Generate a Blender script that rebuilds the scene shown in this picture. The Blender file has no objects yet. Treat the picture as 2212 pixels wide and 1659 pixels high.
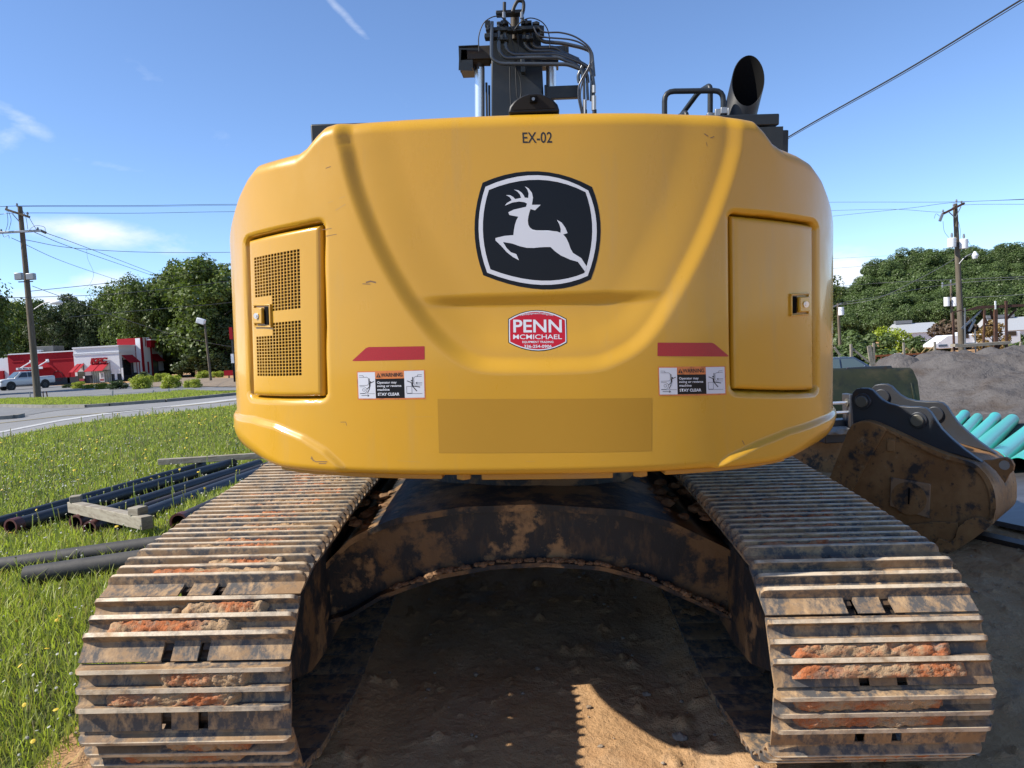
import bpy, bmesh, math, random
import numpy as np
from mathutils import Vector, Matrix
from mathutils.geometry import tessellate_polygon
rng = np.random.default_rng(7); random.seed(7)
S = bpy.context.scene
rad = math.radians
# ---------------------------------------------------------------- camera, sun, sky, exposure
def basis(yaw, pitch, roll):
    cy, sy, cp, sp = math.cos(yaw), math.sin(yaw), math.cos(pitch), math.sin(pitch)
    f = Vector((sy*cp, cy*cp, -sp)); r = Vector((cy, -sy, 0)); u = r.cross(f)
    c, s = math.cos(roll), math.sin(roll)
    return f, c*r - s*u, s*r + c*u
def cam_matrix(loc, yaw, pitch, roll):
    f, r, u = basis(yaw, pitch, roll)
    return Matrix(((r.x, u.x, -f.x, loc[0]), (r.y, u.y, -f.y, loc[1]), (r.z, u.z, -f.z, loc[2]), (0, 0, 0, 1)))
CAMW = cam_matrix((0, 0, 1.70), 0, rad(3.0), rad(3.2))
CAMM = cam_matrix((-.001, -5.145, 2.078), rad(-.83), rad(7.29), rad(1.47))   # the same camera seen from the excavator's own frame
MW = CAMW @ CAMM.inverted()                                                    # excavator frame in the world (it stands nose-up on a slope)
cd = bpy.data.cameras.new('camera'); cam = bpy.data.objects.new('camera', cd); S.collection.objects.link(cam)
cam.matrix_world = CAMW; cd.sensor_width = 36; cd.lens = 36*1657/2212; cd.clip_start = .05; cd.clip_end = 3000
S.camera = cam
SUNM = Vector((-1.15, -.18, 1.0)).normalized()
SUN = (MW.to_3x3() @ SUNM).normalized()
sl = bpy.data.lights.new('sun', 'SUN'); sl.energy = 5.0; sl.angle = rad(.53); sl.color = (1, .94, .84)
so = bpy.data.objects.new('sun', sl); S.collection.objects.link(so)
so.rotation_euler = SUN.to_track_quat('Z', 'Y').to_euler()
el = math.asin(SUN.z); az = math.atan2(SUN.x, SUN.y)
w = bpy.data.worlds.new('World'); S.world = w; w.use_nodes = True
nt = w.node_tree; nt.nodes.clear()
def N(t, **k):
    n = nt.nodes.new(t)
    for a, b in k.items(): setattr(n, a, b)
    return n
def Lk(a, b): nt.links.new(a, b)
out = N('ShaderNodeOutputWorld'); bg = N('ShaderNodeBackground'); bg.inputs[1].default_value = .128
sky = N('ShaderNodeTexSky', sky_type='NISHITA', sun_disc=False); sky.sun_elevation = el; sky.sun_rotation = az
sky.altitude = 1500; sky.air_density = .9; sky.dust_density = 0; sky.ozone_density = 3.5
def wm(op, a, b=None, c=None, clamp=False):
    n = N('ShaderNodeMath', operation=op); n.use_clamp = clamp
    for i, v in enumerate((a, b, c)):
        if v is None: continue
        if isinstance(v, (int, float)): n.inputs[i].default_value = v
        else: Lk(v, n.inputs[i])
    return n.outputs[0]
tc = N('ShaderNodeTexCoord'); sx = N('ShaderNodeSeparateXYZ'); Lk(tc.outputs['Generated'], sx.inputs[0])
AZ = wm('ARCTAN2', sx.outputs[0], sx.outputs[1]); EL = wm('ARCSINE', sx.outputs[2])
cb = N('ShaderNodeCombineXYZ'); Lk(wm('MULTIPLY', AZ, 1.0), cb.inputs[0]); Lk(wm('MULTIPLY', EL, 2.2), cb.inputs[1])
def noise(scale, det, rough, dist=0):
    n = N('ShaderNodeTexNoise'); n.inputs['Scale'].default_value = scale; n.inputs['Detail'].default_value = det
    n.inputs['Roughness'].default_value = rough; n.inputs['Distortion'].default_value = dist; Lk(cb.outputs[0], n.inputs['Vector']); return n.outputs['Fac']
nA = noise(9, 8, .62, .35); nB = noise(30, 6, .6, .2)
def azel(px, py):
    f, r, u = basis(0, rad(3), rad(3.2)); d = (f + (px-1106)/1657*r - (py-829.5)/1657*u).normalized()
    return math.atan2(d.x, d.y), math.asin(d.z)
total = None
#          centre px   half-size (az, el)  tilt   strength
for px, py, wa, we, tl, st in ((235, 508, .065, .012, -.10, .75), (330, 532, .04, .008, -.12, .4), (150, 505, .03, .010, 0, .4), (205, 610, .034, .010, .1, .6), (130, 650, .06, .011, 0, .6), (30, 655, .05, .012, 0, .5),
        (45, 262, .030, .010, -.45, .34), (10, 300, .025, .014, .6, .28), (420, 245, .17, .013, -.68, .12), (770, 60, .07, .005, -.75, .24), (830, 125, .03, .007, -.6, .17), (300, 370, .10, .006, -.15, .15), (870, 220, .06, .006, -.8, .10), (1330, 20, .10, .02, 0, .10),
        (1820, 590, .035, .019, 0, 1.2), (1850, 600, .04, .010, -.1, .6), (2170, 462, .05, .012, 0, .16), (1690, 170, .08, .008, .2, .10)):
    a0, e0 = azel(px, py)
    da = wm('SUBTRACT', AZ, a0); de = wm('SUBTRACT', EL, e0)
    c, s = math.cos(tl), math.sin(tl)
    p = wm('DIVIDE', wm('ADD', wm('MULTIPLY', da, c), wm('MULTIPLY', de, s)), wa)
    q = wm('DIVIDE', wm('SUBTRACT', wm('MULTIPLY', de, c), wm('MULTIPLY', da, s)), we)
    r2 = wm('ADD', wm('MULTIPLY', p, p), wm('MULTIPLY', q, q))
    g = wm('MULTIPLY', wm('EXPONENT', wm('MULTIPLY', r2, -.8)), st)
    total = g if total is None else wm('MAXIMUM', total, g)
nn = wm('ADD', wm('MULTIPLY', nA, .75), wm('MULTIPLY', nB, .25))
mk_ = wm('MULTIPLY', wm('SUBTRACT', wm('ADD', total, wm('MULTIPLY', wm('SUBTRACT', nn, .5), wm('MULTIPLY', wm('MINIMUM', wm('MULTIPLY', total, 3), 1), 2.2))), .12), 1.35, clamp=True)
mx = N('ShaderNodeMixRGB'); Lk(wm('MULTIPLY', mk_, .93), mx.inputs[0]); Lk(sky.outputs[0], mx.inputs[1]); mx.inputs[2].default_value = (5.3, 5.45, 5.7, 1)
gm = N('ShaderNodeMixRGB', blend_type='MULTIPLY'); gm.inputs[0].default_value = 1; Lk(mx.outputs[0], gm.inputs[1]); gm.inputs[2].default_value = (.97, 1.01, 1.08, 1)
Lk(gm.outputs[0], bg.inputs[0]); Lk(bg.outputs[0], out.inputs[0])
S.view_settings.view_transform = 'Standard'; S.view_settings.look = 'None'; S.view_settings.gamma = 1; S.view_settings.use_curve_mapping = False
S.view_settings.exposure = 0.68
S.cycles.max_bounces = 6; S.cycles.diffuse_bounces = 2; S.cycles.use_denoising = True
# ---------------------------------------------------------------- pixel -> world helpers (for reading distances off the ground)
def ray(px, py):
    f, r, u = basis(0, rad(3), rad(3.2)); return f + r*(float(px)-1106)/1657 - u*(float(py)-829.5)/1657
def at(px, py, Y):
    d = ray(px, py); return Vector((0, 0, 1.70)) + d*float(Y/d.y)
MI = MW.inverted()
def sst(a, b, x):
    t = np.clip((np.asarray(x, float)-a)/(b-a), 0, 1); return t*t*(3-2*t)
MWn = np.array(MW); MO = MWn[:3, 3]; MZ = MWn[:3, 2]
def h(x, y):
    x = np.asarray(x, float); y = np.asarray(y, float)
    zp = MO[2] - (MZ[0]*(x-MO[0]) + MZ[1]*(y-MO[1]))/MZ[2]
    dx = np.maximum(np.abs(x-MO[0])-1.9, 0); dy = np.maximum(np.abs(y-MO[1])-3.0, 0)
    wt = 1-sst(0, 3.0, np.hypot(dx, dy))
    s = sst(-2, 8, x)
    xm = (x-MO[0]) - .0; zp = zp - .055*(1-sst(.70, .95, np.abs(xm)))*sst(-3.4, -2.0, y-MO[1])*(1-sst(2, 3.4, y-MO[1]))
    base = -.0045*np.maximum(y-30, 0)*(1-s) + s*(-.07*np.clip(y-8, 0, 14) - .017*np.clip(y-22, 0, 70))
    return base*(1-wt) + zp*wt
def G(px, py, up=0.0):
    d = ray(px, py); t = 1.0
    while t < 400:
        P = Vector((0, 0, 1.70)) + d*t
        if P.z <= float(h(P.x, P.y))+up: break
        t += max(.01, t*.004)
    return P
# ---------------------------------------------------------------- materials
def newmat(name):
    m = bpy.data.materials.new(name); m.use_nodes = True; n = m.node_tree
    b = n.nodes['Principled BSDF']; return m, n, b
def setc(b, col=None, rough=None, metal=None, coat=None, coatr=None, spec=None):
    if col is not None: b.inputs['Base Color'].default_value = (*col, 1)
    if rough is not None: b.inputs['Roughness'].default_value = rough
    if metal is not None: b.inputs['Metallic'].default_value = metal
    if coat is not None: b.inputs['Coat Weight'].default_value = coat
    if coatr is not None: b.inputs['Coat Roughness'].default_value = coatr
    if spec is not None: b.inputs['Specular IOR Level'].default_value = spec
KA = .62      # overall reflectance level that goes with the exposure above
KS = lambda c: tuple(x*KA for x in c)
def M(name, col, rough=.6, metal=0, coat=0, coatr=.1, layers=(), bump=(), spec=None, rnd=0, coord='Object'):
    """base colour, then layers (colour, scale, lo, hi, detail[, stretch xyz]) mixed in by noise; bump = (scale, strength, distance)"""
    col = KS(col); layers = tuple((KS(L[0]), *L[1:]) for L in layers)
    m, n, b = newmat(name); setc(b, col, rough, metal, coat, coatr, spec)
    tc = n.nodes.new('ShaderNodeTexCoord'); vec = tc.outputs[coord]
    if rnd:
        oi = n.nodes.new('ShaderNodeObjectInfo'); ml = n.nodes.new('ShaderNodeVectorMath'); ml.operation = 'SCALE'
        cc = n.nodes.new('ShaderNodeCombineXYZ')
        for i in range(3): n.links.new(oi.outputs['Random'], cc.inputs[i])
        n.links.new(cc.outputs[0], ml.inputs[0]); ml.inputs['Scale'].default_value = 37*rnd
        ad = n.nodes.new('ShaderNodeVectorMath'); n.links.new(vec, ad.inputs[0]); n.links.new(ml.outputs[0], ad.inputs[1]); vec = ad.outputs[0]
    cur = None
    for L in layers:
        c2, sc, lo, hi, det = L[:5]
        v = vec
        if len(L) > 5:
            mp = n.nodes.new('ShaderNodeMapping'); mp.inputs['Scale'].default_value = L[5]; n.links.new(vec, mp.inputs[0]); v = mp.outputs[0]
        t = n.nodes.new('ShaderNodeTexNoise'); t.inputs['Scale'].default_value = sc; t.inputs['Detail'].default_value = det; t.inputs['Roughness'].default_value = .65
        n.links.new(v, t.inputs['Vector'])
        mr = n.nodes.new('ShaderNodeMapRange'); mr.inputs[1].default_value = lo; mr.inputs[2].default_value = hi; n.links.new(t.outputs['Fac'], mr.inputs[0])
        mi = n.nodes.new('ShaderNodeMixRGB'); n.links.new(mr.outputs[0], mi.inputs[0])
        if cur is None: mi.inputs[1].default_value = (*col, 1)
        else: n.links.new(cur, mi.inputs[1])
        mi.inputs[2].default_value = (*c2, 1); cur = mi.outputs[0]
    if cur is not None: n.links.new(cur, b.inputs['Base Color'])
    prev = None
    for sc, st, di in bump:
        t = n.nodes.new('ShaderNodeTexNoise'); t.inputs['Scale'].default_value = sc; t.inputs['Detail'].default_value = 6; t.inputs['Roughness'].default_value = .6
        n.links.new(vec, t.inputs['Vector'])
        bp = n.nodes.new('ShaderNodeBump'); bp.inputs['Strength'].default_value = st; bp.inputs['Distance'].default_value = di
        n.links.new(t.outputs['Fac'], bp.inputs['Height'])
        if prev is not None: n.links.new(prev, bp.inputs['Normal'])
        prev = bp.outputs[0]
    if prev is not None: n.links.new(prev, b.inputs['Normal'])
    return m
YEL = (.82, .435, .026)
m_yel = M('yellow_paint', YEL, .36, 0, .45, .05, spec=.3, layers=(((.75, .42, .036), 1.3, .4, .75, 5), ((.70, .41, .08), 4, .58, .86, 7, (2.5, 2.5, .22)), ((.66, .38, .07), 7, .68, .84, 8, (1, 1, .35)), ((.34, .21, .09), 60, .76, .84, 4)), bump=((1.5, .05, .02), (22, .035, .004), (260, .03, .002)))
def gloss_variation(m, lo, hi, scale):
    n = m.node_tree; b = n.nodes['Principled BSDF']; tc = n.nodes.new('ShaderNodeTexCoord'); mp = n.nodes.new('ShaderNodeMapping'); mp.inputs['Scale'].default_value = (1, 1, .4); n.links.new(tc.outputs['Object'], mp.inputs[0])
    t = n.nodes.new('ShaderNodeTexNoise'); t.inputs['Scale'].default_value = scale; t.inputs['Detail'].default_value = 8; t.inputs['Roughness'].default_value = .7; n.links.new(mp.outputs[0], t.inputs['Vector'])
    r = n.nodes.new('ShaderNodeMapRange'); r.inputs[1].default_value = .38; r.inputs[2].default_value = .66; r.inputs[3].default_value = lo; r.inputs[4].default_value = hi; n.links.new(t.outputs['Fac'], r.inputs[0]); n.links.new(r.outputs[0], b.inputs['Roughness'])
    r2_ = n.nodes.new('ShaderNodeMapRange'); r2_.inputs[1].default_value = .40; r2_.inputs[2].default_value = .70; r2_.inputs[3].default_value = .04; r2_.inputs[4].default_value = .22; n.links.new(t.outputs['Fac'], r2_.inputs[0]); n.links.new(r2_.outputs[0], b.inputs['Coat Roughness'])
gloss_variation(m_yel, .26, .52, 3.5)
m_yel2 = M('yellow_paint_dusty', (.60, .32, .04), .5, 0, .25, .15, layers=(((.50, .29, .09), 6, .5, .8, 6),))
m_blk = M('charcoal_paint', (.030, .036, .042), .42, .0, .0, .2, spec=.35, layers=(((.055, .055, .055), 5, .5, .8, 5),), bump=((90, .05, .002),))
m_black = M('black_plastic', (.012, .012, .013), .45, spec=.3)
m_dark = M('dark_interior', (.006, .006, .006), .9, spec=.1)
m_chrome = M('chrome_rod', (1.2, 1.22, 1.25), .28, .75)
m_steel = M('bare_steel', (.35, .35, .36), .35, .9)
m_hose = M('rubber_hose', (.02, .02, .021), .55)
m_zinc = M('zinc_bracket', (.55, .55, .55), .4, .7)
m_decalblk = M('decal_black', (.005, .006, .010), .35, 0, 0, .1, spec=.25)
m_decalwht = M('decal_white', (.86, .90, .98), .35, 0, 0, .1, spec=.3)
m_decalred = M('reflector_red', (.55, .008, .018), .35, 0, .1, .15, layers=(((.42, .008, .016), 300, .4, .7, 2),))
m_stickred = M('sticker_red', (.62, .012, .03), .35, spec=.3)
m_decalora = M('decal_orange', (.85, .26, .06), .5, layers=(((.30, .09, .04), 40, .5, .75, 5),))
m_patch = M('ochre_film', (.62, .34, .045), .75, spec=.1)
m_lettblk = M('lettering_black', (.012, .010, .010), .5)
m_mudarch = M('painted_steel_muddy', (.035, .038, .042), .6, .0, spec=.3, layers=(((.26, .15, .07), 3.2, .50, .57, 9), ((.46, .27, .125), 2.4, .565, .61, 10), ((.20, .12, .065), 14, .5, .8, 8, (1, 1, .35))), bump=((9, .5, .02), (70, .3, .004)))
m_mud = M('caked_mud', (.34, .20, .11), .95, layers=(((.44, .28, .16), 6, .45, .7, 8), ((.28, .14, .075), 3, .5, .7, 6)), bump=((25, .6, .02), (120, .5, .004)), spec=.1)
m_clay = M('dried_clay', (.60, .40, .23), .95, layers=(((.62, .21, .085), 4.5, .46, .56, 5), ((.40, .30, .22), 9, .55, .68, 8), ((.45, .33, .22), 30, .55, .7, 4)), bump=((45, .7, .012), (180, .5, .003)), spec=.1, rnd=1)
def shoe_material():
    m, n, b = newmat('track_steel')
    tc = n.nodes.new('ShaderNodeTexCoord'); oi = n.nodes.new('ShaderNodeObjectInfo')
    cc = n.nodes.new('ShaderNodeCombineXYZ')
    for i in range(3): n.links.new(oi.outputs['Random'], cc.inputs[i])
    sc = n.nodes.new('ShaderNodeVectorMath'); sc.operation = 'SCALE'; sc.inputs['Scale'].default_value = 53; n.links.new(cc.outputs[0], sc.inputs[0])
    ad = n.nodes.new('ShaderNodeVectorMath'); n.links.new(tc.outputs['Object'], ad.inputs[0]); n.links.new(sc.outputs[0], ad.inputs[1])
    def nz(scale, det, stretch=None):
        v = ad.outputs[0]
        if stretch:
            mp = n.nodes.new('ShaderNodeMapping'); mp.inputs['Scale'].default_value = stretch; n.links.new(v, mp.inputs[0]); v = mp.outputs[0]
        t = n.nodes.new('ShaderNodeTexNoise'); t.inputs['Scale'].default_value = scale; t.inputs['Detail'].default_value = det; t.inputs['Roughness'].default_value = .7
        n.links.new(v, t.inputs['Vector']); return t.outputs['Fac']
    def mr(v, lo, hi):
        r = n.nodes.new('ShaderNodeMapRange'); r.inputs[1].default_value = lo; r.inputs[2].default_value = hi; n.links.new(v, r.inputs[0]); return r.outputs[0]
    def mix(f, a, c):
        x = n.nodes.new('ShaderNodeMixRGB'); n.links.new(f, x.inputs[0])
        if isinstance(a, tuple): x.inputs[1].default_value = (*a, 1)
        else: n.links.new(a, x.inputs[1])
        x.inputs[2].default_value = (*c, 1); return x.outputs[0]
    def mul(a, c):
        x = n.nodes.new('ShaderNodeMath'); x.operation = 'MULTIPLY'; n.links.new(a, x.inputs[0])
        if isinstance(c, float): x.inputs[1].default_value = c
        else: n.links.new(c, x.inputs[1])
        return x.outputs[0]
    f1 = mr(nz(7, 8), .48, .60); f2 = mr(nz(22, 8, (1, .5, 1)), .47, .66); f3 = mr(nz(3.5, 6), .52, .62)
    c = mix(f1, (.080, .074, .070), (.31, .195, .10))
    c = mix(f2, c, (.42, .27, .14)); c = mix(mul(f3, .6), c, (.20, .115, .055))
    sp = n.nodes.new('ShaderNodeSeparateXYZ'); n.links.new(tc.outputs['Object'], sp.inputs[0])
    tip = mr(sp.outputs[2], .0465, .0515); wear = mul(tip, mr(nz(16, 7, (.6, 1, 1)), .30, .56))
    c = mix(mul(wear, .85), c, (.60, .49, .35))
    n.links.new(c, b.inputs['Base Color'])
    b.inputs['Specular IOR Level'].default_value = .3
    rr = n.nodes.new('ShaderNodeMapRange'); rr.inputs[3].default_value = .72; rr.inputs[4].default_value = .5; n.links.new(wear, rr.inputs[0]); n.links.new(rr.outputs[0], b.inputs['Roughness'])
    bp = n.nodes.new('ShaderNodeBump'); bp.inputs['Strength'].default_value = .5; bp.inputs['Distance'].default_value = .004
    n.links.new(nz(55, 7), bp.inputs['Height']); n.links.new(bp.outputs[0], b.inputs['Normal'])
    return m
m_shoe = shoe_material()
m_link = M('track_link_steel', (.07, .055, .045), .6, .3, layers=(((.20, .12, .065), 20, .45, .65, 6),), rnd=1)
# ---------------------------------------------------------------- mesh helpers
COL = S.collection
def link(name, me, parent=None, mat=None, smooth=False):
    if mat is not None:
        for x in (mat if isinstance(mat, (list, tuple)) else [mat]): me.materials.append(x)
    o = bpy.data.objects.new(name, me); COL.objects.link(o)
    if parent is not None: o.parent = parent
    if smooth: me.shade_smooth()
    return o
def tag(o, label=None, cat=None, group=None, kind=None):
    if label: o['label'] = label
    if cat: o['category'] = cat
    if group: o['group'] = group
    if kind: o['kind'] = kind
    return o
def thing(name, label, cat, loc=(0, 0, 0), group=None, mw=None):
    o = bpy.data.objects.new(name, None); COL.objects.link(o); o.empty_display_size = .2
    if mw is not None: o.matrix_world = mw
    else: o.location = loc
    return tag(o, label, cat, group)
class B:
    def __init__(s): s.v = []; s.f = []; s.m = []; s.mi = 0; s.T = None
    def add(s, vs, fs):
        k = len(s.v)
        for p in vs:
            p = Vector(p)
            if s.T is not None: p = s.T @ p
            s.v.append(tuple(p))
        for f in fs: s.f.append(tuple(i+k for i in f)); s.m.append(s.mi)
        return s
    def box(s, c, d, R=None, bev=0):
        hx, hy, hz = d[0]/2, d[1]/2, d[2]/2
        vs = [Vector((x*hx, y*hy, z*hz)) for z in (-1, 1) for y in (-1, 1) for x in (-1, 1)]
        if R is not None: vs = [R @ v for v in vs]
        vs = [v + Vector(c) for v in vs]
        return s.add(vs, [(0, 2, 3, 1), (4, 5, 7, 6), (0, 1, 5, 4), (2, 6, 7, 3), (0, 4, 6, 2), (1, 3, 7, 5)])
    def bx(s, x0, x1, y0, y1, z0, z1): return s.box(((x0+x1)/2, (y0+y1)/2, (z0+z1)/2), (abs(x1-x0), abs(y1-y0), abs(z1-z0)))
    def bar(s, a, b, wd, ht, up=(0, 0, 1)):
        a, b = Vector(a), Vector(b); d = (b-a); L = d.length; d.normalize(); upv = Vector(up)
        if abs(d.dot(upv)) > .99: upv = Vector((1, 0, 0))
        r = d.cross(upv).normalized(); u = r.cross(d)
        R = Matrix((r, d, u)).transposed(); return s.box((a+b)/2, (wd, L, ht), R)
    def tube(s, pts, r, n=8, caps=True, rs=None):
        pts = [Vector(p) for p in pts]; k = len(s.v); m = len(pts); prev = None; vs = []
        for i, p in enumerate(pts):
            d = (pts[min(i+1, m-1)]-pts[max(i-1, 0)]).normalized()
            if prev is None:
                a = Vector((0, 0, 1)) if abs(d.z) < .9 else Vector((1, 0, 0)); x = d.cross(a).normalized()
            else: x = (prev - d*prev.dot(d)).normalized()
            prev = x; y = d.cross(x); rr = rs[i] if rs else r
            for j in range(n):
                t = 2*math.pi*j/n; vs.append(p + x*rr*math.cos(t) + y*rr*math.sin(t))
        fs = [(i*n+j, i*n+(j+1) % n, (i+1)*n+(j+1) % n, (i+1)*n+j) for i in range(m-1) for j in range(n)]
        if caps: fs += [tuple(reversed(range(n))), tuple(range((m-1)*n, m*n))]
        return s.add(vs, fs)
    def prism(s, poly, fr, depth):
        """poly: 2D points; fr: function (u,v,w)->3D; extruded w 0..depth"""
        n = len(poly)
        vs = [fr(u, v, 0) for u, v in poly] + [fr(u, v, depth) for u, v in poly]
        fs = [tuple(range(n)), tuple(reversed(range(n, 2*n)))] + [(i, i+n, (i+1) % n+n, (i+1) % n) for i in range(n)]
        return s.add(vs, fs)
    def disc(s, c, r, n=16, nrm=(0, 0, 1), th=.01):
        c = Vector(c); nn = Vector(nrm).normalized(); return s.tube([c, c+nn*th], r, n)
    def dome(s, c, r, nrm=(0, 0, 1), n=8, k=3, sq=.8):
        nn = Vector(nrm).normalized(); pts = []; rs = []
        for i in range(k+1):
            t = math.pi/2*i/k; pts.append(Vector(c)+nn*r*sq*math.sin(t)); rs.append(max(r*math.cos(t), r*.05))
        return s.tube(pts, r, n, rs=rs)
    def me(s, name):
        me = bpy.data.meshes.new(name); me.from_pydata(s.v, [], s.f)
        if any(s.m): me.polygons.foreach_set('material_index', s.m)
        me.validate(); 
        bm = bmesh.new(); bm.from_mesh(me); bmesh.ops.recalc_face_normals(bm, faces=bm.faces); bm.to_mesh(me); bm.free()
        me.update(); return me
    def go(s, name, mat, parent=None, smooth=False, bevel=0, angle=35, seg=2):
        me = s.me(name); o = link(name, me, parent, mat)
        if bevel:
            b = o.modifiers.new('bevel', 'BEVEL'); b.width = bevel; b.segments = seg; b.limit_method = 'ANGLE'; b.angle_limit = rad(40)
        if smooth or bevel: me.shade_smooth(); me.set_sharp_from_angle(angle=rad(angle))
        return o
def npmesh(name, V, F, smooth=False, mi=None):
    V = np.asarray(V, np.float32).reshape(-1, 3); F = np.asarray(F, np.int32); k = F.shape[1]
    me = bpy.data.meshes.new(name); me.vertices.add(len(V)); me.vertices.foreach_set('co', V.ravel())
    me.loops.add(F.size); me.loops.foreach_set('vertex_index', F.ravel())
    me.polygons.add(len(F)); me.polygons.foreach_set('loop_start', np.arange(0, F.size, k, dtype=np.int32))
    if mi is not None: me.polygons.foreach_set('material_index', np.asarray(mi, np.int32))
    me.update(calc_edges=True); me.validate()
    if smooth: me.shade_smooth()
    return me
def gridfaces(nu, nv):
    i, j = np.meshgrid(np.arange(nu-1), np.arange(nv-1), indexing='ij'); a = i*nv+j
    return np.stack([a, a+nv, a+nv+1, a+1], -1).reshape(-1, 4)
def rounded(pts, r, k=5):
    """polyline with filleted corners"""
    pts = [Vector(p) for p in pts]; o = [pts[0]]
    for i in range(1, len(pts)-1):
        a, b, c = pts[i-1], pts[i], pts[i+1]; rr = min(r, (a-b).length*.48, (c-b).length*.48)
        p, q = b+(a-b).normalized()*rr, b+(c-b).normalized()*rr
        for t in np.linspace(0, 1, k): o.append(p*(1-t)**2 + b*2*t*(1-t) + q*t*t)
    o.append(pts[-1]); return o
def spline(pts, k=8):
    P = [Vector(p) for p in pts]; P = [P[0]*2-P[1]]+P+[P[-1]*2-P[-2]]; o = []
    for i in range(1, len(P)-2):
        for t in np.linspace(0, 1, k, endpoint=False):
            o.append(.5*((2*P[i])+(P[i+1]-P[i-1])*t+(2*P[i-1]-5*P[i]+4*P[i+1]-P[i+2])*t*t+(3*P[i]-P[i-1]-3*P[i+1]+P[i+2])*t**3))
    o.append(P[-2]); return o
def vnoise(x, y, sc=1.0, oct=4, seed=0):
    """cheap smooth value noise, vectorised, -1..1"""
    r = np.random.default_rng(seed+11); tot = 0; amp = 1; s = 0
    for o in range(oct):
        T = r.random((64, 64))*2-1; X = x*sc*2**o + o*7.3; Y = y*sc*2**o + o*3.1
        xi = np.floor(X).astype(int); yi = np.floor(Y).astype(int); fx = X-xi; fy = Y-yi
        fx = fx*fx*(3-2*fx); fy = fy*fy*(3-2*fy)
        a = T[xi % 64, yi % 64]; b = T[(xi+1) % 64, yi % 64]; c = T[xi % 64, (yi+1) % 64]; d = T[(xi+1) % 64, (yi+1) % 64]
        tot = tot + amp*((a*(1-fx)+b*fx)*(1-fy)+(c*(1-fx)+d*fx)*fy); s += amp; amp *= .5
    return tot/s
# ================================================================ GROUND
m_dirt = M('packed_red_dirt', (.66, .40, .20), .95, layers=(((.52, .28, .13), .9, .45, .65, 6), ((.70, .46, .26), 3.5, .48, .7, 8), ((.30, .16, .08), 7, .60, .74, 7), ((.42, .34, .26), 1.3, .60, .74, 5), ((.65, .55, .43), 55, .70, .76, 3)), bump=((6, .5, .05), (35, .8, .018), (130, .9, .006)), spec=.1, coord='Object')
m_lawn = M('lawn_soil', (.075, .095, .030), .95, layers=(((.10, .13, .035), 2.2, .4, .7, 6), ((.09, .075, .035), 5, .58, .72, 6)), bump=((14, .8, .08),), spec=.1)
m_asph = M('asphalt', (.33, .325, .315), .85, layers=(((.27, .265, .26), 1.1, .45, .7, 6, (1, .15, 1)), ((.38, .37, .36), 25, .5, .75, 5)), bump=((60, .3, .006),))
m_lot = M('parking_asphalt', (.25, .25, .25), .85, layers=(((.30, .295, .285), .4, .45, .65, 6), ((.20, .20, .20), 2.2, .5, .7, 6)))
m_conc = M('kerb_concrete', (.34, .32, .28), .9, layers=(((.20, .19, .165), 2.5, .45, .7, 6),))
m_line = M('road_paint_white', (.72, .71, .68), .7, layers=(((.4, .4, .38), 8, .5, .7, 5),))
m_liney = M('road_paint_yellow', (.42, .34, .16), .7, layers=(((.25, .23, .17), 5, .4, .65, 5),))
m_mulch = M('mulch_gravel', (.36, .27, .18), .95, layers=(((.26, .19, .12), 2, .4, .7, 6),))
def warp(n, lo, hi, c, tight):
    t = np.linspace(-1, 1, n); s = np.sinh(t*tight)/math.sinh(tight); return np.where(s < 0, c + s*(c-lo), c + s*(hi-c))
gx = np.sort(np.concatenate([warp(230, -420, 420, 0, 5.6)])); gy = np.sort(np.unique(np.concatenate([warp(250, -60, 700, 4.0, 5.8), [8, 22, 30, 92]])))
X, Y = np.meshgrid(gx, gy, indexing='ij')
Z = h(X, Y)
near = np.exp(-((X-.2)**2+(Y-4)**2)/60)
Z = Z + near*(.012*vnoise(X, Y, 1.6, 4, 3) + .005*vnoise(X, Y, 9, 3, 4)) - sst(-2.2, -3.6, X)*sst(18, 24, Y)*.03
g = link('ground', npmesh('ground', np.stack([X, Y, Z], -1), gridfaces(len(gx), len(gy)), True), None, m_dirt); tag(g, kind='structure')
# near patch of ground between and behind the tracks: finer relief (clods, ruts) 4 mm above the sheet
px_ = np.linspace(-2.6, 5.4, 400); py_ = np.linspace(1.2, 7.5, 330); PX, PY = np.meshgrid(px_, py_, indexing='ij')
edge = np.minimum.reduce([sst(-2.6, -2.0, PX), 1-sst(4.8, 5.4, PX), sst(1.2, 1.5, PY), 1-sst(6.9, 7.5, PY)])
clod = np.maximum(vnoise(PX, PY, 11, 3, 9)-.33, 0)*.09 + np.maximum(vnoise(PX, PY, 30, 3, 10)-.30, 0)*.035
rut = .018*vnoise(PX*2.2, PY*.5, 1.5, 3, 12)
PZ = h(PX, PY) + .012 + edge*(.014*vnoise(PX, PY, 2.5, 4, 8)+clod*1.0+rut+.014) - (1-edge)*.06
gp = link('dirt_patch', npmesh('dirt_patch', np.stack([PX, PY, PZ], -1), gridfaces(400, 330), True), None, m_dirt); tag(gp, kind='structure')
def strip(name, A, Bp, mat, up, n=24, m=3, kind='structure', rough=0):
    """sheet between two pixel polylines read on the ground, subdivided"""
    def res(P, n):
        P = np.array([G(*p)[:2] for p in P]); d = np.r_[0, np.cumsum(np.hypot(*np.diff(P, axis=0).T))]; t = np.linspace(0, d[-1], n)
        return np.stack([np.interp(t, d, P[:, 0]), np.interp(t, d, P[:, 1])], -1)
    a, b = res(A, n), res(Bp, n); V = []
    for i in range(n):
        for j in range(m+1):
            p = a[i]*(1-j/m)+b[i]*j/m; V.append((p[0], p[1], float(h(*p))+up))
    o = link(name, npmesh(name, V, gridfaces(n, m+1)), None, mat); return tag(o, kind=kind)
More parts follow.
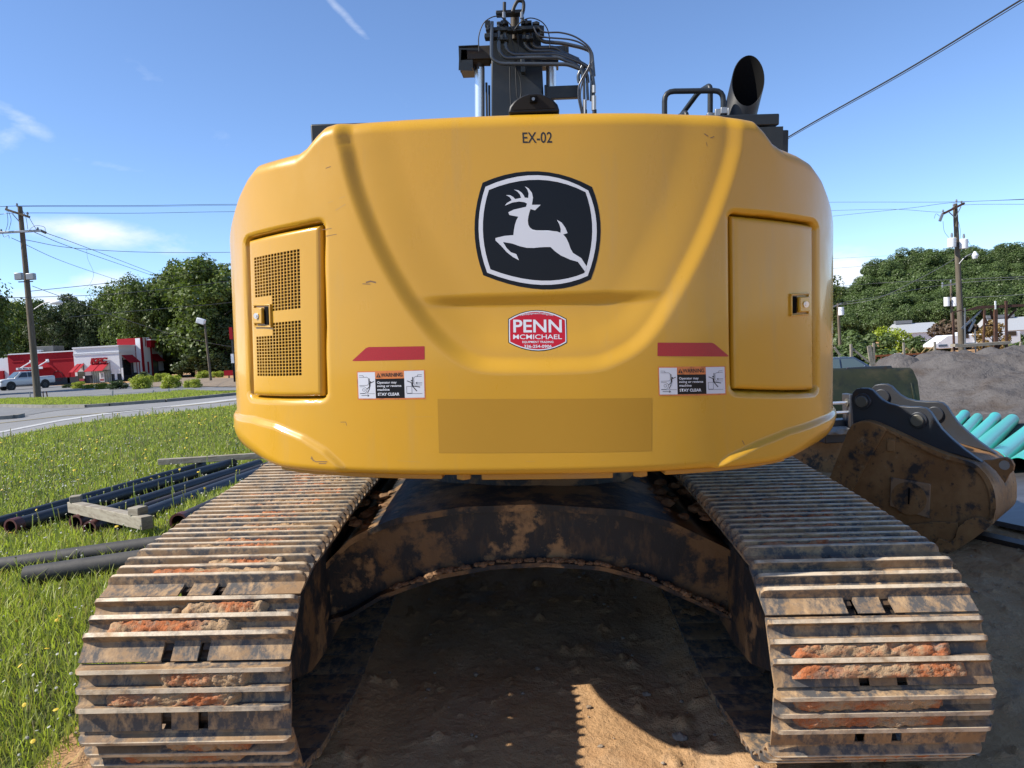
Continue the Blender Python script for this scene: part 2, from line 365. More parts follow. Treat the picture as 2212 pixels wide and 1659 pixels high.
NEAR = [(-260, 985), (0, 948), (60, 936), (130, 922), (238, 906), (310, 899), (420, 887), (510, 876), (700, 858), (850, 848)]
FAR = [(-260, 900), (0, 879.5), (100, 882), (190, 881), (238, 878), (357, 869), (504, 855), (700, 836), (850, 826)]
strip('road', NEAR, FAR, m_asph, .012, 40, 6)
WL = [(x, y-11) for x, y in NEAR]; strip('road_edge_line', WL, [(x, y-3.2) for x, y in WL], m_line, .022, 40, 1)
YL = [(x, n[1]*.45+f[1]*.55) for (x, n), f in [((p[0], p), (0, 0)) for p in []]] or [(-260, 940), (0, 916), (130, 901), (238, 893), (357, 882), (504, 868), (700, 850)]
strip('road_centre_line', YL, [(x, y-1.1) for x, y in YL], m_liney, .022, 40, 1)
strip('driveway', [(-260, 908), (-60, 907), (20, 905), (45, 901), (110, 889), (190, 882)], [(-260, 880), (-60, 879.6), (20, 880), (60, 881), (110, 881.8), (190, 881.6)], m_lot, .022, 14, 2)
strip('verge', [(x, y-1.5) for x, y in FAR], [(-260, 870), (0, 864), (110, 863), (214, 861), (310, 855), (405, 846.5), (480, 851), (700, 834), (850, 824)], m_lawn, .10, 40, 2)
strip('parking_lot', [(-260, 872), (0, 865), (110, 864), (214, 862), (310, 856), (405, 848), (480, 850), (700, 833)], [(-260, 838), (0, 836), (110, 834), (214, 831), (310, 826), (405, 822), (480, 820), (700, 808)], m_lot, .035, 30, 5)
strip('mulch_bed', [(280, 838), (330, 837), (400, 836), (503, 838), (560, 836)], [(280, 819), (330, 818), (400, 817), (503, 818), (560, 817)], m_mulch, .07, 10, 2)
def kerb(P, name='kerb', ht=.13):
    pts = [G(*p) for p in P]; b = B()
    for p, q in zip(pts, pts[1:]):
        for t in (0,):
            b.bar((p.x, p.y, h(p.x, p.y)+ht/2-.0), (q.x, q.y, h(q.x, q.y)+ht/2), .28, ht+.02)
    return tag(b.go(name, m_conc), kind='structure')
kerb([(-260, 900), (0, 879.5), (100, 882), (190, 881), (238, 878), (357, 869), (504, 855), (700, 836)])
kerb([(-200, 915), (0, 907), (30, 905), (45, 901.5)])
# ================================================================ EXCAVATOR
EX = thing('excavator', 'large yellow crawler excavator seen from behind with black deer emblem on its counterweight', 'excavator', mw=MW)
W_, NN, Y0, DD, LEAN = 1.410, 2.75, -1.2, 1.13, .07
UP = bpy.data.objects.new('upper_frame_pivot', None)      # only used for its matrix, not linked
UM = Matrix.Translation((.094, 0, 0)) @ Matrix.Rotation(rad(-2.4), 4, 'Z')
th = np.linspace(-math.pi/2, math.pi/2, 4001)
ax_ = W_*np.sign(np.sin(th))*np.abs(np.sin(th))**(2/NN); ay_ = Y0-DD*np.abs(np.cos(th))**(2/NN)
ax_ = np.r_[-W_, ax_, W_]; ay_ = np.r_[Y0+.95, ay_, Y0+.95]
arc = np.r_[0, np.cumsum(np.hypot(np.diff(ax_), np.diff(ay_)))]
SU = np.linspace(0, arc[-1], 760); PXs = np.interp(SU, arc, ax_); PYs = np.interp(SU, arc, ay_)
tx = np.gradient(PXs); ty = np.gradient(PYs); tl = np.hypot(tx, ty); NXs, NYs = ty/tl, -tx/tl      # outward normal
s_of_x = lambda x: np.interp(x, PXs[(PYs < Y0-.02)], SU[(PYs < Y0-.02)])
ztx = [(-1.44, 2.22), (-1.32, 2.33), (-1.24, 2.42), (-1.19, 2.48), (-1.13, 2.535), (-1.08, 2.567), (-.96, 2.577), (-.87, 2.585), (-.83, 2.605), (-.78, 2.65), (-.745, 2.675), (-.70, 2.683), (-.45, 2.688), (0, 2.686), (.48, 2.678), (.77, 2.668), (.84, 2.655), (.90, 2.648), (.935, 2.620), (.975, 2.575), (1.02, 2.552), (1.1, 2.535), (1.163, 2.515), (1.223, 2.47), (1.3, 2.38), (1.37, 2.28), (1.44, 2.2)]
zt_f = lambda x: np.interp(x, [p[0] for p in ztx], [p[1]+.030 for p in ztx])
BOWL = [(-.715, 3.2), (-.700, 2.70), (-.682, 2.592), (-.664, 2.505), (-.639, 2.418), (-.60, 2.313), (-.558, 2.216), (-.499, 2.103), (-.423, 1.981), (-.346, 1.884), (-.27, 1.814), (-.201, 1.775), (-.13, 1.757), (0, 1.752), (.14, 1.750), (.263, 1.754), (.333, 1.770), (.438, 1.823), (.526, 1.914), (.617, 2.057), (.709, 2.227), (.776, 2.381), (.824, 2.519), (.846, 2.66), (.86, 3.2)]
def polydist(x, z, P):
    d = np.full(np.shape(x), 9.0); ins = np.zeros(np.shape(x), bool)
    for (x0, z0), (x1, z1) in zip(P, P[1:]+P[:1]):
        dx, dz = x1-x0, z1-z0; t = np.clip(((x-x0)*dx+(z-z0)*dz)/(dx*dx+dz*dz), 0, 1)
        if (x0, z0) != P[-1]: d = np.minimum(d, np.hypot(x-x0-t*dx, z-z0-t*dz))
        c = ((z0 > z) != (z1 > z)) & (x < (x1-x0)*(z-z0)/(z1-z0+1e-12)+x0); ins ^= c
    return np.where(ins, d, -d)
_bs = [(p.x, p.y) for p in spline([Vector((a, b_, 0)) for a, b_ in BOWL], 4)]; BOWL = _bs
DL = [(-1.173, 1.634), (-.768, 1.656), (-.752, 2.345), (-1.160, 2.303)]   # door openings
DR = [(.786, 1.656), (1.192, 1.612), (1.188, 2.300), (.780, 2.332)]
cl = [(-1.44, 1.535), (-1.256, 1.540), (-1.14, 1.552), (-1.011, 1.543), (-.879, 1.507), (-.778, 1.458), (-.70, 1.395), (-.62, 1.30), (0, 1.2), (.62, 1.30), (.70, 1.36), (.777, 1.412), (.896, 1.455), (1.025, 1.485), (1.206, 1.500), (1.44, 1.50)]
def disp(x, z, doors=True):
    x = np.asarray(x, float); z = np.asarray(z, float)
    d = polydist(x, z, BOWL); dp = np.maximum(d, 0)
    e = (.031-.012*sst(-.4, .4, x))*sst(-.004, .064, dp+.0) + .015*sst(.04, .24, dp)
    e = e + sst(.02, .16, dp)*.015*sst(2.055, 1.995, z)*np.clip((z-1.76)/.25, 0, 1)
    zc = np.interp(x, [p[0] for p in cl], [p[1] for p in cl])
    e = e - .015*sst(.012, -.014, z-zc) * sst(.66, .74, np.abs(x))
    if doors:
        for P in (DL, DR):
            q = polydist(x, z, P + [P[0]]) if False else pd4(x, z, P)
            e = e + .075*sst(.0, .012, q) + .006*sst(-.016, .0, q)
    return e
def pd4(x, z, P, r=.03):
    """signed distance (inside +) to a convex quad with rounded corners"""
    ds = []
    for (x0, z0), (x1, z1) in zip(P, P[1:]+P[:1]):
        L = math.hypot(x1-x0, z1-z0); ds.append(((z-z0)*(x1-x0)-(x-x0)*(z1-z0))/L)
    ds = np.array(ds)-r; neg = np.minimum(ds, 0); return np.where(ds.min(0) > 0, ds.min(0), -np.hypot(np.minimum(ds[0], ds[2]).clip(max=0), np.minimum(ds[1], ds[3]).clip(max=0))) + r
def surf(x, z, off=0.0, doors=False, extra=0):
    """point on the counterweight skin at plan abscissa x and height z, off metres outwards (upper-frame coordinates)"""
    s = s_of_x(x); bx, by, nx, ny = (np.interp(s, SU, a) for a in (PXs, PYs, NXs, NYs))
    e = off-disp(x, z, doors)-extra
    return np.stack([bx+nx*e, by+ny*e+LEAN*(z-1.5), np.asarray(z, float)*np.ones_like(bx)], -1)
nr = 250
v = np.linspace(0, 1, nr); v = v + .022*np.sin(2*math.pi*v)*-1
ZT = zt_f(PXs); side = np.abs(PXs) > 1.1
ZB = 1.368 + .0*PXs
Zg = ZB[:, None] + (ZT-ZB)[:, None]*v[None, :]
Xg = np.repeat(PXs[:, None], nr, 1)
E_ = disp(Xg, Zg)
rt = .055+0*Xg; t = ZT[:, None]-Zg; ins = np.where(t < rt, rt-np.sqrt(np.maximum(rt**2-(rt-t)**2, 0)), 0)
rb = .035+.085*sst(.95, 1.25, np.abs(Xg)); t = Zg-ZB[:, None]; ins += np.where(t < rb, rb-np.sqrt(np.maximum(rb**2-(rb-t)**2, 0)), 0)
edges_side = (SU < .08)[:, None] | (SU > SU[-1]-.08)[:, None]
E_ = np.where((PYs > Y0-.02)[:, None], np.minimum(E_, 0), E_)
OFF = -(E_+ins)
V = np.stack([Xg+NXs[:, None]*OFF, PYs[:, None]+NYs[:, None]*OFF+LEAN*(Zg-1.5), Zg], -1)
# roof (inwards from the top edge) and underside
def inward(col, depth, dz):
    c = col.copy(); c[:, 0] = col[:, 0]*(1-.16*depth); c[:, 1] = col[:, 1]+depth*np.maximum(0, -NYs)*.9 + 0; c[:, 2] += dz; return c
rows = [inward(V[:, 0], 1.0, 0), inward(V[:, 0], .08, 0)] + [V[:, j] for j in range(nr)] + [inward(V[:, -1], d, z_) for d, z_ in ((.03, .001), (.12, .004), (.35, .008), (.9, -.01))]
VV = np.stack(rows, 1); nrt = VV.shape[1]
F = gridfaces(len(SU), nrt); mi = np.zeros(len(F), int)
Em = np.zeros((len(SU), nrt)); Em[:, 2:2+nr] = E_
fm = Em.reshape(-1)[F].min(1); dd = np.zeros((len(SU), nrt)); dd[:, 2:2+nr] = np.maximum(pd4(Xg, Zg, DL), pd4(Xg, Zg, DR)); mi[(dd.reshape(-1)[F].min(1) > .011) & (fm > .05)] = 1
cwm = npmesh('counterweight', VV, F, True, mi)
CW = link('counterweight', cwm, EX, [m_yel, m_dark]); CW.matrix_local = UM
def U(name, b, mat, **k):
    o = b.go(name, mat, EX, **k) if isinstance(b, B) else link(name, b, EX, mat, k.get('smooth', False)); o.matrix_local = UM; return o
def C(name, b, mat, par, **k):       # sub-part (its parent is already in the upper frame)
    o = b.go(name, mat, par, **k) if isinstance(b, B) else link(name, b, par, mat, k.get('smooth', False)); return o
# doors
def quadmap(P, u, v):
    P = np.array(P); a = P[0]*(1-u)[..., None]+P[1]*u[..., None]; b = P[3]*(1-u)[..., None]+P[2]*u[..., None]
    return a*(1-v)[..., None]+b*v[..., None]
def door(Q, holes=None):
    us = np.linspace(0, 1, 41); vs = np.linspace(0, 1, 61)
    if holes: us = np.unique(np.r_[us[us < .10], us[us > .76], holes[0].ravel()]); vs = np.unique(np.r_[vs[vs < .115], .5, vs[(vs > .475) & (vs < .53)], vs[vs > .88], holes[1].ravel()])
    us = np.unique(np.r_[us, .012, .03, .05, .95, .97, .988]); vs = np.unique(np.r_[vs, .006, .015, .025, .975, .985, .994])
    Ug, Vg = np.meshgrid(us, vs, indexing='ij'); P = quadmap(Q, Ug, Vg)
    wq = .38; hq = .67; e = np.minimum(np.minimum(Ug, 1-Ug)*wq, np.minimum(Vg, 1-Vg)*hq)
    dep = .006 + np.where(e < .02, .02-np.sqrt(np.maximum(.02**2-(.02-e)**2, 0)), 0)
    V = surf(P[..., 0], P[..., 1], off=-dep)
    V2 = surf(P[..., 0], P[..., 1], off=-.055)
    nu, nv = len(us), len(vs); F = []; keep = np.ones((nu-1, nv-1), bool)
    if holes:
        uc = (us[1:]+us[:-1])/2; vc = (vs[1:]+vs[:-1])/2
        for i, a in enumerate(uc):
            ci = [k for k, (lo, hi) in enumerate(holes[0]) if lo < a < hi]
            if not ci: continue
            for j, c in enumerate(vc):
                cj = [k for k, (lo, hi) in enumerate(holes[1]) if lo < c < hi]
                if cj and holes[2](ci[0], cj[0]): keep[i, j] = False
    VA = V.reshape(-1, 3).tolist(); n0 = len(VA); VA += surf(P[..., 0], P[..., 1], off=-dep-.005).reshape(-1, 3).tolist() if holes else []
    for i in range(nu-1):
        for j in range(nv-1):
            q = (i*nv+j, (i+1)*nv+j, (i+1)*nv+j+1, i*nv+j+1)
            if keep[i, j]:
                F.append(q)
            elif holes:
                if keep[i-1, j]: F.append((q[0], q[3], q[3]+n0, q[0]+n0))
                if keep[i+1, j]: F.append((q[1], q[2], q[2]+n0, q[1]+n0))
                if keep[i, j-1]: F.append((q[0], q[1], q[1]+n0, q[0]+n0))
                if keep[i, j+1]: F.append((q[3], q[2], q[2]+n0, q[3]+n0))
    loop = [i*nv for i in range(nu)] + [(nu-1)*nv+j for j in range(1, nv)] + [i*nv+nv-1 for i in range(nu-2, -1, -1)] + [j for j in range(nv-2, 0, -1)]
    k = len(VA); VA += [V2.reshape(-1, 3)[i].tolist() for i in loop]; n = len(loop)
    F += [(loop[i], loop[(i+1) % n], k+(i+1) % n, k+i) for i in range(n)]
    me = bpy.data.meshes.new('door'); me.from_pydata(VA, [], F); me.validate(); me.shade_smooth(); me.set_sharp_from_angle(angle=rad(50)); return me
hc = np.array([(.107+i*.0433, .107+i*.0433+.0345) for i in range(15)])
hr = np.array([(.130+i*.0196, .130+i*.0196+.0156) for i in range(17)] + [(.532+i*.0196, .532+i*.0196+.0156) for i in range(18)])
def hk(ci, ri): return not ((ci < 6 and 13 <= ri <= 21))
QL = [(-1.158, 1.648), (-.790, 1.668), (-.772, 2.330), (-1.146, 2.292)]
QR = [(.800, 1.668), (1.182, 1.626), (1.176, 2.288), (.795, 2.318)]
dl = U('door', door(QL, (hc, hr, hk)), m_yel); dl['label'] = 'yellow access door with square grille holes'
dr = U('door', door(QR), m_yel); dr['label'] = 'plain yellow access door'
def latch(x0, x1, z0, z1, left, par):
    fr = B()
    def P(u, v, o): return surf(np.array(x0+(x1-x0)*u), np.array(z0+(z1-z0)*v), off=o-.006).tolist()
    def slab(b, u0, u1, v0, v1, o0, o1):
        b.add([P(u0, v0, o0), P(u1, v0, o0), P(u1, v1, o0), P(u0, v1, o0), P(u0, v0, o1), P(u1, v0, o1), P(u1, v1, o1), P(u0, v1, o1)], [(0, 1, 2, 3), (4, 5, 6, 7), (0, 1, 5, 4), (1, 2, 6, 5), (2, 3, 7, 6), (3, 0, 4, 7)])
    for a in ((0, 1, 0, .07), (0, 1, .93, 1), (0, .07, .07, .93), (.93, 1, .07, .93)): slab(fr, *a, -.002, .009)
    o = C('latch_frame', fr, m_yel, par, bevel=.002)
    d = B(); slab(d, .07, .93, .07, .93, .0005, .002); d2 = .62 if left else .10
    d.mi = 1; slab(d, d2, d2+.24, .12, .88, .002, .0035); C('latch_pocket', d, [m_yel2, m_dark], par)
    hd = B(); u0, u1 = ((.10, .62) if left else (.36, .90)); slab(hd, u0, u1, .16, .84, .003, .018); C('latch_handle', hd, m_yel, par, bevel=.004)
    k = B(); c = Vector(P((u0+u1)/2, .5, .018)); nrm = Vector((-.3 if left else .3, -1, 0)); k.disc(c, .012, 14, nrm, .007); k.disc(c+nrm.normalized()*.007, .006, 10, nrm, .003); C('latch_keyhole', k, m_chrome, par, smooth=True)
latch(-1.116, -1.018, 1.936, 2.030, True, dl); latch(1.045, 1.140, 1.932, 2.020, False, dr)
# bolted lip plates and bolts under the counterweight
def lip(x0, x1, z0, z1, off):
    xs = np.linspace(x0, x1, 24); b = B(); a = surf(xs, np.full(24, 1.5), off=-off); c = surf(xs, np.full(24, 1.5), off=-off-.12)
    vs = []; [vs.extend([(p[0], p[1], z1), (p[0], p[1], z0), (q[0], q[1], z0), (q[0], q[1], z1)]) for p, q in zip(a, c)]
    fs = [(4*i+k, 4*i+4+k, 4*i+4+(k+1) % 4, 4*i+(k+1) % 4) for i in range(23) for k in range(4)] + [(0, 1, 2, 3), (92, 93, 94, 95)]
    b.add(vs, fs); return b
for a in ((-1.07, -.33), (-.17, .34), (.55, 1.10)): U('bottom_lip', lip(*a, 1.338, 1.372, .075 if abs(a[0]) > .3 else .06), m_yel2, bevel=.004)
for x in (-.245, .455):
    p = surf(np.array(x), np.array(1.5), off=-.10); b = B(); b.tube([(p[0], p[1], 1.335), (p[0], p[1], 1.372)], .031, 6); U('hex_bolt', b, m_yel2, bevel=.003)
# ---- decals: flat print draped on the skin
def drape(poly_or_mesh, off, mapf, cell=.018):
    """polygon (list of 2D points in decal space) or mesh in XY -> draped mesh; mapf maps (n,2) -> (x,z)"""
    bm = bmesh.new()
    if isinstance(poly_or_mesh, bpy.types.Mesh): bm.from_mesh(poly_or_mesh)
    else:
        for poly in (poly_or_mesh if isinstance(poly_or_mesh[0][0], (tuple, list)) else [poly_or_mesh]):
            vs = [bm.verts.new((x, y, 0)) for x, y in poly]
            if len(poly) == 4: bm.faces.new(vs)
            else:
                for tr_ in tessellate_polygon([[Vector((x, y, 0)) for x, y in poly]]): bm.faces.new([vs[i] for i in tr_])
    co = np.array([v.co[:2] for v in bm.verts]); xz = mapf(co)
    for v, p in zip(bm.verts, xz): v.co = (p[0], 0, p[1])
    lo, hi = xz.min(0), xz.max(0)
    for k, nrm in ((0, (1, 0, 0)), (1, (0, 0, 1))):
        c = lo[k]+cell
        while c < hi[k]:
            p = (c, 0, 0) if k == 0 else (0, 0, c)
            bmesh.ops.bisect_plane(bm, geom=bm.verts[:]+bm.edges[:]+bm.faces[:], plane_co=p, plane_no=nrm); c += cell
    co = np.array([v.co for v in bm.verts]); P = surf(co[:, 0], co[:, 2], off=off)
    for v, p in zip(bm.verts, P): v.co = p
    bmesh.ops.recalc_face_normals(bm, faces=bm.faces)
    for f in bm.faces:
        if f.normal.y > 0: f.normal_flip()
    me = bpy.data.meshes.new('decal'); bm.to_mesh(me); bm.free(); me.shade_smooth(); return me
def text_mesh(s, bold=0.0, space=1.0):
    """text as a flat mesh normalised to the unit box (x right, y DOWN)"""
    c = bpy.data.curves.new('t', 'FONT'); c.body = s; c.size = 1; c.offset = bold; c.space_character = space; c.resolution_u = 4; c.fill_mode = 'FRONT'
    o = bpy.data.objects.new('t', c); COL.objects.link(o); dg = bpy.context.evaluated_depsgraph_get(); me = bpy.data.meshes.new_from_object(o.evaluated_get(dg)); bpy.data.objects.remove(o)
    co = np.empty(len(me.vertices)*3); me.vertices.foreach_get('co', co); co = co.reshape(-1, 3); lo, hi = co.min(0), co.max(0)
    co[:, 0] = (co[:, 0]-lo[0])/(hi[0]-lo[0]); co[:, 1] = 1-(co[:, 1]-lo[1])/(hi[1]-lo[1]); co[:, 2] = 0; me.vertices.foreach_set('co', co.ravel()); me.update(); return me
def boxmap(m, u0, u1, v0, v1): return lambda c: m(np.stack([u0+c[:, 0]*(u1-u0), v0+c[:, 1]*(v1-v0)], -1))
def bilin(TL, TR, BR, BL):
    TL, TR, BR, BL = map(np.array, (TL, TR, BR, BL))
    def f(c):
        u, v = c[:, 0:1], c[:, 1:2]; return (TL*(1-u)+TR*u)*(1-v)+(BL*(1-u)+BR*u)*v
    return f
def thick(path, wd):
    out_ = []
    for (x0, y0), (x1, y1) in zip(path, path[1:]):
        L = math.hypot(x1-x0, y1-y0); nx, ny = -(y1-y0)/L*wd/2, (x1-x0)/L*wd/2; ex, ey = (x1-x0)/L*wd*.3, (y1-y0)/L*wd*.3
        out_.append([(x0+nx-ex, y0+ny-ey), (x1+nx+ex, y1+ny+ey), (x1-nx+ex, y1-ny+ey), (x0-nx-ex, y0-ny-ey)])
    return out_
def D(name, shape, off, mapf, mat, par=None, cell=.018):
    me = drape(shape, off, mapf, cell); return C(name, me, mat, par) if par else U(name, me, mat)
# emblem
def emap(c): return np.stack([.066+(c[:, 0]-770)*.0005058, 2.2805-(c[:, 1]-560)*.0005001-(c[:, 0]-770)*.0005058*.047], -1)
def frame_poly(TL, T, TR, R, BR, Bm, BL, L, k=10):
    o = []
    for a, m, b in ((TL, T, TR), (TR, R, BR), (BR, Bm, BL), (BL, L, TL)):
        c = (2*m[0]-(a[0]+b[0])/2, 2*m[1]-(a[1]+b[1])/2)
        for t in np.linspace(0, 1, k, endpoint=False): o.append((a[0]*(1-t)**2+2*c[0]*t*(1-t)+b[0]*t*t, a[1]*(1-t)**2+2*c[1]*t*(1-t)+b[1]*t*t))
    return o
oo = frame_poly((371, 215), (780, 127), (1178, 235), (1237, 560), (1160, 913), (800, 996), (360, 900), (302, 560))
ro = frame_poly((392, 245), (785, 156), (1150, 262), (1208, 560), (1136, 888), (790, 962), (390, 880), (333, 560))
ri = frame_poly((417, 268), (785, 189), (1130, 274), (1175, 560), (1112, 868), (790, 931), (415, 855), (365, 560))
em = D('emblem_plate', oo, .0005, emap, m_decalblk)
ring = []
for i in range(len(ro)): j = (i+1) % len(ro); ring.append([ro[i], ro[j], ri[j], ri[i]])
D('emblem_border', ring, .0008, emap, m_decalwht, em)
DEER = [(558, 430), (600, 410), (650, 398), (690, 388), (697, 365), (680, 355), (640, 350), (590, 358), (533, 382), (550, 362), (585, 341), (570, 318), (543, 304), (575, 305), (597, 318), (611, 333), (655, 323), (645, 295), (625, 275), (603, 263), (635, 268), (660, 285), (675, 305), (682, 321), (707, 323), (711, 290), (702, 262), (684, 238), (710, 252), (735, 285), (742, 320), (733, 373), (798, 372), (755, 413), (722, 404), (713, 430), (705, 460), (701, 490), (704, 520), (715, 540), (735, 555), (760, 560), (850, 560), (915, 566), (940, 575), (943, 550), (933, 512), (915, 480), (950, 500), (975, 535), (992, 576), (960, 587), (980, 610), (997, 645), (1012, 690), (1030, 722), (1090, 758), (1131, 822), (1117, 857), (1065, 786), (1010, 772), (940, 742), (895, 710), (865, 681), (820, 682), (780, 685), (740, 690), (690, 690), (640, 680), (580, 660), (513, 650), (540, 695), (570, 725), (610, 738), (629, 783), (585, 760), (540, 725), (500, 680), (458, 640), (458, 622), (525, 605), (592, 598), (597, 560), (605, 520), (618, 485), (631, 462), (565, 450)]
D('deer_emblem', DEER, .0010, emap, m_decalwht, em)
D('fleet_number', text_mesh('EX-02', .012, 1.02), .0005, bilin((.017, 2.6405), (.1275, 2.638), (.127, 2.598), (.018, 2.601)), m_lettblk)
# round-cornered reflectors
D('reflector', [(0, .96), (.20, .08), (.24, .01), (.99, 0), (1, .02), (1, .99), (.99, 1), (.01, 1)], .0005, bilin((-.652, 1.862), (-.365, 1.862), (-.366, 1.812), (-.652, 1.808)), m_decalred)
D('reflector', [(1, .96), (.79, .08), (.75, .01), (.01, 0), (0, .02), (0, .99), (.01, 1), (.99, 1)], .0005, bilin((.503, 1.856), (.777, 1.846), (.777, 1.793), (.502, 1.806)), m_decalred)
# plain ochre film
D('ochre_patch', [(0, 0), (1, 0), (1, 1), (0, 1)], .0005, bilin((-.321, 1.664), (.479, 1.652), (.476, 1.454), (-.321, 1.460)), m_patch)
# warning decals
def warning(TL, TR, BR, BL):
    bm_ = bilin(TL, TR, BR, BL)
    mp = lambda c: bm_(np.stack([(c[:, 0]-495)/1335, (c[:, 1]-785)/570], -1))
    R4 = lambda x0, x1, y0, y1: [(x0, y0), (x1, y0), (x1, y1), (x0, y1)]
    root = D('warning_decal', R4(495, 1830, 785, 1355), .0005, mp, m_decalora)
    D('pictogram_panel', R4(516, 861, 808, 1328), .0008, mp, m_decalwht, root); D('pictogram_panel', R4(1430, 1808, 800, 1322), .0008, mp, m_decalwht, root)
    D('text_panel', R4(863, 1430, 942, 1325), .0008, mp, m_decalblk, root)
    def tx(s, u0, u1, v0, v1, mat, bold=.02): D('lettering', text_mesh(s, bold), .0012, boxmap(mp, u0, u1, v0, v1), mat, root, .2)
    tx('WARNING', 972, 1397, 828, 905, m_lettblk); tx('Operator may', 897, 1280, 990, 1052, m_decalwht); tx('swing or reverse', 897, 1370, 1062, 1118, m_decalwht)
    tx('machine', 900, 1138, 1130, 1178, m_decalwht); tx('STAY CLEAR', 903, 1328, 1217, 1275, m_decalwht, .035)
    D('alert_triangle', [(882, 912), (972, 912), (927, 825)], .0012, mp, m_lettblk, root, .2); D('exclamation_mark', thick([(927, 850), (927, 885)], 12)+thick([(927, 893), (927, 903)], 12), .0016, mp, m_decalora, root, .2)
    circ = lambda x, y, r, n=14: [(x+r*math.cos(2*math.pi*i/n), y+r*math.sin(2*math.pi*i/n)) for i in range(n+1)]
    lines = []
    for p in ([(545, 905), (700, 905), (728, 930), (728, 1035), (705, 1065), (545, 1070)], [(545, 872), (620, 872), (632, 903)], [(550, 1095), (640, 1095), (680, 1125), (690, 1165), (672, 1205), (640, 1225), (550, 1228)], circ(628, 1158, 27), [(550, 1234), (840, 1234)],
              [(1765, 912), (1640, 912), (1612, 935), (1612, 1050), (1640, 1075), (1765, 1077)], [(1765, 878), (1690, 878), (1678, 908)], [(1470, 1100), (1570, 1100), (1570, 1232), (1470, 1232), (1470, 1100)], [(1475, 1242), (1765, 1242)]): lines += thick(p, 6)
    for p in ([(575, 1270), (720, 1270)], [(700, 1252), (725, 1270), (700, 1290)], [(1768, 1037), (1650, 1037)], [(1675, 1020), (1648, 1037), (1675, 1054)]): lines += thick(p, 9)
    for p, wd in (([(742, 935), (746, 1030), (835, 990)], 13), ([(750, 1030), (748, 1085)], 28), ([(748, 1085), (695, 1140)], 13), ([(748, 1085), (735, 1150), (700, 1212)], 14), ([(1590, 925), (1588, 1075)], 16), ([(1485, 992), (1572, 1030)], 15), ([(1575, 1035), (1582, 1092)], 30), ([(1580, 1090), (1722, 1116)], 18), ([(1585, 1098), (1662, 1190)], 18)): lines += thick(p, wd)
    lines += [circ(766, 1000, 14, 10)[:-1], circ(1568, 990, 14, 10)[:-1]]
    for k_ in (0, 1): D('pictogram', [q for q in lines if (q[0][0] > 1100) == bool(k_)], .0012, mp, m_lettblk, root, .2)
warning((-.636, 1.769), (-.366, 1.774), (-.366, 1.663), (-.635, 1.660)); warning((.503, 1.767), (.763, 1.758), (.766, 1.649), (.505, 1.658))
# dealer sticker
def smap(c): return np.stack([.0595+(932.6+.2975*c[:, 0]-1160)*.001708, 1.983-(329.2+.2975*c[:, 1]-672)*.0017-(c[:, 0]-760)*.2975*.0017*.02], -1)
st = D('dealer_sticker', frame_poly((546, 1212), (760, 1148), (980, 1212), (981, 1300), (980, 1388), (765, 1449), (546, 1388), (545, 1300)), .0006, smap, m_decalblk)
D('sticker_border', frame_poly((552, 1216), (760, 1153), (975, 1216), (976, 1300), (975, 1384), (765, 1443), (552, 1384), (551, 1300)), .0009, smap, m_decalwht, st)
D('sticker_field', frame_poly((560, 1222), (760, 1161), (967, 1222), (968, 1300), (967, 1379), (765, 1435), (560, 1379), (559, 1300)), .0012, smap, m_stickred, st)
for s, a, bo in (('PENN', (584, 944, 1218, 1312), .018), ('MCMICHAEL', (582, 944, 1327, 1361), .008), ('EQUIPMENT TRADING', (650, 880, 1374, 1392), .02), ('336-254-0906', (662, 866, 1402, 1425), .02)):
    D('lettering', text_mesh(s, bo), .0016, boxmap(smap, *a), m_decalwht, st, .2)
def arcmap(c): 
    u = 640+c[:, 0]*242; return smap(np.stack([u, 1172+c[:, 1]*18+((u-760)/121)**2*14-8], -1))
D('lettering', text_mesh('PennEquipmentTrading.com', .01), .0016, arcmap, m_decalwht, st, .2)
# scratches and chips
m_scr = M('scuffed_paint', (.26, .15, .08), .8); m_scr2 = M('pale_scratch', (.62, .40, .14), .6)
def scratch(pts, wd, mat=m_scr): D('scratch', thick(pts, wd*.55), .0004, lambda c: c, mat, CW, .5)
for p, w_ in (([(-.835, 1.427), (-.815, 1.415), (-.79, 1.417), (-.765, 1.418), (-.742, 1.428)], .007), ([(-.832, 1.433), (-.825, 1.418)], .008), ([(-.80, 1.409), (-.77, 1.411)], .006), ([(-.585, 2.105), (-.568, 2.109), (-.548, 2.104)], .010), ([(-.60, 2.10), (-.57, 2.098)], .005),
    ([(-.76, 2.31), (-.72, 2.313)], .004), ([(-.745, 2.285), (-.70, 2.29)], .004), ([(-.71, 1.572), (-.688, 1.573), (-.685, 1.56)], .004), ([(-.735, 2.54), (-.715, 2.545)], .004), ([(.70, 2.62), (.712, 2.612)], .007), ([(.722, 2.605), (.735, 2.61)], .006), ([(.705, 2.59), (.709, 2.575)], .003), ([(.83, 1.47), (.838, 1.455)], .005)): scratch(p, w_)
for p, w_ in (([(-.70, 2.38), (-.66, 2.40), (-.62, 2.42)], .003), ([(-.9, 1.60), (-.5, 1.595), (-.34, 1.597)], .0012), ([(-.98, 1.455), (-.4, 1.425), (.3, 1.425)], .0014), ([(.45, 1.62), (.47, 1.60)], .003), ([(-.73, 2.41), (-.66, 2.43)], .002)): scratch(p, w_, m_scr2)
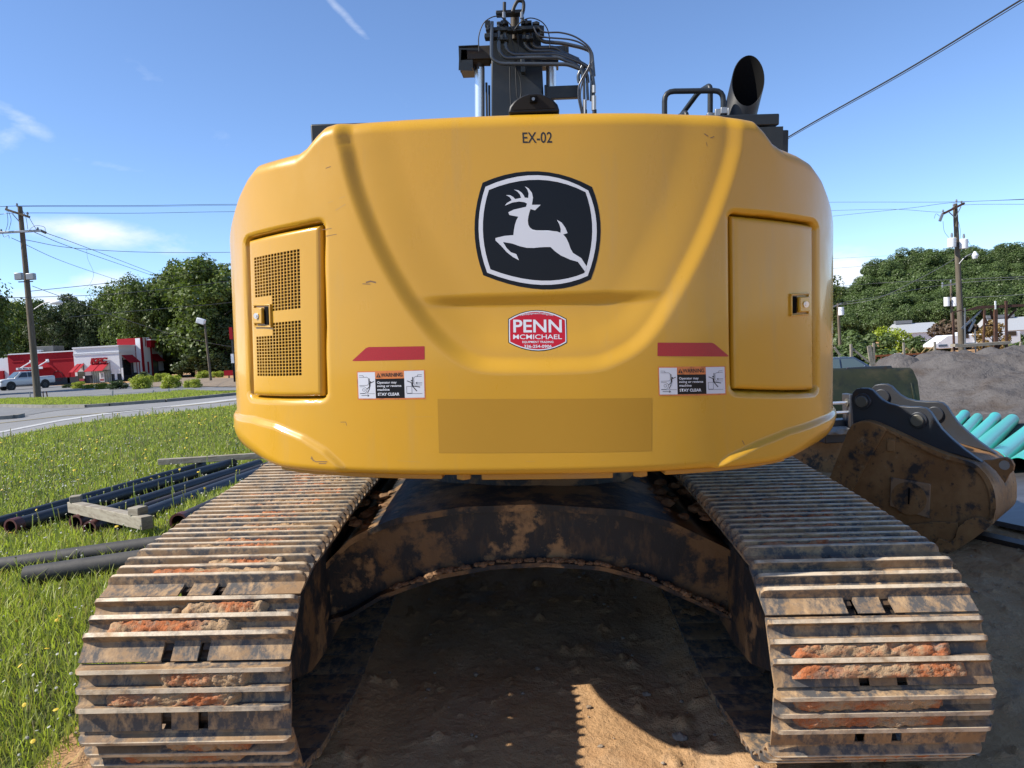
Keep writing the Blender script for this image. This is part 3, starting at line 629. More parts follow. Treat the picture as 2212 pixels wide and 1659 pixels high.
# ---- rear camera housing on top
b = B(); prof = [(-.092, 0), (-.092, .012), (-.086, .034), (-.070, .055), (-.045, .073), (-.015, .084), (.015, .084), (.045, .073), (.070, .055), (.086, .034), (.092, .012), (.092, 0)]
hood_c = Vector((.060, -2.17, 2.716))
b.prism(prof, lambda u, v, w: hood_c + Vector((u*1.04, w, v*.86)), .16); hs = U('camera_housing', b, m_black, bevel=.008)
b = B(); b.prism([(u*.86, .014+v*.62) for u, v in prof], lambda u, v, w: hood_c + Vector((u, -.004+w, v)), .003); b.mi = 0; C('camera_recess', b, M('recess_brown', (.018, .014, .010), .6, spec=.2), hs)
b = B(); b.box(hood_c+Vector((0, -.008, .048)), (.028, .012, .026)); C('camera_lens', b, m_dark, hs, bevel=.002)
b = B(); b.disc(hood_c+Vector((0, -.013, .048)), .006, 10, (0, -1, 0), .003); C('lens_glass', b, m_steel, hs)
# ---- upper deck, engine hood, exhaust, hand rails
b = B(); b.bx(-1.36, 1.36, -1.25, 2.2, 1.36, 1.50); U('deck', b, m_blk, bevel=.01)
b = B(); b.bx(-1.30, -.45, -1.55, .1, 1.5, 2.52); b.bx(.45, 1.34, -1.3, 1.9, 1.5, 2.35); U('engine_hood', b, m_yel2, bevel=.03)
b = B(); b.T = UM.inverted(); b.bx(-1.083, -.75, -1.0, -.35, 2.3, 2.945); U('side_box', b, m_blk, bevel=.008)
b = B(); b.T = UM.inverted(); b.bx(.45, 1.40, -.78, .2, 2.3, 2.905); b.bx(.62, 1.43, -.8, .22, 2.912, 2.972); b.bx(1.402, 1.489, -.78, .15, 2.3, 2.888); ob = U('exhaust_box', b, m_blk, bevel=.006)
b = B(); b.bx(.45, 1.2, -1.4, -.6, 2.30, 2.78); U('rear_cover', b, m_blk)
# exhaust stack: slanted cut tube
pa, pb = UM.inverted() @ Vector((1.27, -.52, 2.93)), UM.inverted() @ Vector((1.365, -.54, 3.35)); axv = (pb-pa).normalized(); xr = axv.cross(Vector((0, 1, 0))).normalized(); yr = axv.cross(xr).normalized()
if yr.y > 0: yr = -yr
n = 40; b = B(); vs = []; r = .094
for i in range(n):
    t = 2*math.pi*i/n; o_ = xr*r*math.cos(t)+yr*r*math.sin(t); L = (pb-pa).length*1.05 - (math.sin(t)+1)*.5*.32
    vs += [pa+o_, pa+o_+axv*L, pa+o_*.955+axv*L, pa+o_*.955]
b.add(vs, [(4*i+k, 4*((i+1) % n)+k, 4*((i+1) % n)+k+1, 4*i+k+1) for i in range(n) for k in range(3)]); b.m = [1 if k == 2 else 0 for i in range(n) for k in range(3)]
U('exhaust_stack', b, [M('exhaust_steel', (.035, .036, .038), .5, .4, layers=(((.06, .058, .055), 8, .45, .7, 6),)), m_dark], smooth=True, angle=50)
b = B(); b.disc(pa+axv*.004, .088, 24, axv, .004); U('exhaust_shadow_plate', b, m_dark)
def tb(name, pts, r, rr, mat=m_blk, n=10, par=None, T=None): 
    b = B(); b.T = T; b.tube(rounded(pts, rr) if rr else pts, r, n); return U(name, b, mat, smooth=True, angle=60) if par is None else C(name, b, mat, par, smooth=True, angle=60)
tb('handrail', [(.805, -.62, 2.93), (.805, -.62, 3.135), (1.137, -.62, 3.13), (1.137, -.62, 2.93)], .0155, .055, T=UM.inverted() @ Matrix.Translation((.034, 0, .012)))
tb('handrail', [(1.08, -.55, 2.93), (1.08, -.55, 3.18), (1.045, -.40, 3.175), (.99, -.15, 3.09), (.985, -.15, 2.93)], .0155, .035, T=UM.inverted() @ Matrix.Translation((.034, 0, .012)))
tb('handrail', [(.955, -.5, 2.93), (.955, -.5, 3.045), (.92, -.3, 3.045), (.90, -.25, 2.93)], .014, .03, T=UM.inverted() @ Matrix.Translation((.034, 0, .012)))
b = B(); b.T = UM.inverted() @ Matrix.Translation((.034, 0, .012)); b.bx(1.118, 1.155, -.645, -.60, 3.0, 3.035); b.bx(1.155, 1.162, -.65, -.6, 2.985, 3.03); b.bx(1.09, 1.120, -.63, -.61, 2.985, 3.03); b.bx(1.06, 1.10, -.575, -.53, 2.995, 3.022); U('rail_clamp', b, m_zinc, bevel=.003)
# ---- boom
bm_x0, bm_x1 = -.262, .285
b = B(); b.T = UM.inverted(); b.add([(-.265, 2.9, 3.55), (.29, 2.9, 3.55), (.262, 3.02, 4.62), (-.238, 3.02, 4.62), (-.265, 3.6, 3.55), (.29, 3.6, 3.55), (.262, 3.75, 4.72), (-.238, 3.75, 4.72)], [(0, 1, 2, 3), (4, 5, 6, 7), (0, 1, 5, 4), (2, 3, 7, 6), (1, 2, 6, 5), (0, 3, 7, 4)])
b.add([(-.265, .5, 1.7), (.29, .5, 1.7), (.29, 2.9, 3.552), (-.265, 2.9, 3.552), (-.265, 1.0, 1.45), (.29, 1.0, 1.45), (.29, 3.6, 3.5), (-.265, 3.6, 3.5)], [(0, 1, 2, 3), (4, 5, 6, 7), (0, 1, 5, 4), (2, 3, 7, 6), (1, 2, 6, 5), (0, 3, 7, 4)])
U('boom', b, m_blk, bevel=.012)
boom = None
def z1(x, y, Y=2.9):     # keep the drawing units of the boom detail: x,z on the plane of its rear face
    xx = (932.6+x*.1984); yy = y*.1984
    f, r_, u_ = basis(rad(-.83), rad(7.29), rad(1.47)); d = f+(xx-1106)/1657*r_-(yy-829.5)/1657*u_
    t = (Y+5.145)/d.y; P = Vector((-.001, -5.145, 2.078))+d*t
    return UM.inverted() @ P
Bm = thing('_', '', '') if False else None
b = B(); b.box(z1(520, 600, 3.15)+Vector((.07, 0, 0)), (.38, .2, .13)); b.tube([z1(520, 545, 3.15), z1(520, 770, 3.15)], .052, 14); b.tube([z1(640, 640, 3.15), z1(400, 640, 3.15)], .072, 16); U('cylinder_rod_eye', b, M('greasy_iron', (.07, .055, .045), .6, .4, layers=(((.12, .08, .05), 15, .5, .7, 5),)), bevel=.006)
tb('lift_cylinder_rod', [z1(522, 740, 3.15), z1(525, 1500, 3.15)], .0515, 0, m_chrome, 20)
tb('lift_cylinder_rod', [z1(1300, 700, 3.15), z1(1303, 1500, 3.15)], .053, 0, m_chrome, 20)
b = B(); b.add([z1(300, 520, 3.0), z1(530, 525, 3.0), z1(530, 545, 3.0), z1(320, 540, 3.0), z1(315, 675, 3.0), z1(400, 680, 3.0), z1(450, 770, 3.0), z1(292, 765, 3.0)] , [(0, 1, 2, 3), (0, 3, 4, 7), (4, 5, 6, 7)])
for q in ((300, 520, 530, 770),): 
    p0, p1 = z1(q[0], q[1], 3.35), z1(q[2], q[3], 3.35); b.bx(p0.x, p1.x, 3.35, 3.37, p1.z, p0.z)
p0, p1 = z1(300, 520, 3.1), z1(308, 765, 3.1); b.bx(p0.x, p0.x+.008, 3.0, 3.37, p1.z, p0.z); b.bx(p0.x, p0.x+.2, 3.0, 3.37, p0.z-.008, p0.z); b.bx(p0.x, p0.x+.14, 3.0, 3.37, p1.z, p1.z+.08)
U('pin_guard', b, m_blk)
b = B(); p0, p1 = z1(1290, 505, 3.2), z1(1490, 605, 3.2); b.bx(p0.x, p1.x, 3.2, 3.3, p1.z, p0.z); b.bx(p1.x-.03, p1.x, 3.1, 3.3, p1.z, p0.z); p0, p1 = z1(1200, 640, 3.2), z1(1380, 740, 3.2); b.bx(p0.x, p1.x, 3.1, 3.3, p1.z, p0.z); U('pin_guard', b, m_blk)
b = B(); p0, p1 = z1(1225, 935), z1(1615, 1060); b.bx(p0.x, p1.x, 2.92, 3.0, p1.z, p0.z); b.bx(p0.x, p0.x+.02, 2.9, 3.02, p1.z-.01, p0.z+.01); U('hose_bracket', b, m_blk, bevel=.006)
for q in ((970, 660, 1020, 800), (715, 420, 835, 450), (985, 420, 1110, 440), (710, 250, 835, 275), (970, 245, 1090, 270), (590, 320, 680, 345), (580, 235, 640, 300), (575, 375, 720, 420), (1095, 260, 1175, 285), (1175, 300, 1225, 400), (700, 130, 1000, 160), (830, 320, 985, 350), (660, 310, 1200, 335)):
    p0, p1 = z1(q[0], q[1], 2.86), z1(q[2], q[3], 2.86); b = B(); b.bx(p0.x, p1.x, 2.80, 2.92, p1.z, p0.z); U('pipe_clamp', b, m_blk, bevel=.005)
for (x, y) in ((765, 410), (1050, 410), (765, 245), (1030, 240), (615, 300), (900, 320)): p = z1(x, y, 2.8); b = B(); b.bx(p.x-.012, p.x+.012, 2.78, 2.83, p.z-.02, p.z+.02); U('clamp_bolt', b, m_blk, bevel=.003)
b = B(); b.tube([z1(905, 150, 3.0), z1(905, 320, 3.0)], .045, 14); b.tube([z1(905, 320, 3.0), z1(905, 430, 3.0)], .03, 12); U('valve_block', b, M('brown_casting', (.085, .065, .045), .6, .3), bevel=.004)
PR = .019
m_pipe = M('grey_steel_pipe', (.10, .115, .135), .3, .2, spec=.6)
def zp(*pts, Y=2.80): return [z1(x, y, Y if len(p) < 3 else p[2]) for p in pts for x, y in (p[:2],)]
pipes = [ [(655, 235), (650, 640), (740, 695), (1480, 700), (1640, 760), (1650, 870)],
          [(728, 250), (735, 560), (790, 632), (1380, 625), (1560, 700), (1690, 800), (1700, 900)],
          [(795, 270), (810, 540), (880, 595), (1370, 590), (1640, 690), (1740, 760), (1745, 880)],
          [(1000, 265), (1015, 490), (1080, 555), (1300, 555), (1470, 600), (1610, 660), (1680, 800)],
          [(1072, 265), (1085, 470), (1130, 520), (1340, 515), (1440, 580), (1600, 650)],
          [(1135, 235), (1155, 400), (1210, 455), (1420, 470), (1640, 520), (1740, 560), (1765, 830)] ]
for i, P in enumerate(pipes): tb('hydraulic_pipe', zp(*P, Y=2.80+.035*i), PR, .045, m_pipe)
tb('hydraulic_pipe', zp((1640, 720), (1590, 830), (1605, 900)), PR*.9, .04, m_pipe)
for P in ([(1755, 830), (1770, 940), (1765, 1040)], [(1655, 850), (1660, 1080)], [(1690, 880), (1700, 1090)], [(1740, 880), (1735, 1100)]): tb('hydraulic_pipe', zp(*P), .014, .02, m_pipe)
for P, rr in (([(790, 150), (792, 25)], .0175), ([(985, 160), (1000, 90), (995, 20), (940, 10), (905, 60), (880, 130)], .0175)): tb('rubber_hose', spline(zp(*P)), rr, 0, m_hose)
for x in (787, 982): tb('hose_fitting', zp((x, 135), (x, 200)), .020, 0, m_steel)
for x in (790, 988): tb('hydraulic_pipe', zp((x, 190), (x, 260)), .017, 0)
for P in ([(515, 560), (512, 400), (560, 260), (650, 190), (740, 180), (830, 240), (885, 320)], [(905, 320), (950, 260), (1030, 205), (1110, 200), (1200, 240), (1260, 320), (1285, 440), (1285, 520)]): tb('grease_line', spline(zp(*P, Y=2.78)), .0055, 0, m_hose, 8)
for P in ([(1110, 290), (1150, 370), (1230, 405), (1500, 430), (1640, 480), (1715, 560), (1720, 700), (1640, 850), (1600, 950), (1600, 1080), (1635, 1250)], [(1155, 290), (1230, 350), (1400, 355), (1560, 400), (1700, 500), (1750, 600), (1740, 700), (1660, 850), (1625, 960), (1620, 1080), (1650, 1250)]): tb('pilot_hose', spline(zp(*P, Y=2.77)), .0085, 0, M('grey_hose', (.11, .11, .12), .3, .3), 8)
for P in ([(850, 730), (855, 1000), (870, 1290)], [(915, 340), (940, 400), (935, 600), (915, 720), (925, 1000), (945, 1100)], [(880, 340), (870, 420), (900, 560), (910, 720), (960, 850), (975, 1000), (955, 1100)], [(1850, 1), (1850, 2)][:0]): 
    if P: tb('grease_line', spline(zp(*P, Y=2.88)), .006, 0, m_hose, 8)
for x, y0, y1, r in ((1765, 930, 1010, .022), (1765, 1045, 1200, .026), (1665, 1090, 1240, .022)): tb('hose_fitting', zp((x, y0), (x, y1), Y=2.78), r, 0, m_zinc, 6)
for x, r in ((1772, .022), (1672, .018)): tb('rubber_hose', zp((x, 1195), (x+4, 1400), Y=2.78), r, 0, m_hose)
for P in ([(595, 900), (600, 1290)], [(625, 930), (628, 1290)]): tb('rubber_hose', zp(*P, Y=3.1), .012, 0, m_hose)
# ---- undercarriage: swing ring, X-frame
b = B(); b.tube([(.03, -.35, .93), (.03, -.35, 1.16)], .68, 48); b.tube([(.03, -.35, 1.16), (.03, -.35, 1.34)], .62, 48); b.go('swing_ring', m_mudarch, EX, smooth=True)
top = [(-1.30, .60), (-1.06, .67), (-.886, .837), (-.67, .929), (-.318, .982), (.076, .987), (.495, .947), (.727, .882), (1.035, .723), (1.136, .636), (1.30, .60)]
bot = [(-1.30, .35), (-1.078, .373), (-.915, .417), (-.753, .514), (-.448, .618), (-.187, .662), (.086, .671), (.376, .645), (.61, .574), (.933, .414), (1.117, .319), (1.30, .30)]
xs = np.linspace(-1.3, 1.3, 53); zt_ = np.interp(xs, *zip(*top)); zb_ = np.interp(xs, *zip(*bot))
b = B(); vs = []
yb = -1.36+.0*xs
for x, a, c in zip(xs, zt_, zb_): vs += [(x, -1.36, a-.035), (x, -1.36, c+.022)]
n = len(xs); fs = [(2*i, 2*i+2, 2*i+3, 2*i+1) for i in range(n-1)]; b.add(vs, fs)
def band(z0, z1_, y0, y1): # slab following a curve
    vs = []; [vs.extend([(x, y0, a), (x, y1, a), (x, y1, c), (x, y0, c)]) for x, a, c in zip(xs, z0, z1_)]
    return vs, [(4*i+k, 4*i+4+k, 4*i+4+(k+1) % 4, 4*i+(k+1) % 4) for i in range(n-1) for k in range(4)] + [(0, 1, 2, 3), tuple(4*(n-1)+k for k in range(4))]
b.add(*band(zt_, zt_-.033, -1.40, .3)); b.add(*band(zb_+.022, zb_, -1.43, .3)); b.go('car_body', m_mudarch, EX, smooth=True, angle=30)
b = B()
for s in (-1, 1):
    for x0, x1, y0, y1 in ((.55, 1.1, -.6, 1.6),): b.add([(s*.5, .9, .9), (s*1.3, 1.3, .62), (s*1.3, 1.7, .62), (s*.3, 1.0, .95), (s*.5, .9, .5), (s*1.3, 1.3, .32), (s*1.3, 1.7, .32), (s*.3, 1.0, .5)], [(0, 1, 2, 3), (4, 5, 6, 7), (0, 1, 5, 4), (1, 2, 6, 5), (2, 3, 7, 6), (3, 0, 4, 7)])
b.go('front_leg', m_mudarch, EX)
# mud piled on the ledges of the X-frame
def lumps(P, r, sq, n_, seed, mat, name, par, sub=3):
    rg = np.random.default_rng(seed); b = B()
    for i in range(n_):
        c = Vector(P(rg)); rr = r*(.4+rg.random()); 
        m_ = bmesh.new(); bmesh.ops.create_icosphere(m_, subdivisions=1, radius=rr)
        R = Matrix.Rotation(rg.random()*6, 3, 'Z') @ Matrix.Rotation(rg.random()*6, 3, 'X')
        vs = [c + Vector((*(R @ (v.co*(.75+.5*rg.random())))[:2], (R @ v.co)[2]*sq)) for v in m_.verts]; b.add(vs, [tuple(v.index for v in f.verts) for f in m_.faces]); m_.free()
    o = b.go(name, mat, par); return tag(o, kind='stuff')
lumps(lambda g: (lambda x: (x, -1.39-.03*g.random(), float(np.interp(x, *zip(*bot)))+.028))(g.uniform(-.7, 1.15)), .018, .6, 200, 5, m_mud, 'mud_clods', EX)
lumps(lambda g: (lambda s: (s*g.uniform(.70, 1.0), g.uniform(-1.3, -.6), .84+.05*g.random()))(g.choice((-1, 1))), .035, .5, 70, 16, m_mud, 'mud_clods', EX)
# ---- tracks
def shoe_mesh():
    yt = [-.108, -.106, -.100, -.096, -.081, -.074, -.064, -.044, -.032, -.027, -.010, -.003, .007, .027, .037, .042, .059, .066, .078, .140]
    zt2 = [.004, .0105, .016, .052, .052, .017, .0105, .0105, .017, .052, .052, .017, .0105, .0105, .017, .052, .052, .016, .0115, .0085]
    prof = list(zip(yt, zt2)) + [(.140, .004), (.085, -.0012), (0, -.0012), (-.100, -.0012)]
    n = len(prof); b = B()
    def section(x0, x1, cut0, cut1, pr):
        vs = []
        stations = [(x0, .55 if cut0 else 1), (x0+.012, .90), (x0+.028, 1)] if cut0 else [(x0, 1)]
        stations += [(x1-.028, 1), (x1-.012, .90), (x1, .55)] if cut1 else [(x1, 1)]
        for x, k in stations:
            for y, z in pr: vs.append((x, y, z if z < .03 else .0135+(z-.0135)*k))
        m = len(stations); q = len(pr)
        fs = [(i*q+j, i*q+(j+1) % q, (i+1)*q+(j+1) % q, (i+1)*q+j) for i in range(m-1) for j in range(q)]
        fs += [tuple(range(q)), tuple(range((m-1)*q, m*q))]
        b.add(vs, fs)
    short = list(zip(yt, zt2))[:18] + [(.070, .001), (0, -.0012), (-.100, -.0012)]
    section(-.40, -.088, True, False, prof); section(-.088, -.050, False, False, short); section(-.050, .050, False, False, prof); section(.050, .088, False, False, short); section(.088, .40, False, True, prof)
    for x in (-.078, .078):
        for y in (-.054, .016): b.dome((x, y, .010), .0185, (0, 0, 1), 10, 3, .75)
    me = b.me('track_shoe'); me.materials.append(m_shoe); me.shade_smooth(); me.set_sharp_from_angle(angle=rad(38)); return me
shoe = shoe_mesh()
b = B()
for x in (-.075, .075):
    b.box((x, 0, -.045), (.035, .19, .085)); b.tube([(x-.03, -.108, -.055), (x+.03, -.108, -.055)], .032, 10)
link_me = b.me('track_link'); link_me.materials.append(m_link)
# chain path (machine y,z) : pin line
RP = .352; cr, cf = (-2.060, .525), (2.06, .53); ztop = .525+RP; zbot = .098
path = []
a_end = None
for a in np.linspace(90, 232, 60): path.append((cr[0]+RP*math.cos(rad(a)), cr[1]+RP*math.sin(rad(a))))
path += [(-1.50, zbot+.012), (-1.35, zbot), (1.35, zbot), (1.50, zbot+.012)]
for a in np.linspace(-52, 90, 60): path.append((cf[0]+RP*math.cos(rad(a)), cf[1]+RP*math.sin(rad(a))))
path += [(cf[0]-.2, ztop-.0), (1.0, ztop-.004), (.5, ztop-.012), (0, ztop-.003), (-.6, ztop-.010), (-1.2, ztop), (-1.7, ztop+.002), (cr[0], ztop)]
path = np.array(path); seg = np.r_[0, np.cumsum(np.hypot(*np.diff(path, axis=0).T))]; LEN = seg[-1]
def onpath(s): s = s % LEN; return np.array([np.interp(s, seg, path[:, 0]), np.interp(s, seg, path[:, 1])])
NS = 49
def march(s0):
    def run(p):
        s = s0; pts = [onpath(s)]
        for i in range(NS):
            lo, hi = s+p*.5, s+p*1.6; a = onpath(s)
            for _ in range(30):
                m_ = (lo+hi)/2
                if np.hypot(*(onpath(m_)-a)) < p: lo = m_
                else: hi = m_
            s = lo; pts.append(onpath(s))
        return s-s0, pts
    lo, hi = .19, .24
    for _ in range(24):
        p = (lo+hi)/2; L, pts = run(p)
        if L < LEN: lo = p
        else: hi = p
    return pts
def clay_mesh(seed, wx):
    """caked soil filling the two gutters between the bars"""
    rg = np.random.default_rng(seed); b = B(); V = []; F = []
    for (ya, yb_) in ((-.076, -.030), (-.006, .040), (.064, .112)):
        if rg.random() < (.06 if ya < .05 else .75): continue
        x0 = rg.uniform(-.33, -.18); x1 = x0 + rg.uniform(.34, .64)*wx; x1 = min(x1, .34)
        nx, ny = 46, 8; xs_ = np.linspace(x0, x1, nx); ys_ = np.linspace(ya, yb_, ny); XX, YY = np.meshgrid(xs_, ys_, indexing='ij')
        e = np.minimum(sst(x0, x0+.035, XX+.012*vnoise(XX, YY, 60, 2, seed)), 1-sst(x1-.05, x1, XX+.012*vnoise(XX, YY, 60, 2, seed+5)))
        side_ = np.sin(np.linspace(0, math.pi, ny))[None, :]**.35
        H = .003 + e*(.028+.012*(vnoise(XX, YY, 14, 2, seed+1)*.5+.5)+.012*vnoise(XX, YY, 70, 3, seed+2)+.008*(rg.random(XX.shape)-.4))*(.86+.14*side_)
        k = len(V); V += np.stack([XX, YY, np.maximum(H+.006*e, -.003)], -1).reshape(-1, 3).tolist(); F += (gridfaces(nx, ny)+k).tolist()
    if not V: return clay_mesh(seed+100, wx)
    me = npmesh('dried_clay', V, F, False); me.materials.append(m_clay); return me
clays = [clay_mesh(s, 1.0) for s in range(20, 34)]; clays_big = [clay_mesh(s, 1.6) for s in range(60, 68)]
wx_rand = random.Random(4)
for side_, phase in ((-1, .163), (1, .058)):
    tr = bpy.data.objects.new('track', None); COL.objects.link(tr); tr.parent = EX; tr.location = (side_*1.295, 0, 0)
    pts = march(phase)
    for i in range(NS):
        a, c = pts[i], pts[i+1]; m_ = (a+c)/2; d = (c-a)/np.linalg.norm(c-a)       # travel direction: over the rear end downwards
        up = np.array([-d[1], d[0]]);
        if True:
            cen = np.array([0, .45]); 
            if np.dot(m_-cen, up) < 0: up = -up
        R = Matrix(((1, 0, 0), (0, d[0], up[0]), (0, d[1], up[1])))
        if R.determinant() < 0: R = Matrix(((-1, 0, 0), (0, d[0], up[0]), (0, d[1], up[1])))
        jit = wx_rand.uniform(-.004, .004)
        Mx = Matrix.Translation((jit, m_[0]+up[0]*.057, m_[1]+up[1]*.057)) @ R.to_4x4()
        o = bpy.data.objects.new('track_shoe', shoe); COL.objects.link(o); o.parent = tr; o.matrix_local = Mx
        o = bpy.data.objects.new('track_link', link_me); COL.objects.link(o); o.parent = tr; o.matrix_local = Mx
        if m_[1] > .2 and wx_rand.random() < .93:
            o = bpy.data.objects.new('dried_clay', (clays_big if side_ > 0 and wx_rand.random() < .9 else clays)[wx_rand.randrange(8)]); COL.objects.link(o); o.parent = tr; o.matrix_local = Mx
    # frame, idler
    b = B()
    fp = [(-1.95, .72), (-2.12, .62), (-2.16, .46), (-1.75, .30), (-1.5, .27), (1.5, .27), (2.1, .40), (2.1, .65), (1.9, .74), (1.0, .80), (-1.2, .80)]
    xin, xout = (-side_*.27, side_*.22)
    b.prism(fp, lambda u, v, w: Vector((xin+w, u, v)), xout-xin); b.go('track_frame', m_mudarch, tr, bevel=.01)
    for cy, nm in ((cr[0], 'sprocket'), (cf[0], 'idler')):
        b = B(); b.tube([(-.09, cy, .525), (.09, cy, .525)], .27, 28); b.tube([(-.03, cy, .525), (.03, cy, .525)], .335, 28); b.tube([(-side_*.24, cy, .525), (side_*.25, cy, .525)], .19, 24); b.go(nm, m_mudarch, tr, smooth=True)
    b = B()
    b.tube([(-.13, 0, 0), (.13, 0, 0)], .095, 16); ro = None
    for y in np.linspace(-1.45, 1.45, 9):
        if ro is None: ro = b.go('track_roller', m_link, tr, smooth=True)
        else: ro = ro.copy(); COL.objects.link(ro)
        ro.parent = tr; ro.location = (0, y, .20)
# ================================================================ SURROUNDINGS
def LT(label): return label
# ---- materials
m_wood = M('weathered_timber', (.42, .37, .28), .85, layers=(((.26, .21, .15), 4, .45, .65, 8, (1, 1, 6)), ((.52, .47, .37), 9, .55, .75, 6)), bump=((30, .4, .004),))
m_pole = M('utility_pole_wood', (.16, .125, .085), .9, layers=(((.24, .20, .15), 3, .45, .65, 8, (4, 4, .4)), ((.09, .07, .05), 6, .55, .7, 6, (3, 3, .3))), bump=((30, .5, .01),))
m_iron = M('ductile_iron_pipe', (.028, .033, .042), .48, .1, layers=(((.05, .055, .065), 2.5, .4, .65, 6), ((.07, .05, .04), 6, .62, .75, 6)), bump=((60, .2, .003),))
m_iron2 = M('brown_iron_pipe', (.045, .035, .03), .55, .1, layers=(((.08, .055, .04), 4, .45, .7, 6),))
m_primer = M('red_oxide_end', (.14, .035, .03), .6, layers=(((.07, .03, .03), 8, .5, .7, 4),))
m_oldpipe = M('old_grey_pipe', (.055, .052, .05), .7, layers=(((.10, .09, .08), 6, .45, .7, 7),), bump=((40, .3, .003),))
m_teal = M('green_sewer_pvc', (.06, .68, .56), .35, 0, .2, .2)
m_teal2 = M('blue_tinted_pvc', (.10, .36, .42), .35)
m_insul = M('porcelain_insulator', (.30, .33, .36), .3)
m_galv = M('galvanised_steel', (.42, .43, .44), .45, .7)
m_wire = M('overhead_wire_black', (.035, .035, .035), .5)
m_wire2 = M('overhead_wire_pale', (.20, .21, .22), .45, .4)
m_white = M('white_painted_metal', (1.1, 1.12, 1.14), .4)
m_wallw = M('white_painted_block', (1.05, 1.06, 1.09), .8)
m_wallr = M('red_painted_block', (.46, .010, .022), .7, spec=.2)
m_awn = M('red_awning_cloth', (.55, .012, .03), .7, spec=.2)
m_navy = M('dark_blue_base', (.025, .03, .045), .7)
m_glass = M('dark_window_glass', (.02, .025, .03), .06, 0, 0, spec=.8)
m_glass2 = M('pale_window_glass', (.16, .22, .22), .08, spec=.8)
m_rust = M('rusty_steel', (.10, .045, .028), .85, layers=(((.18, .08, .04), 4, .45, .7, 6), ((.05, .03, .025), 9, .55, .7, 6)), bump=((40, .3, .004),))
m_tyre = M('tyre_rubber', (.018, .018, .018), .85)
m_olive = M('olive_worn_steel', (.045, .050, .022), .5, .3, layers=(((.10, .085, .04), 2.5, .5, .68, 8), ((.025, .03, .02), 6, .5, .7, 6)), bump=((40, .15, .003),))
m_bk = M('rusty_bucket_steel', (.34, .165, .06), .6, .05, spec=.3, layers=(((.50, .27, .11), 2.3, .42, .60, 8), ((.07, .06, .055), 3.4, .54, .60, 10), ((.09, .07, .06), 12, .58, .66, 9, (1, 3, .6)), ((.55, .36, .19), 12, .60, .70, 8), ((.11, .065, .04), 24, .6, .7, 5)), bump=((14, .25, .008), (90, .25, .002)))
m_bkd = M('dark_ear_steel', (.06, .068, .085), .42, .35, layers=(((.065, .060, .060), 3, .45, .65, 8), ((.12, .065, .035), 6, .60, .72, 8)), bump=((50, .2, .003),))
m_pin = M('worn_pin_end', (.24, .23, .20), .4, .6)
m_grav = M('screenings_gravel', (.145, .132, .128), .95, layers=(((.20, .185, .178), 1.2, .4, .65, 8), ((.12, .098, .085), .8, .52, .7, 6, (1, 1, 3)), ((.27, .25, .235), 45, .62, .72, 3)), bump=((2.2, .9, .16), (9, .8, .05), (40, .9, .02)), spec=.1)
m_plate = M('road_plate_steel', (.20, .19, .20), .45, .5, layers=(((.13, .12, .125), 1.2, .4, .7, 6, (1, 5, 1)),))
m_concr = M('broken_concrete', (.42, .39, .34), .9, layers=(((.28, .24, .19), 7, .5, .7, 5),), bump=((20, .5, .02),))
LK = 1.05
m_bkl = M('worn_brown_steel', (.50, .30, .16), .6, .05, layers=(((.12, .10, .09), 7, .52, .62, 8),), bump=((30, .3, .004),))
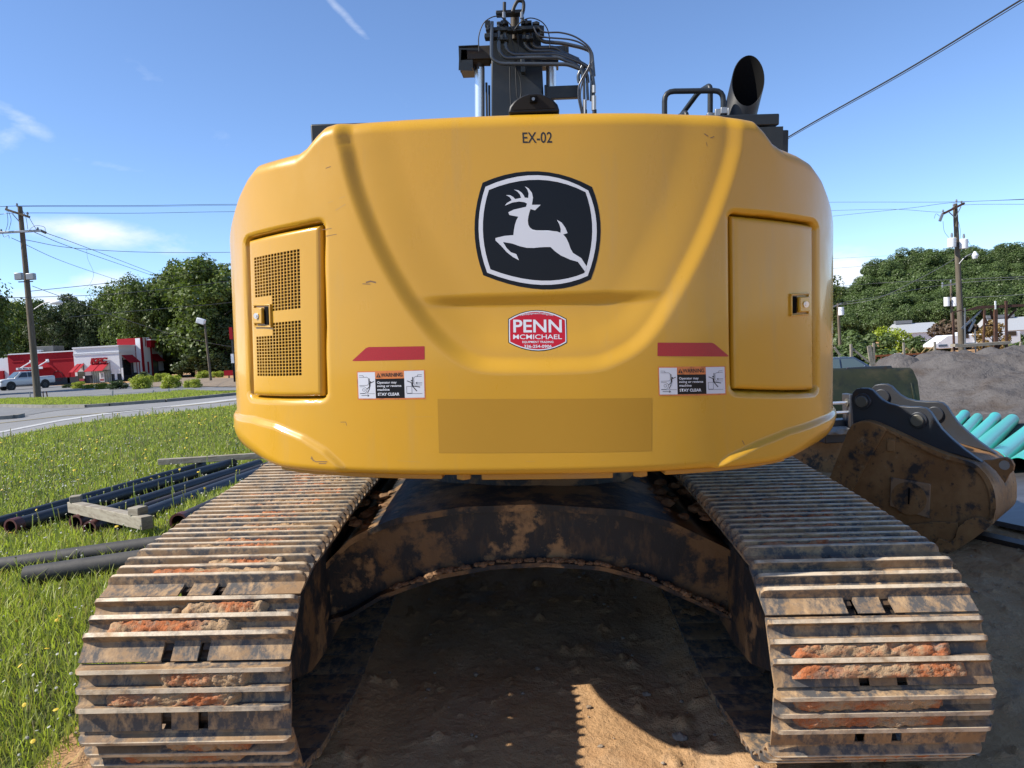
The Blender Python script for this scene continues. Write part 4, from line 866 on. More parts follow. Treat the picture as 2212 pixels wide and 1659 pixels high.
def leafmat(name, col, tr, var=.35, ovar=.35):
    m, n, b = newmat(name); nt = n
    for x in list(nt.nodes): nt.nodes.remove(x)
    o = nt.nodes.new('ShaderNodeOutputMaterial'); d = nt.nodes.new('ShaderNodeBsdfDiffuse'); t = nt.nodes.new('ShaderNodeBsdfTranslucent'); g_ = nt.nodes.new('ShaderNodeBsdfGlossy'); g_.inputs['Roughness'].default_value = .45
    oi = nt.nodes.new('ShaderNodeObjectInfo'); tc = nt.nodes.new('ShaderNodeTexCoord')
    col = tuple(c*LK for c in col)
    nz = nt.nodes.new('ShaderNodeTexNoise'); nz.inputs['Scale'].default_value = .9 if var < .5 else 3.0; nz.inputs['Detail'].default_value = 4; nt.links.new(tc.outputs['Object'], nz.inputs['Vector'])
    ge = nt.nodes.new('ShaderNodeNewGeometry')
    a = nt.nodes.new('ShaderNodeMath'); a.operation = 'MULTIPLY_ADD'; nt.links.new(ge.outputs['Random Per Island'], a.inputs[0]); a.inputs[1].default_value = .5; nt.links.new(nz.outputs['Fac'], a.inputs[2])
    a2 = nt.nodes.new('ShaderNodeMath'); a2.operation = 'MULTIPLY_ADD'; nt.links.new(oi.outputs['Random'], a2.inputs[0]); a2.inputs[1].default_value = ovar; nt.links.new(a.outputs[0], a2.inputs[2])
    cr_ = nt.nodes.new('ShaderNodeValToRGB'); el_ = cr_.color_ramp.elements
    el_[0].position = .35; el_[0].color = (*[c*(1-var) for c in col], 1); el_[1].position = 1.25 if False else 1.0; el_[1].color = (col[0]*(1+var*1.3), col[1]*(1+var), col[2]*(1+var*.6), 1)
    nt.links.new(a2.outputs[0], cr_.inputs[0]); co_ = cr_.outputs[0]
    if name.startswith('grass'):
        gt = nt.nodes.new('ShaderNodeMath'); gt.operation = 'GREATER_THAN'; nt.links.new(ge.outputs['Random Per Island'], gt.inputs[0]); gt.inputs[1].default_value = .86
        ms = nt.nodes.new('ShaderNodeMixRGB'); nt.links.new(gt.outputs[0], ms.inputs[0]); nt.links.new(cr_.outputs[0], ms.inputs[1]); ms.inputs[2].default_value = (.32, .27, .12, 1); co_ = ms.outputs[0]
    nt.links.new(co_, d.inputs[0])
    mt = nt.nodes.new('ShaderNodeMixRGB'); mt.blend_type = 'MULTIPLY'; mt.inputs[0].default_value = 1; nt.links.new(co_, mt.inputs[1]); mt.inputs[2].default_value = (1.3, 1.5, .6, 1); nt.links.new(mt.outputs[0], t.inputs[0])
    mx_ = nt.nodes.new('ShaderNodeMixShader'); mx_.inputs[0].default_value = tr; nt.links.new(d.outputs[0], mx_.inputs[1]); nt.links.new(t.outputs[0], mx_.inputs[2])
    m2 = nt.nodes.new('ShaderNodeMixShader'); m2.inputs[0].default_value = .025; nt.links.new(mx_.outputs[0], m2.inputs[1]); nt.links.new(g_.outputs[0], m2.inputs[2]); nt.links.new(m2.outputs[0], o.inputs[0])
    return m
m_leaf = leafmat('leaves_deciduous', (.060, .088, .026), .28, .45); m_pine = leafmat('needles_pine', (.040, .058, .026), .2, .4)
m_hill = leafmat('leaves_forest', (.046, .074, .028), .22, .55, .7); m_lime = leafmat('leaves_lime', (.20, .26, .03), .35); m_bush = leafmat('clipped_bush', (.20, .24, .04), .3, .45); m_bushd = leafmat('dark_bush', (.045, .07, .03), .2)
m_redleaf = leafmat('dusky_leaves', (.075, .055, .04), .2); m_orleaf = leafmat('orange_leaves', (.15, .105, .04), .2)
m_grass = leafmat('grass_blades', (.185, .225, .060), .40, .65); m_bark = M('bark', (.09, .07, .05), .95)
# ---- pipes in the grass
PIPES = []
def gpipe(A, Bq, r, mat, label, end=None, name='iron_pipe', cat='pipe', sink=-.15, grp='dark pipes lying in the grass', zadd=0.0):
    r *= .88; a, c = G(*A), G(*Bq); PIPES.append((a.x, a.y, c.x, c.y, r)); a.z = float(h(a.x, a.y))+r*(1-sink)+zadd; c.z = float(h(c.x, c.y))+r*(1-sink)+zadd; d = (c-a).normalized()
    t = thing(name, label, cat, (a.x, a.y, a.z-r*(1-sink)), grp); off = Vector(t.location)
    b = B(); n = 20; x = d.cross(Vector((0, 0, 1))).normalized(); y = d.cross(x); vs = []
    L = (c-a).length; st = ((.0, .86), (.0, 1.0), (L, 1.0), (L, .86), (.6, .86), (0, .86))
    ring = [(0.5, .86), (.0, .86), (.0, 1.0), (L, 1.0), (L, .86), (L-.5, .86)]
    for s_, q in ring:
        for j in range(n): vs.append(a-off+d*s_+(x*math.cos(2*math.pi*j/n)+y*math.sin(2*math.pi*j/n))*r*q)
    b.add(vs, [(i*n+j, i*n+(j+1) % n, (i+1)*n+(j+1) % n, (i+1)*n+j) for i in range(len(ring)-1) for j in range(n)]); b.go('barrel', mat, t, smooth=True, angle=50)
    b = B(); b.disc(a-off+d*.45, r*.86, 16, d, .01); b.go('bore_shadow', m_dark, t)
    if end:
        b = B(); e0, e1 = a-off-d*.012, a-off+d*.10; vs = []
        for q, s_ in ((.85, .02), (.85, -.012), (1.12, -.012), (1.12, .10), (1.0, .11)):
            for j in range(n): vs.append(a-off+d*s_+(x*math.cos(2*math.pi*j/n)+y*math.sin(2*math.pi*j/n))*r*q)
        b.add(vs, [(i*n+j, i*n+(j+1) % n, (i+1)*n+(j+1) % n, (i+1)*n+j) for i in range(4) for j in range(n)]); b.go('socket_ring', m_primer, t, smooth=True, angle=50)
    return t
gpipe((-120, 1176), (440, 1014), .066, m_iron, 'dark iron pipe farthest out in the grass beyond the white wooden beam')
gpipe((26, 1156), (505, 1012), .085, m_iron, 'thick blue-black iron pipe with brown end, second from the far side of the bundle', True)
gpipe((166, 1146), (560, 1014), .080, m_iron, 'blue-black iron pipe mid-bundle, its open end under the white wooden beam', True)
gpipe((196, 1158), (585, 1016), .074, m_iron2, 'brown-black iron pipe in the bundle with red socket ring below the wooden beam', True)
gpipe((262, 1152), (602, 1020), .088, m_iron, 'thick blue-black iron pipe nearest the left track in the bundle')
gpipe((388, 1148), (640, 1022), .085, m_iron2, 'iron pipe with red socket ring ending close beside the left track shoes', True)
gpipe((-160, 1266), (400, 1186), .075, m_oldpipe, 'long grey-black pipe crossing the grass in the foreground')
gpipe((58, 1268), (420, 1215), .083, m_oldpipe, 'short weathered grey pipe with cut end, nearest in the grass')
def beam(A, Bq, wd, ht, z0, label, blocks):
    a, c = G(*A), G(*Bq); a.z = float(h(a.x, a.y))+z0; c.z = float(h(c.x, c.y))+z0
    t = thing('timber_beam', label, 'wooden beam', tuple(a), None); b = B(); b.bar((0, 0, 0), c-a, wd, ht); b.go('beam', m_wood, t, bevel=.006)
    for f_, s in blocks:
        b = B(); p = (c-a)*f_+Vector((0, .01, ht/2+.035)); b.box(p, (.11*s, .12*s, .07), Matrix.Rotation(.3+f_, 3, 'Z')); b.go('block', m_wood, t, bevel=.008)
    return t
beam((160, 1132), (322, 1176), .10, .115, .19, 'whitish weathered timber beam with two blocks lying across the pipe bundle', ((.06, 1), (.90, 1.05)))
beam((345, 1022), (600, 1006), .10, .09, .17, 'grey timber lying across the far end of the pipe bundle beside the yellow machine', ())
# ---- grass
def in_left(x, y):
    bx_ = np.interp(y, [1.0, 2.2, 2.9, 3.3, 3.9, 5, 9, 12, 26, 60], [-1.62, -1.66, -1.80, -2.05, -1.95, -1.85, -1.95, -2.2, -3, -6])
    return bx_
nearL = np.array([G(*p)[:2] for p in NEAR])
def road_y(x): return np.interp(x, nearL[:, 0], nearL[:, 1])
bxs = []
NB = 230000
r_ = 2.3+rng.random(NB*2)**1.15*33; a_ = rng.uniform(rad(-46), rad(12), NB*2)
gx_, gy_ = r_*np.sin(a_), r_*np.cos(a_)
ok = (gx_ < in_left(gx_, gy_)+.12*vnoise(gx_, gy_, 2.2, 3, 31)) & (gy_ < road_y(gx_)-.15)
dens = vnoise(gx_, gy_, .9, 4, 33)*.5+.5; bare = np.exp(-((gx_+1.9)**2+(gy_-2.75)**2)/.35)
ok &= (rng.random(len(gx_)) < .35+.9*dens) & (rng.random(len(gx_)) > bare*.95)
for (ax0, ay0, ax1, ay1, pr_) in PIPES:
    dx, dy = ax1-ax0, ay1-ay0; tt = np.clip(((gx_-ax0)*dx+(gy_-ay0)*dy)/(dx*dx+dy*dy), 0, 1); dd_ = np.hypot(gx_-ax0-tt*dx, gy_-ay0-tt*dy); ok &= (dd_ > pr_*1.05) & ((dd_ > pr_*1.9) | (rng.random(len(gx_)) < .35))
gx_, gy_, r_ = gx_[ok][:NB], gy_[ok][:NB], r_[ok][:NB]; n = len(gx_)
hg = (.045+.115*rng.random(n)**1.8)*(1+.5*vnoise(gx_, gy_, .7, 3, 35)) * np.where(r_ > 8, .60, 1.0) * np.where((gy_ > road_y(gx_)-2.5) & (rng.random(n) < .2), 1.7, 1)
wd = (.0032+.00075*r_)*(.7+.6*rng.random(n)); an = rng.random(n)*2*math.pi; ln = hg*rng.uniform(.15, .9, n); la = rng.random(n)*2*math.pi
bx0 = np.stack([gx_, gy_, h(gx_, gy_)+.0], -1); sdv = np.stack([np.cos(an), np.sin(an), 0*an], -1)*wd[:, None]
ld = np.stack([np.cos(la)*ln, np.sin(la)*ln, 0*la], -1)
p0, p1 = bx0-sdv*.5, bx0+sdv*.5; mid = bx0+ld*.3+np.array([0, 0, 1])*hg[:, None]*.6; p2, p3 = mid-sdv*.38, mid+sdv*.38; p4 = bx0+ld+np.array([0, 0, 1])*hg[:, None]
V = np.stack([p0, p1, p2, p3, p4], 1).reshape(-1, 3); k = np.arange(n)[:, None]*5
F = np.concatenate([k+np.array([0, 1, 3]), k+np.array([0, 3, 2]), k+np.array([2, 3, 4])], 1).reshape(-1, 3)
gr = link('grass', npmesh('grass', V, F), None, m_grass); tag(gr, kind='stuff')
lx = np.linspace(-60, -1.2, 150); ly = np.linspace(.6, 44, 130); LX, LY = np.meshgrid(lx, ly, indexing='ij')
LXc = np.minimum(LX, in_left(LX, LY)+.05); LYc = np.minimum(LY, road_y(LXc)-.05)
lw = link('lawn', npmesh('lawn', np.stack([LXc, LYc, h(LXc, LYc)+.010], -1), gridfaces(150, 130), True), None, m_lawn); tag(lw, kind='structure')
# verge grass
nv_ = 26000; vx = rng.uniform(-32, -10, nv_*3); vy = rng.uniform(33, 52, nv_*3)
va = np.array([G(x, y-1.5)[:2] for x, y in FAR[:7]]); vb = np.array([G(*p)[:2] for p in [(-260, 870), (0, 864), (110, 863), (214, 861), (310, 855), (405, 846.5), (480, 851)]])
okv = (vy > np.interp(vx, va[:, 0], va[:, 1])) & (vy < np.interp(vx, vb[:, 0], vb[:, 1])); vx, vy = vx[okv][:nv_], vy[okv][:nv_]; n = len(vx)
hv = .04+.07*rng.random(n); c = np.stack([vx, vy, h(vx, vy)+.09], -1); an = rng.random(n)*6.3; s_ = np.stack([np.cos(an), np.sin(an), 0*an], -1)*.028
V = np.stack([c-s_, c+s_, c+np.stack([0*an, 0*an, hv], -1)], 1).reshape(-1, 3); tag(link('verge_grass', npmesh('verge_grass', V, np.arange(3*n).reshape(-1, 3)), None, m_grass), kind='stuff')
# dandelions, clover heads, seed stalks
def flowers(name, col, n, hmin, hmax, size, rr, seed, yfun=None, stalk=True):
    g_ = np.random.default_rng(seed); mats = [M(name+'_petals', col, .7), m_grass]; b = B(); cnt = 0; tries = 0
    while cnt < n and tries < n*12:
        tries += 1
        r = rr[0]+g_.random()**.9*(rr[1]-rr[0]); a = g_.uniform(rad(-44), rad(8)); x, y = r*math.sin(a), r*math.cos(a)
        if x > float(in_left(x, y))-.05 or y > float(road_y(x))-.2: continue
        if vnoise(np.array([x]), np.array([y]), .45, 3, seed)[0] < -.05+(-.2 if yfun else 0) and g_.random() < .85: continue
        if any(abs((x-q[0])*(q[3]-q[1])-(y-q[1])*(q[2]-q[0]))/math.hypot(q[2]-q[0], q[3]-q[1]) < q[4]*2.2 for q in PIPES) and g_.random() < .93: continue
        cnt += 1; z = float(h(x, y)); hh = hmin+(hmax-hmin)*g_.random()**2; s = size*(1+.055*r)*g_.uniform(.7, 1.2); lx_, ly_ = g_.normal(0, .02, 2)
        t = Vector((x+lx_, y+ly_, z+hh)); k = 6; ti = Vector((g_.normal(0, .4), g_.normal(0, .4)-.3, 1)).normalized(); ax1 = ti.cross(Vector((1, 0, 0))).normalized(); ax2 = ti.cross(ax1)
        vs = [t+ti*s*.25]+[t+(ax1*math.cos(j*2*math.pi/k)+ax2*math.sin(j*2*math.pi/k))*s for j in range(k)]+[t-ti*s*.35]
        b.mi = 0; b.add(vs, [(0, j+1, (j+1) % k+1) for j in range(k)]+[(k+1, (j+1) % k+1, j+1) for j in range(k)])
        if stalk: w2 = .0015+.0004*r; b.mi = 1; b.add([(x-w2, y, z), (x+w2, y, z), t+Vector((w2, 0, 0)), t-Vector((w2, 0, 0))], [(0, 1, 2, 3)])
    me = bpy.data.meshes.new(name); me.from_pydata(b.v, [], b.f); me.polygons.foreach_set('material_index', b.m); o = link(name, me, None, mats); return tag(o, kind='stuff')
flowers('dandelion_flowers', (.80, .56, .02), 420, .10, .24, .011, (2.6, 27), 51, True)
flowers('clover_flowers', (.50, .50, .42), 1500, .08, .2, .0065, (2.6, 20), 52)
flowers('seed_heads', (.34, .34, .16), 1200, .12, .30, .006, (2.6, 29), 53)
# ---- stones and twigs on the dirt
m_stone = M('tan_stone', (.46, .37, .28), .9, layers=(((.34, .25, .17), 3, .4, .7, 4),), rnd=1)
st_ms = []
for i in range(4):
    m_ = bmesh.new(); bmesh.ops.create_icosphere(m_, subdivisions=2, radius=1)
    for v_ in m_.verts: v_.co *= .75+.5*random.random(); v_.co.z *= .6
    me = bpy.data.meshes.new('stone'); m_.to_mesh(me); m_.free(); me.materials.append(m_stone); st_ms.append(me)
gb = B(); g_ = np.random.default_rng(77)
for i in range(900):
    x = g_.uniform(-2.2, 4.6); y = g_.uniform(1.9, 7); s = .004+.012*g_.random()**3; z = float(h(x, y))+.035
    m_ = st_ms[i % 4]; R = Matrix.Rotation(g_.random()*6, 3, 'Z'); vs = [R @ (v_.co*s)+Vector((x, y, z)) for v_ in m_.vertices]
    if i % 3 == 0 or s > .009: gb.add(vs, [tuple(p.vertices) for p in m_.polygons])
tag(gb.go('small_stones', m_stone), kind='stuff')
for (px, py, s, lab) in ((1470, 1606, .030, 'fist-sized grey stone on the sunlit dirt between the tracks'), (1398, 1512, .018, 'small pale stone near the sunlit patch between the tracks')):
    p = G(px, py); o = bpy.data.objects.new('stone', st_ms[1]); COL.objects.link(o); o.location = (p.x, p.y, p.z+.03); o.scale = (s*1.2, s, s*1.1); tag(o, lab, 'stone')
# ---- BIG BUCKET beside the right track
kb = G(2041, 1196); SC = .00113
BK = thing('digging_bucket', 'large rusty brown excavator bucket with two dark ears lying beside the right track', 'excavator bucket', (kb.x, kb.y, kb.z), None)
BKA = rad(-44); BK.rotation_euler = (0, 0, BKA); KR = Matrix.Rotation(BKA, 3, 'Z'); KI = KR.transposed(); KN = KR @ Vector((0, 1, 0))
def kp(x, y, w=0.0, wm=0.0):     # drawing units -> bucket frame, read on the plane w = wm
    d = ray(1755.5+.2976*x, 740.6+.2976*y); o_ = Vector((0, 0, 1.70)); P0 = kb+KN*wm; P = o_+d*((P0-o_).dot(KN)/d.dot(KN)); q = KI @ (P-kb); return Vector((q.x, w, q.z))
def kprism(name, poly, w0, dep, mat, bev=.004, par=None, wm=0.0):
    b = B(); b.prism(poly, lambda u, v, w: kp(u, v, w0+w, wm), dep); return b.go(name, mat, par or BK, bevel=bev)
shell = [(296, 592), (360, 566), (430, 572), (520, 606), (700, 690), (900, 780), (1050, 832), (1180, 876), (1258, 948), (1303, 1020), (1328, 1100), (1335, 1190), (1318, 1298), (1190, 1400), (1080, 1470), (960, 1528), (800, 1505), (500, 1420), (200, 1340)]
BWd = .64
sidep = [(20, 1230), (130, 985), (215, 780), (262, 650), (300, 594), (360, 569), (430, 575), (520, 609), (700, 693), (900, 783), (1050, 835), (1178, 879), (1254, 951), (1299, 1022), (1323, 1101), (1330, 1188), (1312, 1294), (1186, 1396), (1076, 1464), (958, 1520), (800, 1500), (500, 1416), (200, 1334)]
kprism('side_plate', sidep, 0, .03, m_bk); kprism('side_plate', sidep, BWd-.03, .03, m_bk)
kprism('side_cutter', [(20, 1225), (130, 980), (213, 776), (258, 646), (296, 588), (360, 564), (430, 570), (522, 606), (545, 628), (470, 760), (400, 880), (330, 1010), (270, 1110), (200, 1230)], -.030, .028, m_bk)
# curved shell wrapping between the side plates
def loft(poly, w0, w1, th_, mat, name, closed=False):
    b = B(); P = [kp(x, y) for x, y in poly]; c = kp(800, 1050); n = len(P); vs = []
    for p in P:
        q = p + (c-p).normalized()*th_
        vs += [p+Vector((0, w0, 0)), p+Vector((0, w1, 0)), q+Vector((0, w1, 0)), q+Vector((0, w0, 0))]
    b.add(vs, [(4*i+k, 4*i+4+k, 4*i+4+(k+1) % 4, 4*i+(k+1) % 4) for i in range(n-1) for k in range(4)]+[(0, 1, 2, 3), (4*n-4, 4*n-3, 4*n-2, 4*n-1)]); return b.go(name, mat, BK, smooth=True, angle=35)
sh = spline([Vector((x, y, 0)) for x, y in shell], 4); loft([(p.x, p.y) for p in sh], -.02, BWd+.02, .035, m_bk, 'shell')
wear = [(1340, 1200), (1322, 1304), (1190, 1406), (1080, 1476), (960, 1536), (915, 1500), (905, 1440), (930, 1405), (1010, 1440), (1050, 1400), (1065, 1335), (1120, 1280), (1190, 1258), (1240, 1262), (1290, 1290), (1325, 1250)]
kprism('heel_wear_plate', wear, -.055, .05, m_bk)
kprism('lower_wear_plate', [(200, 1330), (450, 1322), (700, 1318), (900, 1292), (1060, 1300), (1065, 1350), (1020, 1440), (930, 1470), (700, 1450), (300, 1420)], -.026, .024, m_bk)
kprism('stamped_square', [(575, 975), (862, 1024), (850, 1270), (565, 1180)], -.022, .020, m_bkl)
b = B(); b.tube([kp(705, 1125, -.017), kp(705, 1125, -.028)], .125, 28); b.go('stamped_disc', m_bk, BK, smooth=True, angle=40)
kprism('stamped_mark', [(705, 1050), (716, 1050), (712, 1165), (702, 1165)], -.034, .005, m_dark, 0)
for q in ([(545, 700), (600, 705), (598, 790), (540, 785)],): kprism('cast_letter_block', q, -.014, .012, m_bk)
ear = [(278, 400), (290, 358), (315, 335), (350, 329), (400, 330), (435, 346), (465, 378), (500, 412), (550, 440), (620, 458), (700, 464), (770, 465), (820, 474), (855, 505), (890, 560), (935, 625), (1000, 690), (1100, 775), (1235, 872), (1150, 842), (1040, 812), (900, 775), (700, 688), (520, 604), (430, 570), (340, 572), (295, 610), (286, 500)]
earA, earB = .07, .50
for w0 in (earA, earB):
    e = kprism('ear', ear, w0, .055, m_bkd, .006, wm=earA)
    for (x, y, rr) in ((367, 424, .062), (768, 560, .062)):
        b = B(); b.tube([kp(x, y, w0-.02, earA), kp(x, y, w0+.075, earA)], rr*1.02, 24); b.go('pin_boss', m_bkd, e, bevel=.006)
        if w0 == earA: b = B(); b.tube([kp(x, y, w0-.045, earA), kp(x, y, w0, earA)], .045, 24); b.go('pin', m_pin, e, bevel=.004)
lug = [(1235, 850), (1300, 850), (1350, 838), (1400, 832), (1440, 850), (1462, 890), (1455, 930), (1425, 955), (1395, 1020), (1330, 930)]
b = B(); b.prism(lug, lambda u, v, w: kp(u, v, .12+w, .12), .045); lg = b.go('lifting_lug', m_bk, BK, bevel=.004)
b = B(); b.tube([kp(1392, 888, .116, .12), kp(1392, 888, .170, .12)], .034, 20); b.go('lug_hole', m_concr, lg, smooth=True, angle=40)
# ---- things behind the bucket
def simple(name, label, cat, b, mat, group=None, loc=None, **k):
    o = b.go(name, mat, None, **k); tag(o, label, cat, group); return o
p = at(1840, 890, 8.2); t = thing('hydraulic_coupler', 'dark steel coupler with two chrome rods between the yellow counterweight and the bucket', 'coupler', (p.x, p.y, p.z))
b = B(); b.box((.01, .1, -.03), (.055, .2, .44)); b.box((-.10, .22, -.22), (.3, .2, .25)); b.go('block', m_bkd, t, bevel=.01)
for dz in (.10, -.005): b = B(); b.tube([(-.55, .05, dz), (-.01, .05, dz)], .017, 14); b.go('rod', m_chrome, t, smooth=True)
for dz in (.10,): b = B(); b.tube([(-.035, .05, dz), (.0, .05, dz)], .045, 14); b.go('collar', m_pin, t, smooth=True, angle=40)
a, c = at(1700, 1015, 8.6), at(1850, 935, 8.6)
b = B(); b.bx(a.x, c.x, 8.6, 8.66, a.z-.05, c.z); simple('rusty_steel_plate', 'rusty dark steel plate on edge behind the right track and bucket', 'steel plate', b, m_bk, bevel=.004)
a = at(1815, 930, 8.3); m_ = bmesh.new(); bmesh.ops.create_icosphere(m_, subdivisions=2, radius=.13)
for v_ in m_.verts: v_.co *= .8+.35*random.random(); v_.co.z *= .42; v_.co.x *= 1.35
me = bpy.data.meshes.new('concrete_chunk'); m_.to_mesh(me); m_.free(); o = link('concrete_chunk', me, None, m_concr); o.location = a; tag(o, 'pale concrete chunk on the rusty plate beside the bucket', 'concrete chunk')
# olive bucket further back
Yo = 14.0
t = thing('olive_bucket', 'empty olive-green loader bucket standing in front of the gravel piles', 'loader bucket', tuple(at(1880, 800, Yo)))
def op(px, py, dy=0): return at(px, py, Yo+dy)-Vector(t.location)
b = B(); prof = [(0, 795), (.10, 800), (.26, 822), (.34, 860), (.28, 905), (.10, 945), (-.35, 960)]
vs = []
for dy, py in prof:
    for px in np.linspace(1700, 1966, 8): 
        q = op(px-(0 if dy > -.2 else 0), py-(px-1880)*.01, 0); vs.append((q.x, -dy-.0, q.z))
vs2 = [(x, y+.03, z) for x, y, z in vs]; m1 = len(prof)
b.add(vs, [(i*8+j, i*8+j+1, (i+1)*8+j+1, (i+1)*8+j) for i in range(m1-1) for j in range(7)]); b.add(vs2, [(i*8+j, i*8+j+1, (i+1)*8+j+1, (i+1)*8+j) for i in range(m1-1) for j in range(7)])
b.go('shell', m_olive, t, smooth=True, angle=60)
b = B()
sp_ = [op(1966, 801)]; q0, q1 = op(1950, 801), op(1970, 870)
b.prism([(0.02, q0.z), (-.12, q0.z-.01), (-.28, q0.z-.22), (-.36, q0.z-.5), (-.28, q0.z-.85), (.3, q0.z-1.2), (.35, q0.z-1.15), (.05, q0.z-.3)], lambda u, v, w: Vector((q0.x+w, u, v)), .03); b.go('side_plate', m_olive, t, bevel=.004)
b = B(); pts = [(1813, 810), (1830, 795), (1861, 793.5), (1924, 791), (1929, 802), (1860, 806)]
b.prism([(op(*p_).x, op(*p_).z+.01) for p_ in pts], lambda u, v, w: Vector((u, -.03+w, v)), .05); b.go('spill_guard', m_bkd, t, bevel=.004)
# road plate
pp = [G(*q) for q in ((2142, 1150), (2330, 1192), (2380, 1030), (2196, 1008))]
b = B(); b.add([(q.x, q.y, float(h(q.x, q.y))+zz) for zz in (.06, .10) for q in pp], [(0, 1, 2, 3), (4, 5, 6, 7), (0, 1, 5, 4), (1, 2, 6, 5), (2, 3, 7, 6), (3, 0, 4, 7)]); simple('road_plate', 'flat grey steel road plate on the ground behind the bucket at the right edge', 'steel plate', b, m_plate)
b = B(); b.bar(G(2115, 1168, )+Vector((0, 0, .03)), G(2300, 1212)+Vector((0, 0, .03)), .12, .07); simple('timber_strip', 'dark timber under the near edge of the steel road plate', 'timber', b, m_iron2)
# teal pipes
tls = ['first teal plastic sewer pipe from the left behind the bucket ears, belled far end', 'second teal plastic sewer pipe from the left behind the bucket', 'third teal sewer pipe from the left with a belled far end', 'fourth teal plastic sewer pipe from the left, its plain end highest', 'teal sewer pipe running off the right edge of the photo', 'teal sewer pipe with an open dark mouth facing us beside the lifting lug']
def teal(A, Bq, lab, bell=False, mouth=False, zadd=0.0, r=.105):
    a, c = G(*A), G(*Bq); a.z = float(h(a.x, a.y))+r+zadd; c.z = float(h(c.x, c.y))+r+zadd; t = thing('sewer_pipe', lab, 'pipe', tuple(a), 'teal plastic pipes behind the bucket'); d = (c-a).normalized(); L = (c-a).length
    b = B(); n = 26; x = d.cross(Vector((0, 0, 1))).normalized(); y = d.cross(x); ring = [(.8, .93), (0, .93), (0, 1), (L-.28, 1), (L-.22, 1.13 if bell else 1), (L, 1.13 if bell else 1), (L, 1.05 if bell else .93), (L-.5, .93)]
    vs = [d*s_+(x*math.cos(2*math.pi*j/n)+y*math.sin(2*math.pi*j/n))*r*q for s_, q in ring for j in range(n)]
    b.add(vs, [(i*n+j, i*n+(j+1) % n, (i+1)*n+(j+1) % n, (i+1)*n+j) for i in range(len(ring)-1) for j in range(n)]); b.go('pipe_wall', m_teal, t, smooth=True, angle=45)
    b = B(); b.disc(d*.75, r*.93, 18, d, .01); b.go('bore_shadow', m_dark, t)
teal((2010, 990), (2084, 905), tls[0], True); teal((2045, 1000), (2112, 913), tls[1]); teal((2065, 1012), (2150, 912), tls[2], True); teal((2100, 1012), (2187, 920), tls[3], r=.12)
teal((2150, 1022), (2262, 912), tls[4], True, r=.12); teal((2200, 1040), (2330, 930), tls[5], False, True, r=.125)
# ---- gravel piles
yx = np.linspace(4.2, 45, 60); yy = np.linspace(9.3, 75, 80); YX, YY_ = np.meshgrid(yx, yy, indexing='ij'); YX = YX+.5*vnoise(YX, YY_, .4, 3, 71)*(YX < 5)
tag(link('gravel_yard', npmesh('gravel_yard', np.stack([YX, YY_, h(YX, YY_)+.015+.02*sst(9.3, 12, YY_)], -1), gridfaces(60, 80), True), None, m_grav), kind='structure')
def pile(name, label, cx, cy, rx, ry, ht, seed, sharp=1.0, rough=.10, top=.0, ext=None):
    n = 120; u = np.linspace(-1.25, 1.25, n); UX, UY = np.meshgrid(u, u, indexing='ij'); x = cx+UX*rx; y = cy+UY*ry
    if ext is not None: rr = ext(x, y)
    else: rr = np.hypot(UX, UY)
    rr = rr+.16*vnoise(x, y, .5, 4, seed)*(1 if rx > 4 else .6)
    z = np.clip(1-rr, 0, None); z = np.minimum(z, 1-top+.25*np.maximum(z-1+top, 0))*ht/(1-top+.01) 
    e = sst(0, .2, 1-rr); z = z + e*rough*vnoise(x, y, 1.6, 5, seed+3)*ht*.7 + e*rough*.9*np.abs(vnoise(x*.6+y*.4, y*.8, 1.5, 4, seed+6))+e*.03*vnoise(x, y, 9, 2, seed+8)
    if ext is not None:
        ln_ = 24.1+.9*vnoise(x, x*0+3.3, .35, 3, 17)-.25*np.abs(x-13.5); z = z-.16*sst(ln_+.05, ln_-.12, y)*sst(9.8, 11.2, x)*e+.05*np.abs(vnoise(x*1.2+y*.5, y*.25, 1.6, 3, 19))*e
    z = np.where(rr > 1.02, -.25, z)
    o = link(name, npmesh(name, np.stack([x, y, h(x, y)+z-.02], -1), gridfaces(n, n), True), None, m_grav); return tag(o, label, 'gravel pile', 'gravel piles in the yard')
pk = at(2125, 764, 25.5)
def bigext(x, y):
    # ridge from left shoulder to beyond the right edge
    a = at(2050, 800, 24.5); c = at(2330, 790, 25.5); dx, dy = c.x-a.x, c.y-a.y; t = np.clip(((x-a.x)*dx+(y-a.y)*dy)/(dx*dx+dy*dy), 0, 1)
    ly_ = y-a.y-t*dy; d = np.hypot(x-a.x-t*dx, np.where(ly_ < 0, ly_*.52, ly_*.95)); return d/3.3
pile('gravel_pile', 'largest dark grey gravel pile, nearest at the right edge behind the teal pipes', pk.x+.6, 23, 7.4, 7.4, 1.52, 91, rough=.20, top=.22, ext=bigext)
q = at(1925, 776, 30); pile('gravel_pile', 'smaller grey gravel mound directly behind the olive bucket', q.x+.25, 30, 1.9, 2.3, 1.42, 92, top=.35)
q = at(2035, 775, 36); pile('gravel_pile', 'low gravel mound half hidden behind the largest pile', q.x, 36, 3.2, 2.8, 1.35, 93, top=.3)
q = at(1815, 800, 24); b = B(); g_ = np.random.default_rng(5)
tag(lumps(lambda g: (q.x+g.normal(0, .28), q.y+g.normal(0, .25), float(h(q.x, q.y))+abs(g.normal(0, .15))+.45), .09, .8, 90, 66, m_white, 'crushed_stone_heap', None), 'heap of crushed white stone beside the blue car', 'stone heap', kind='stuff')
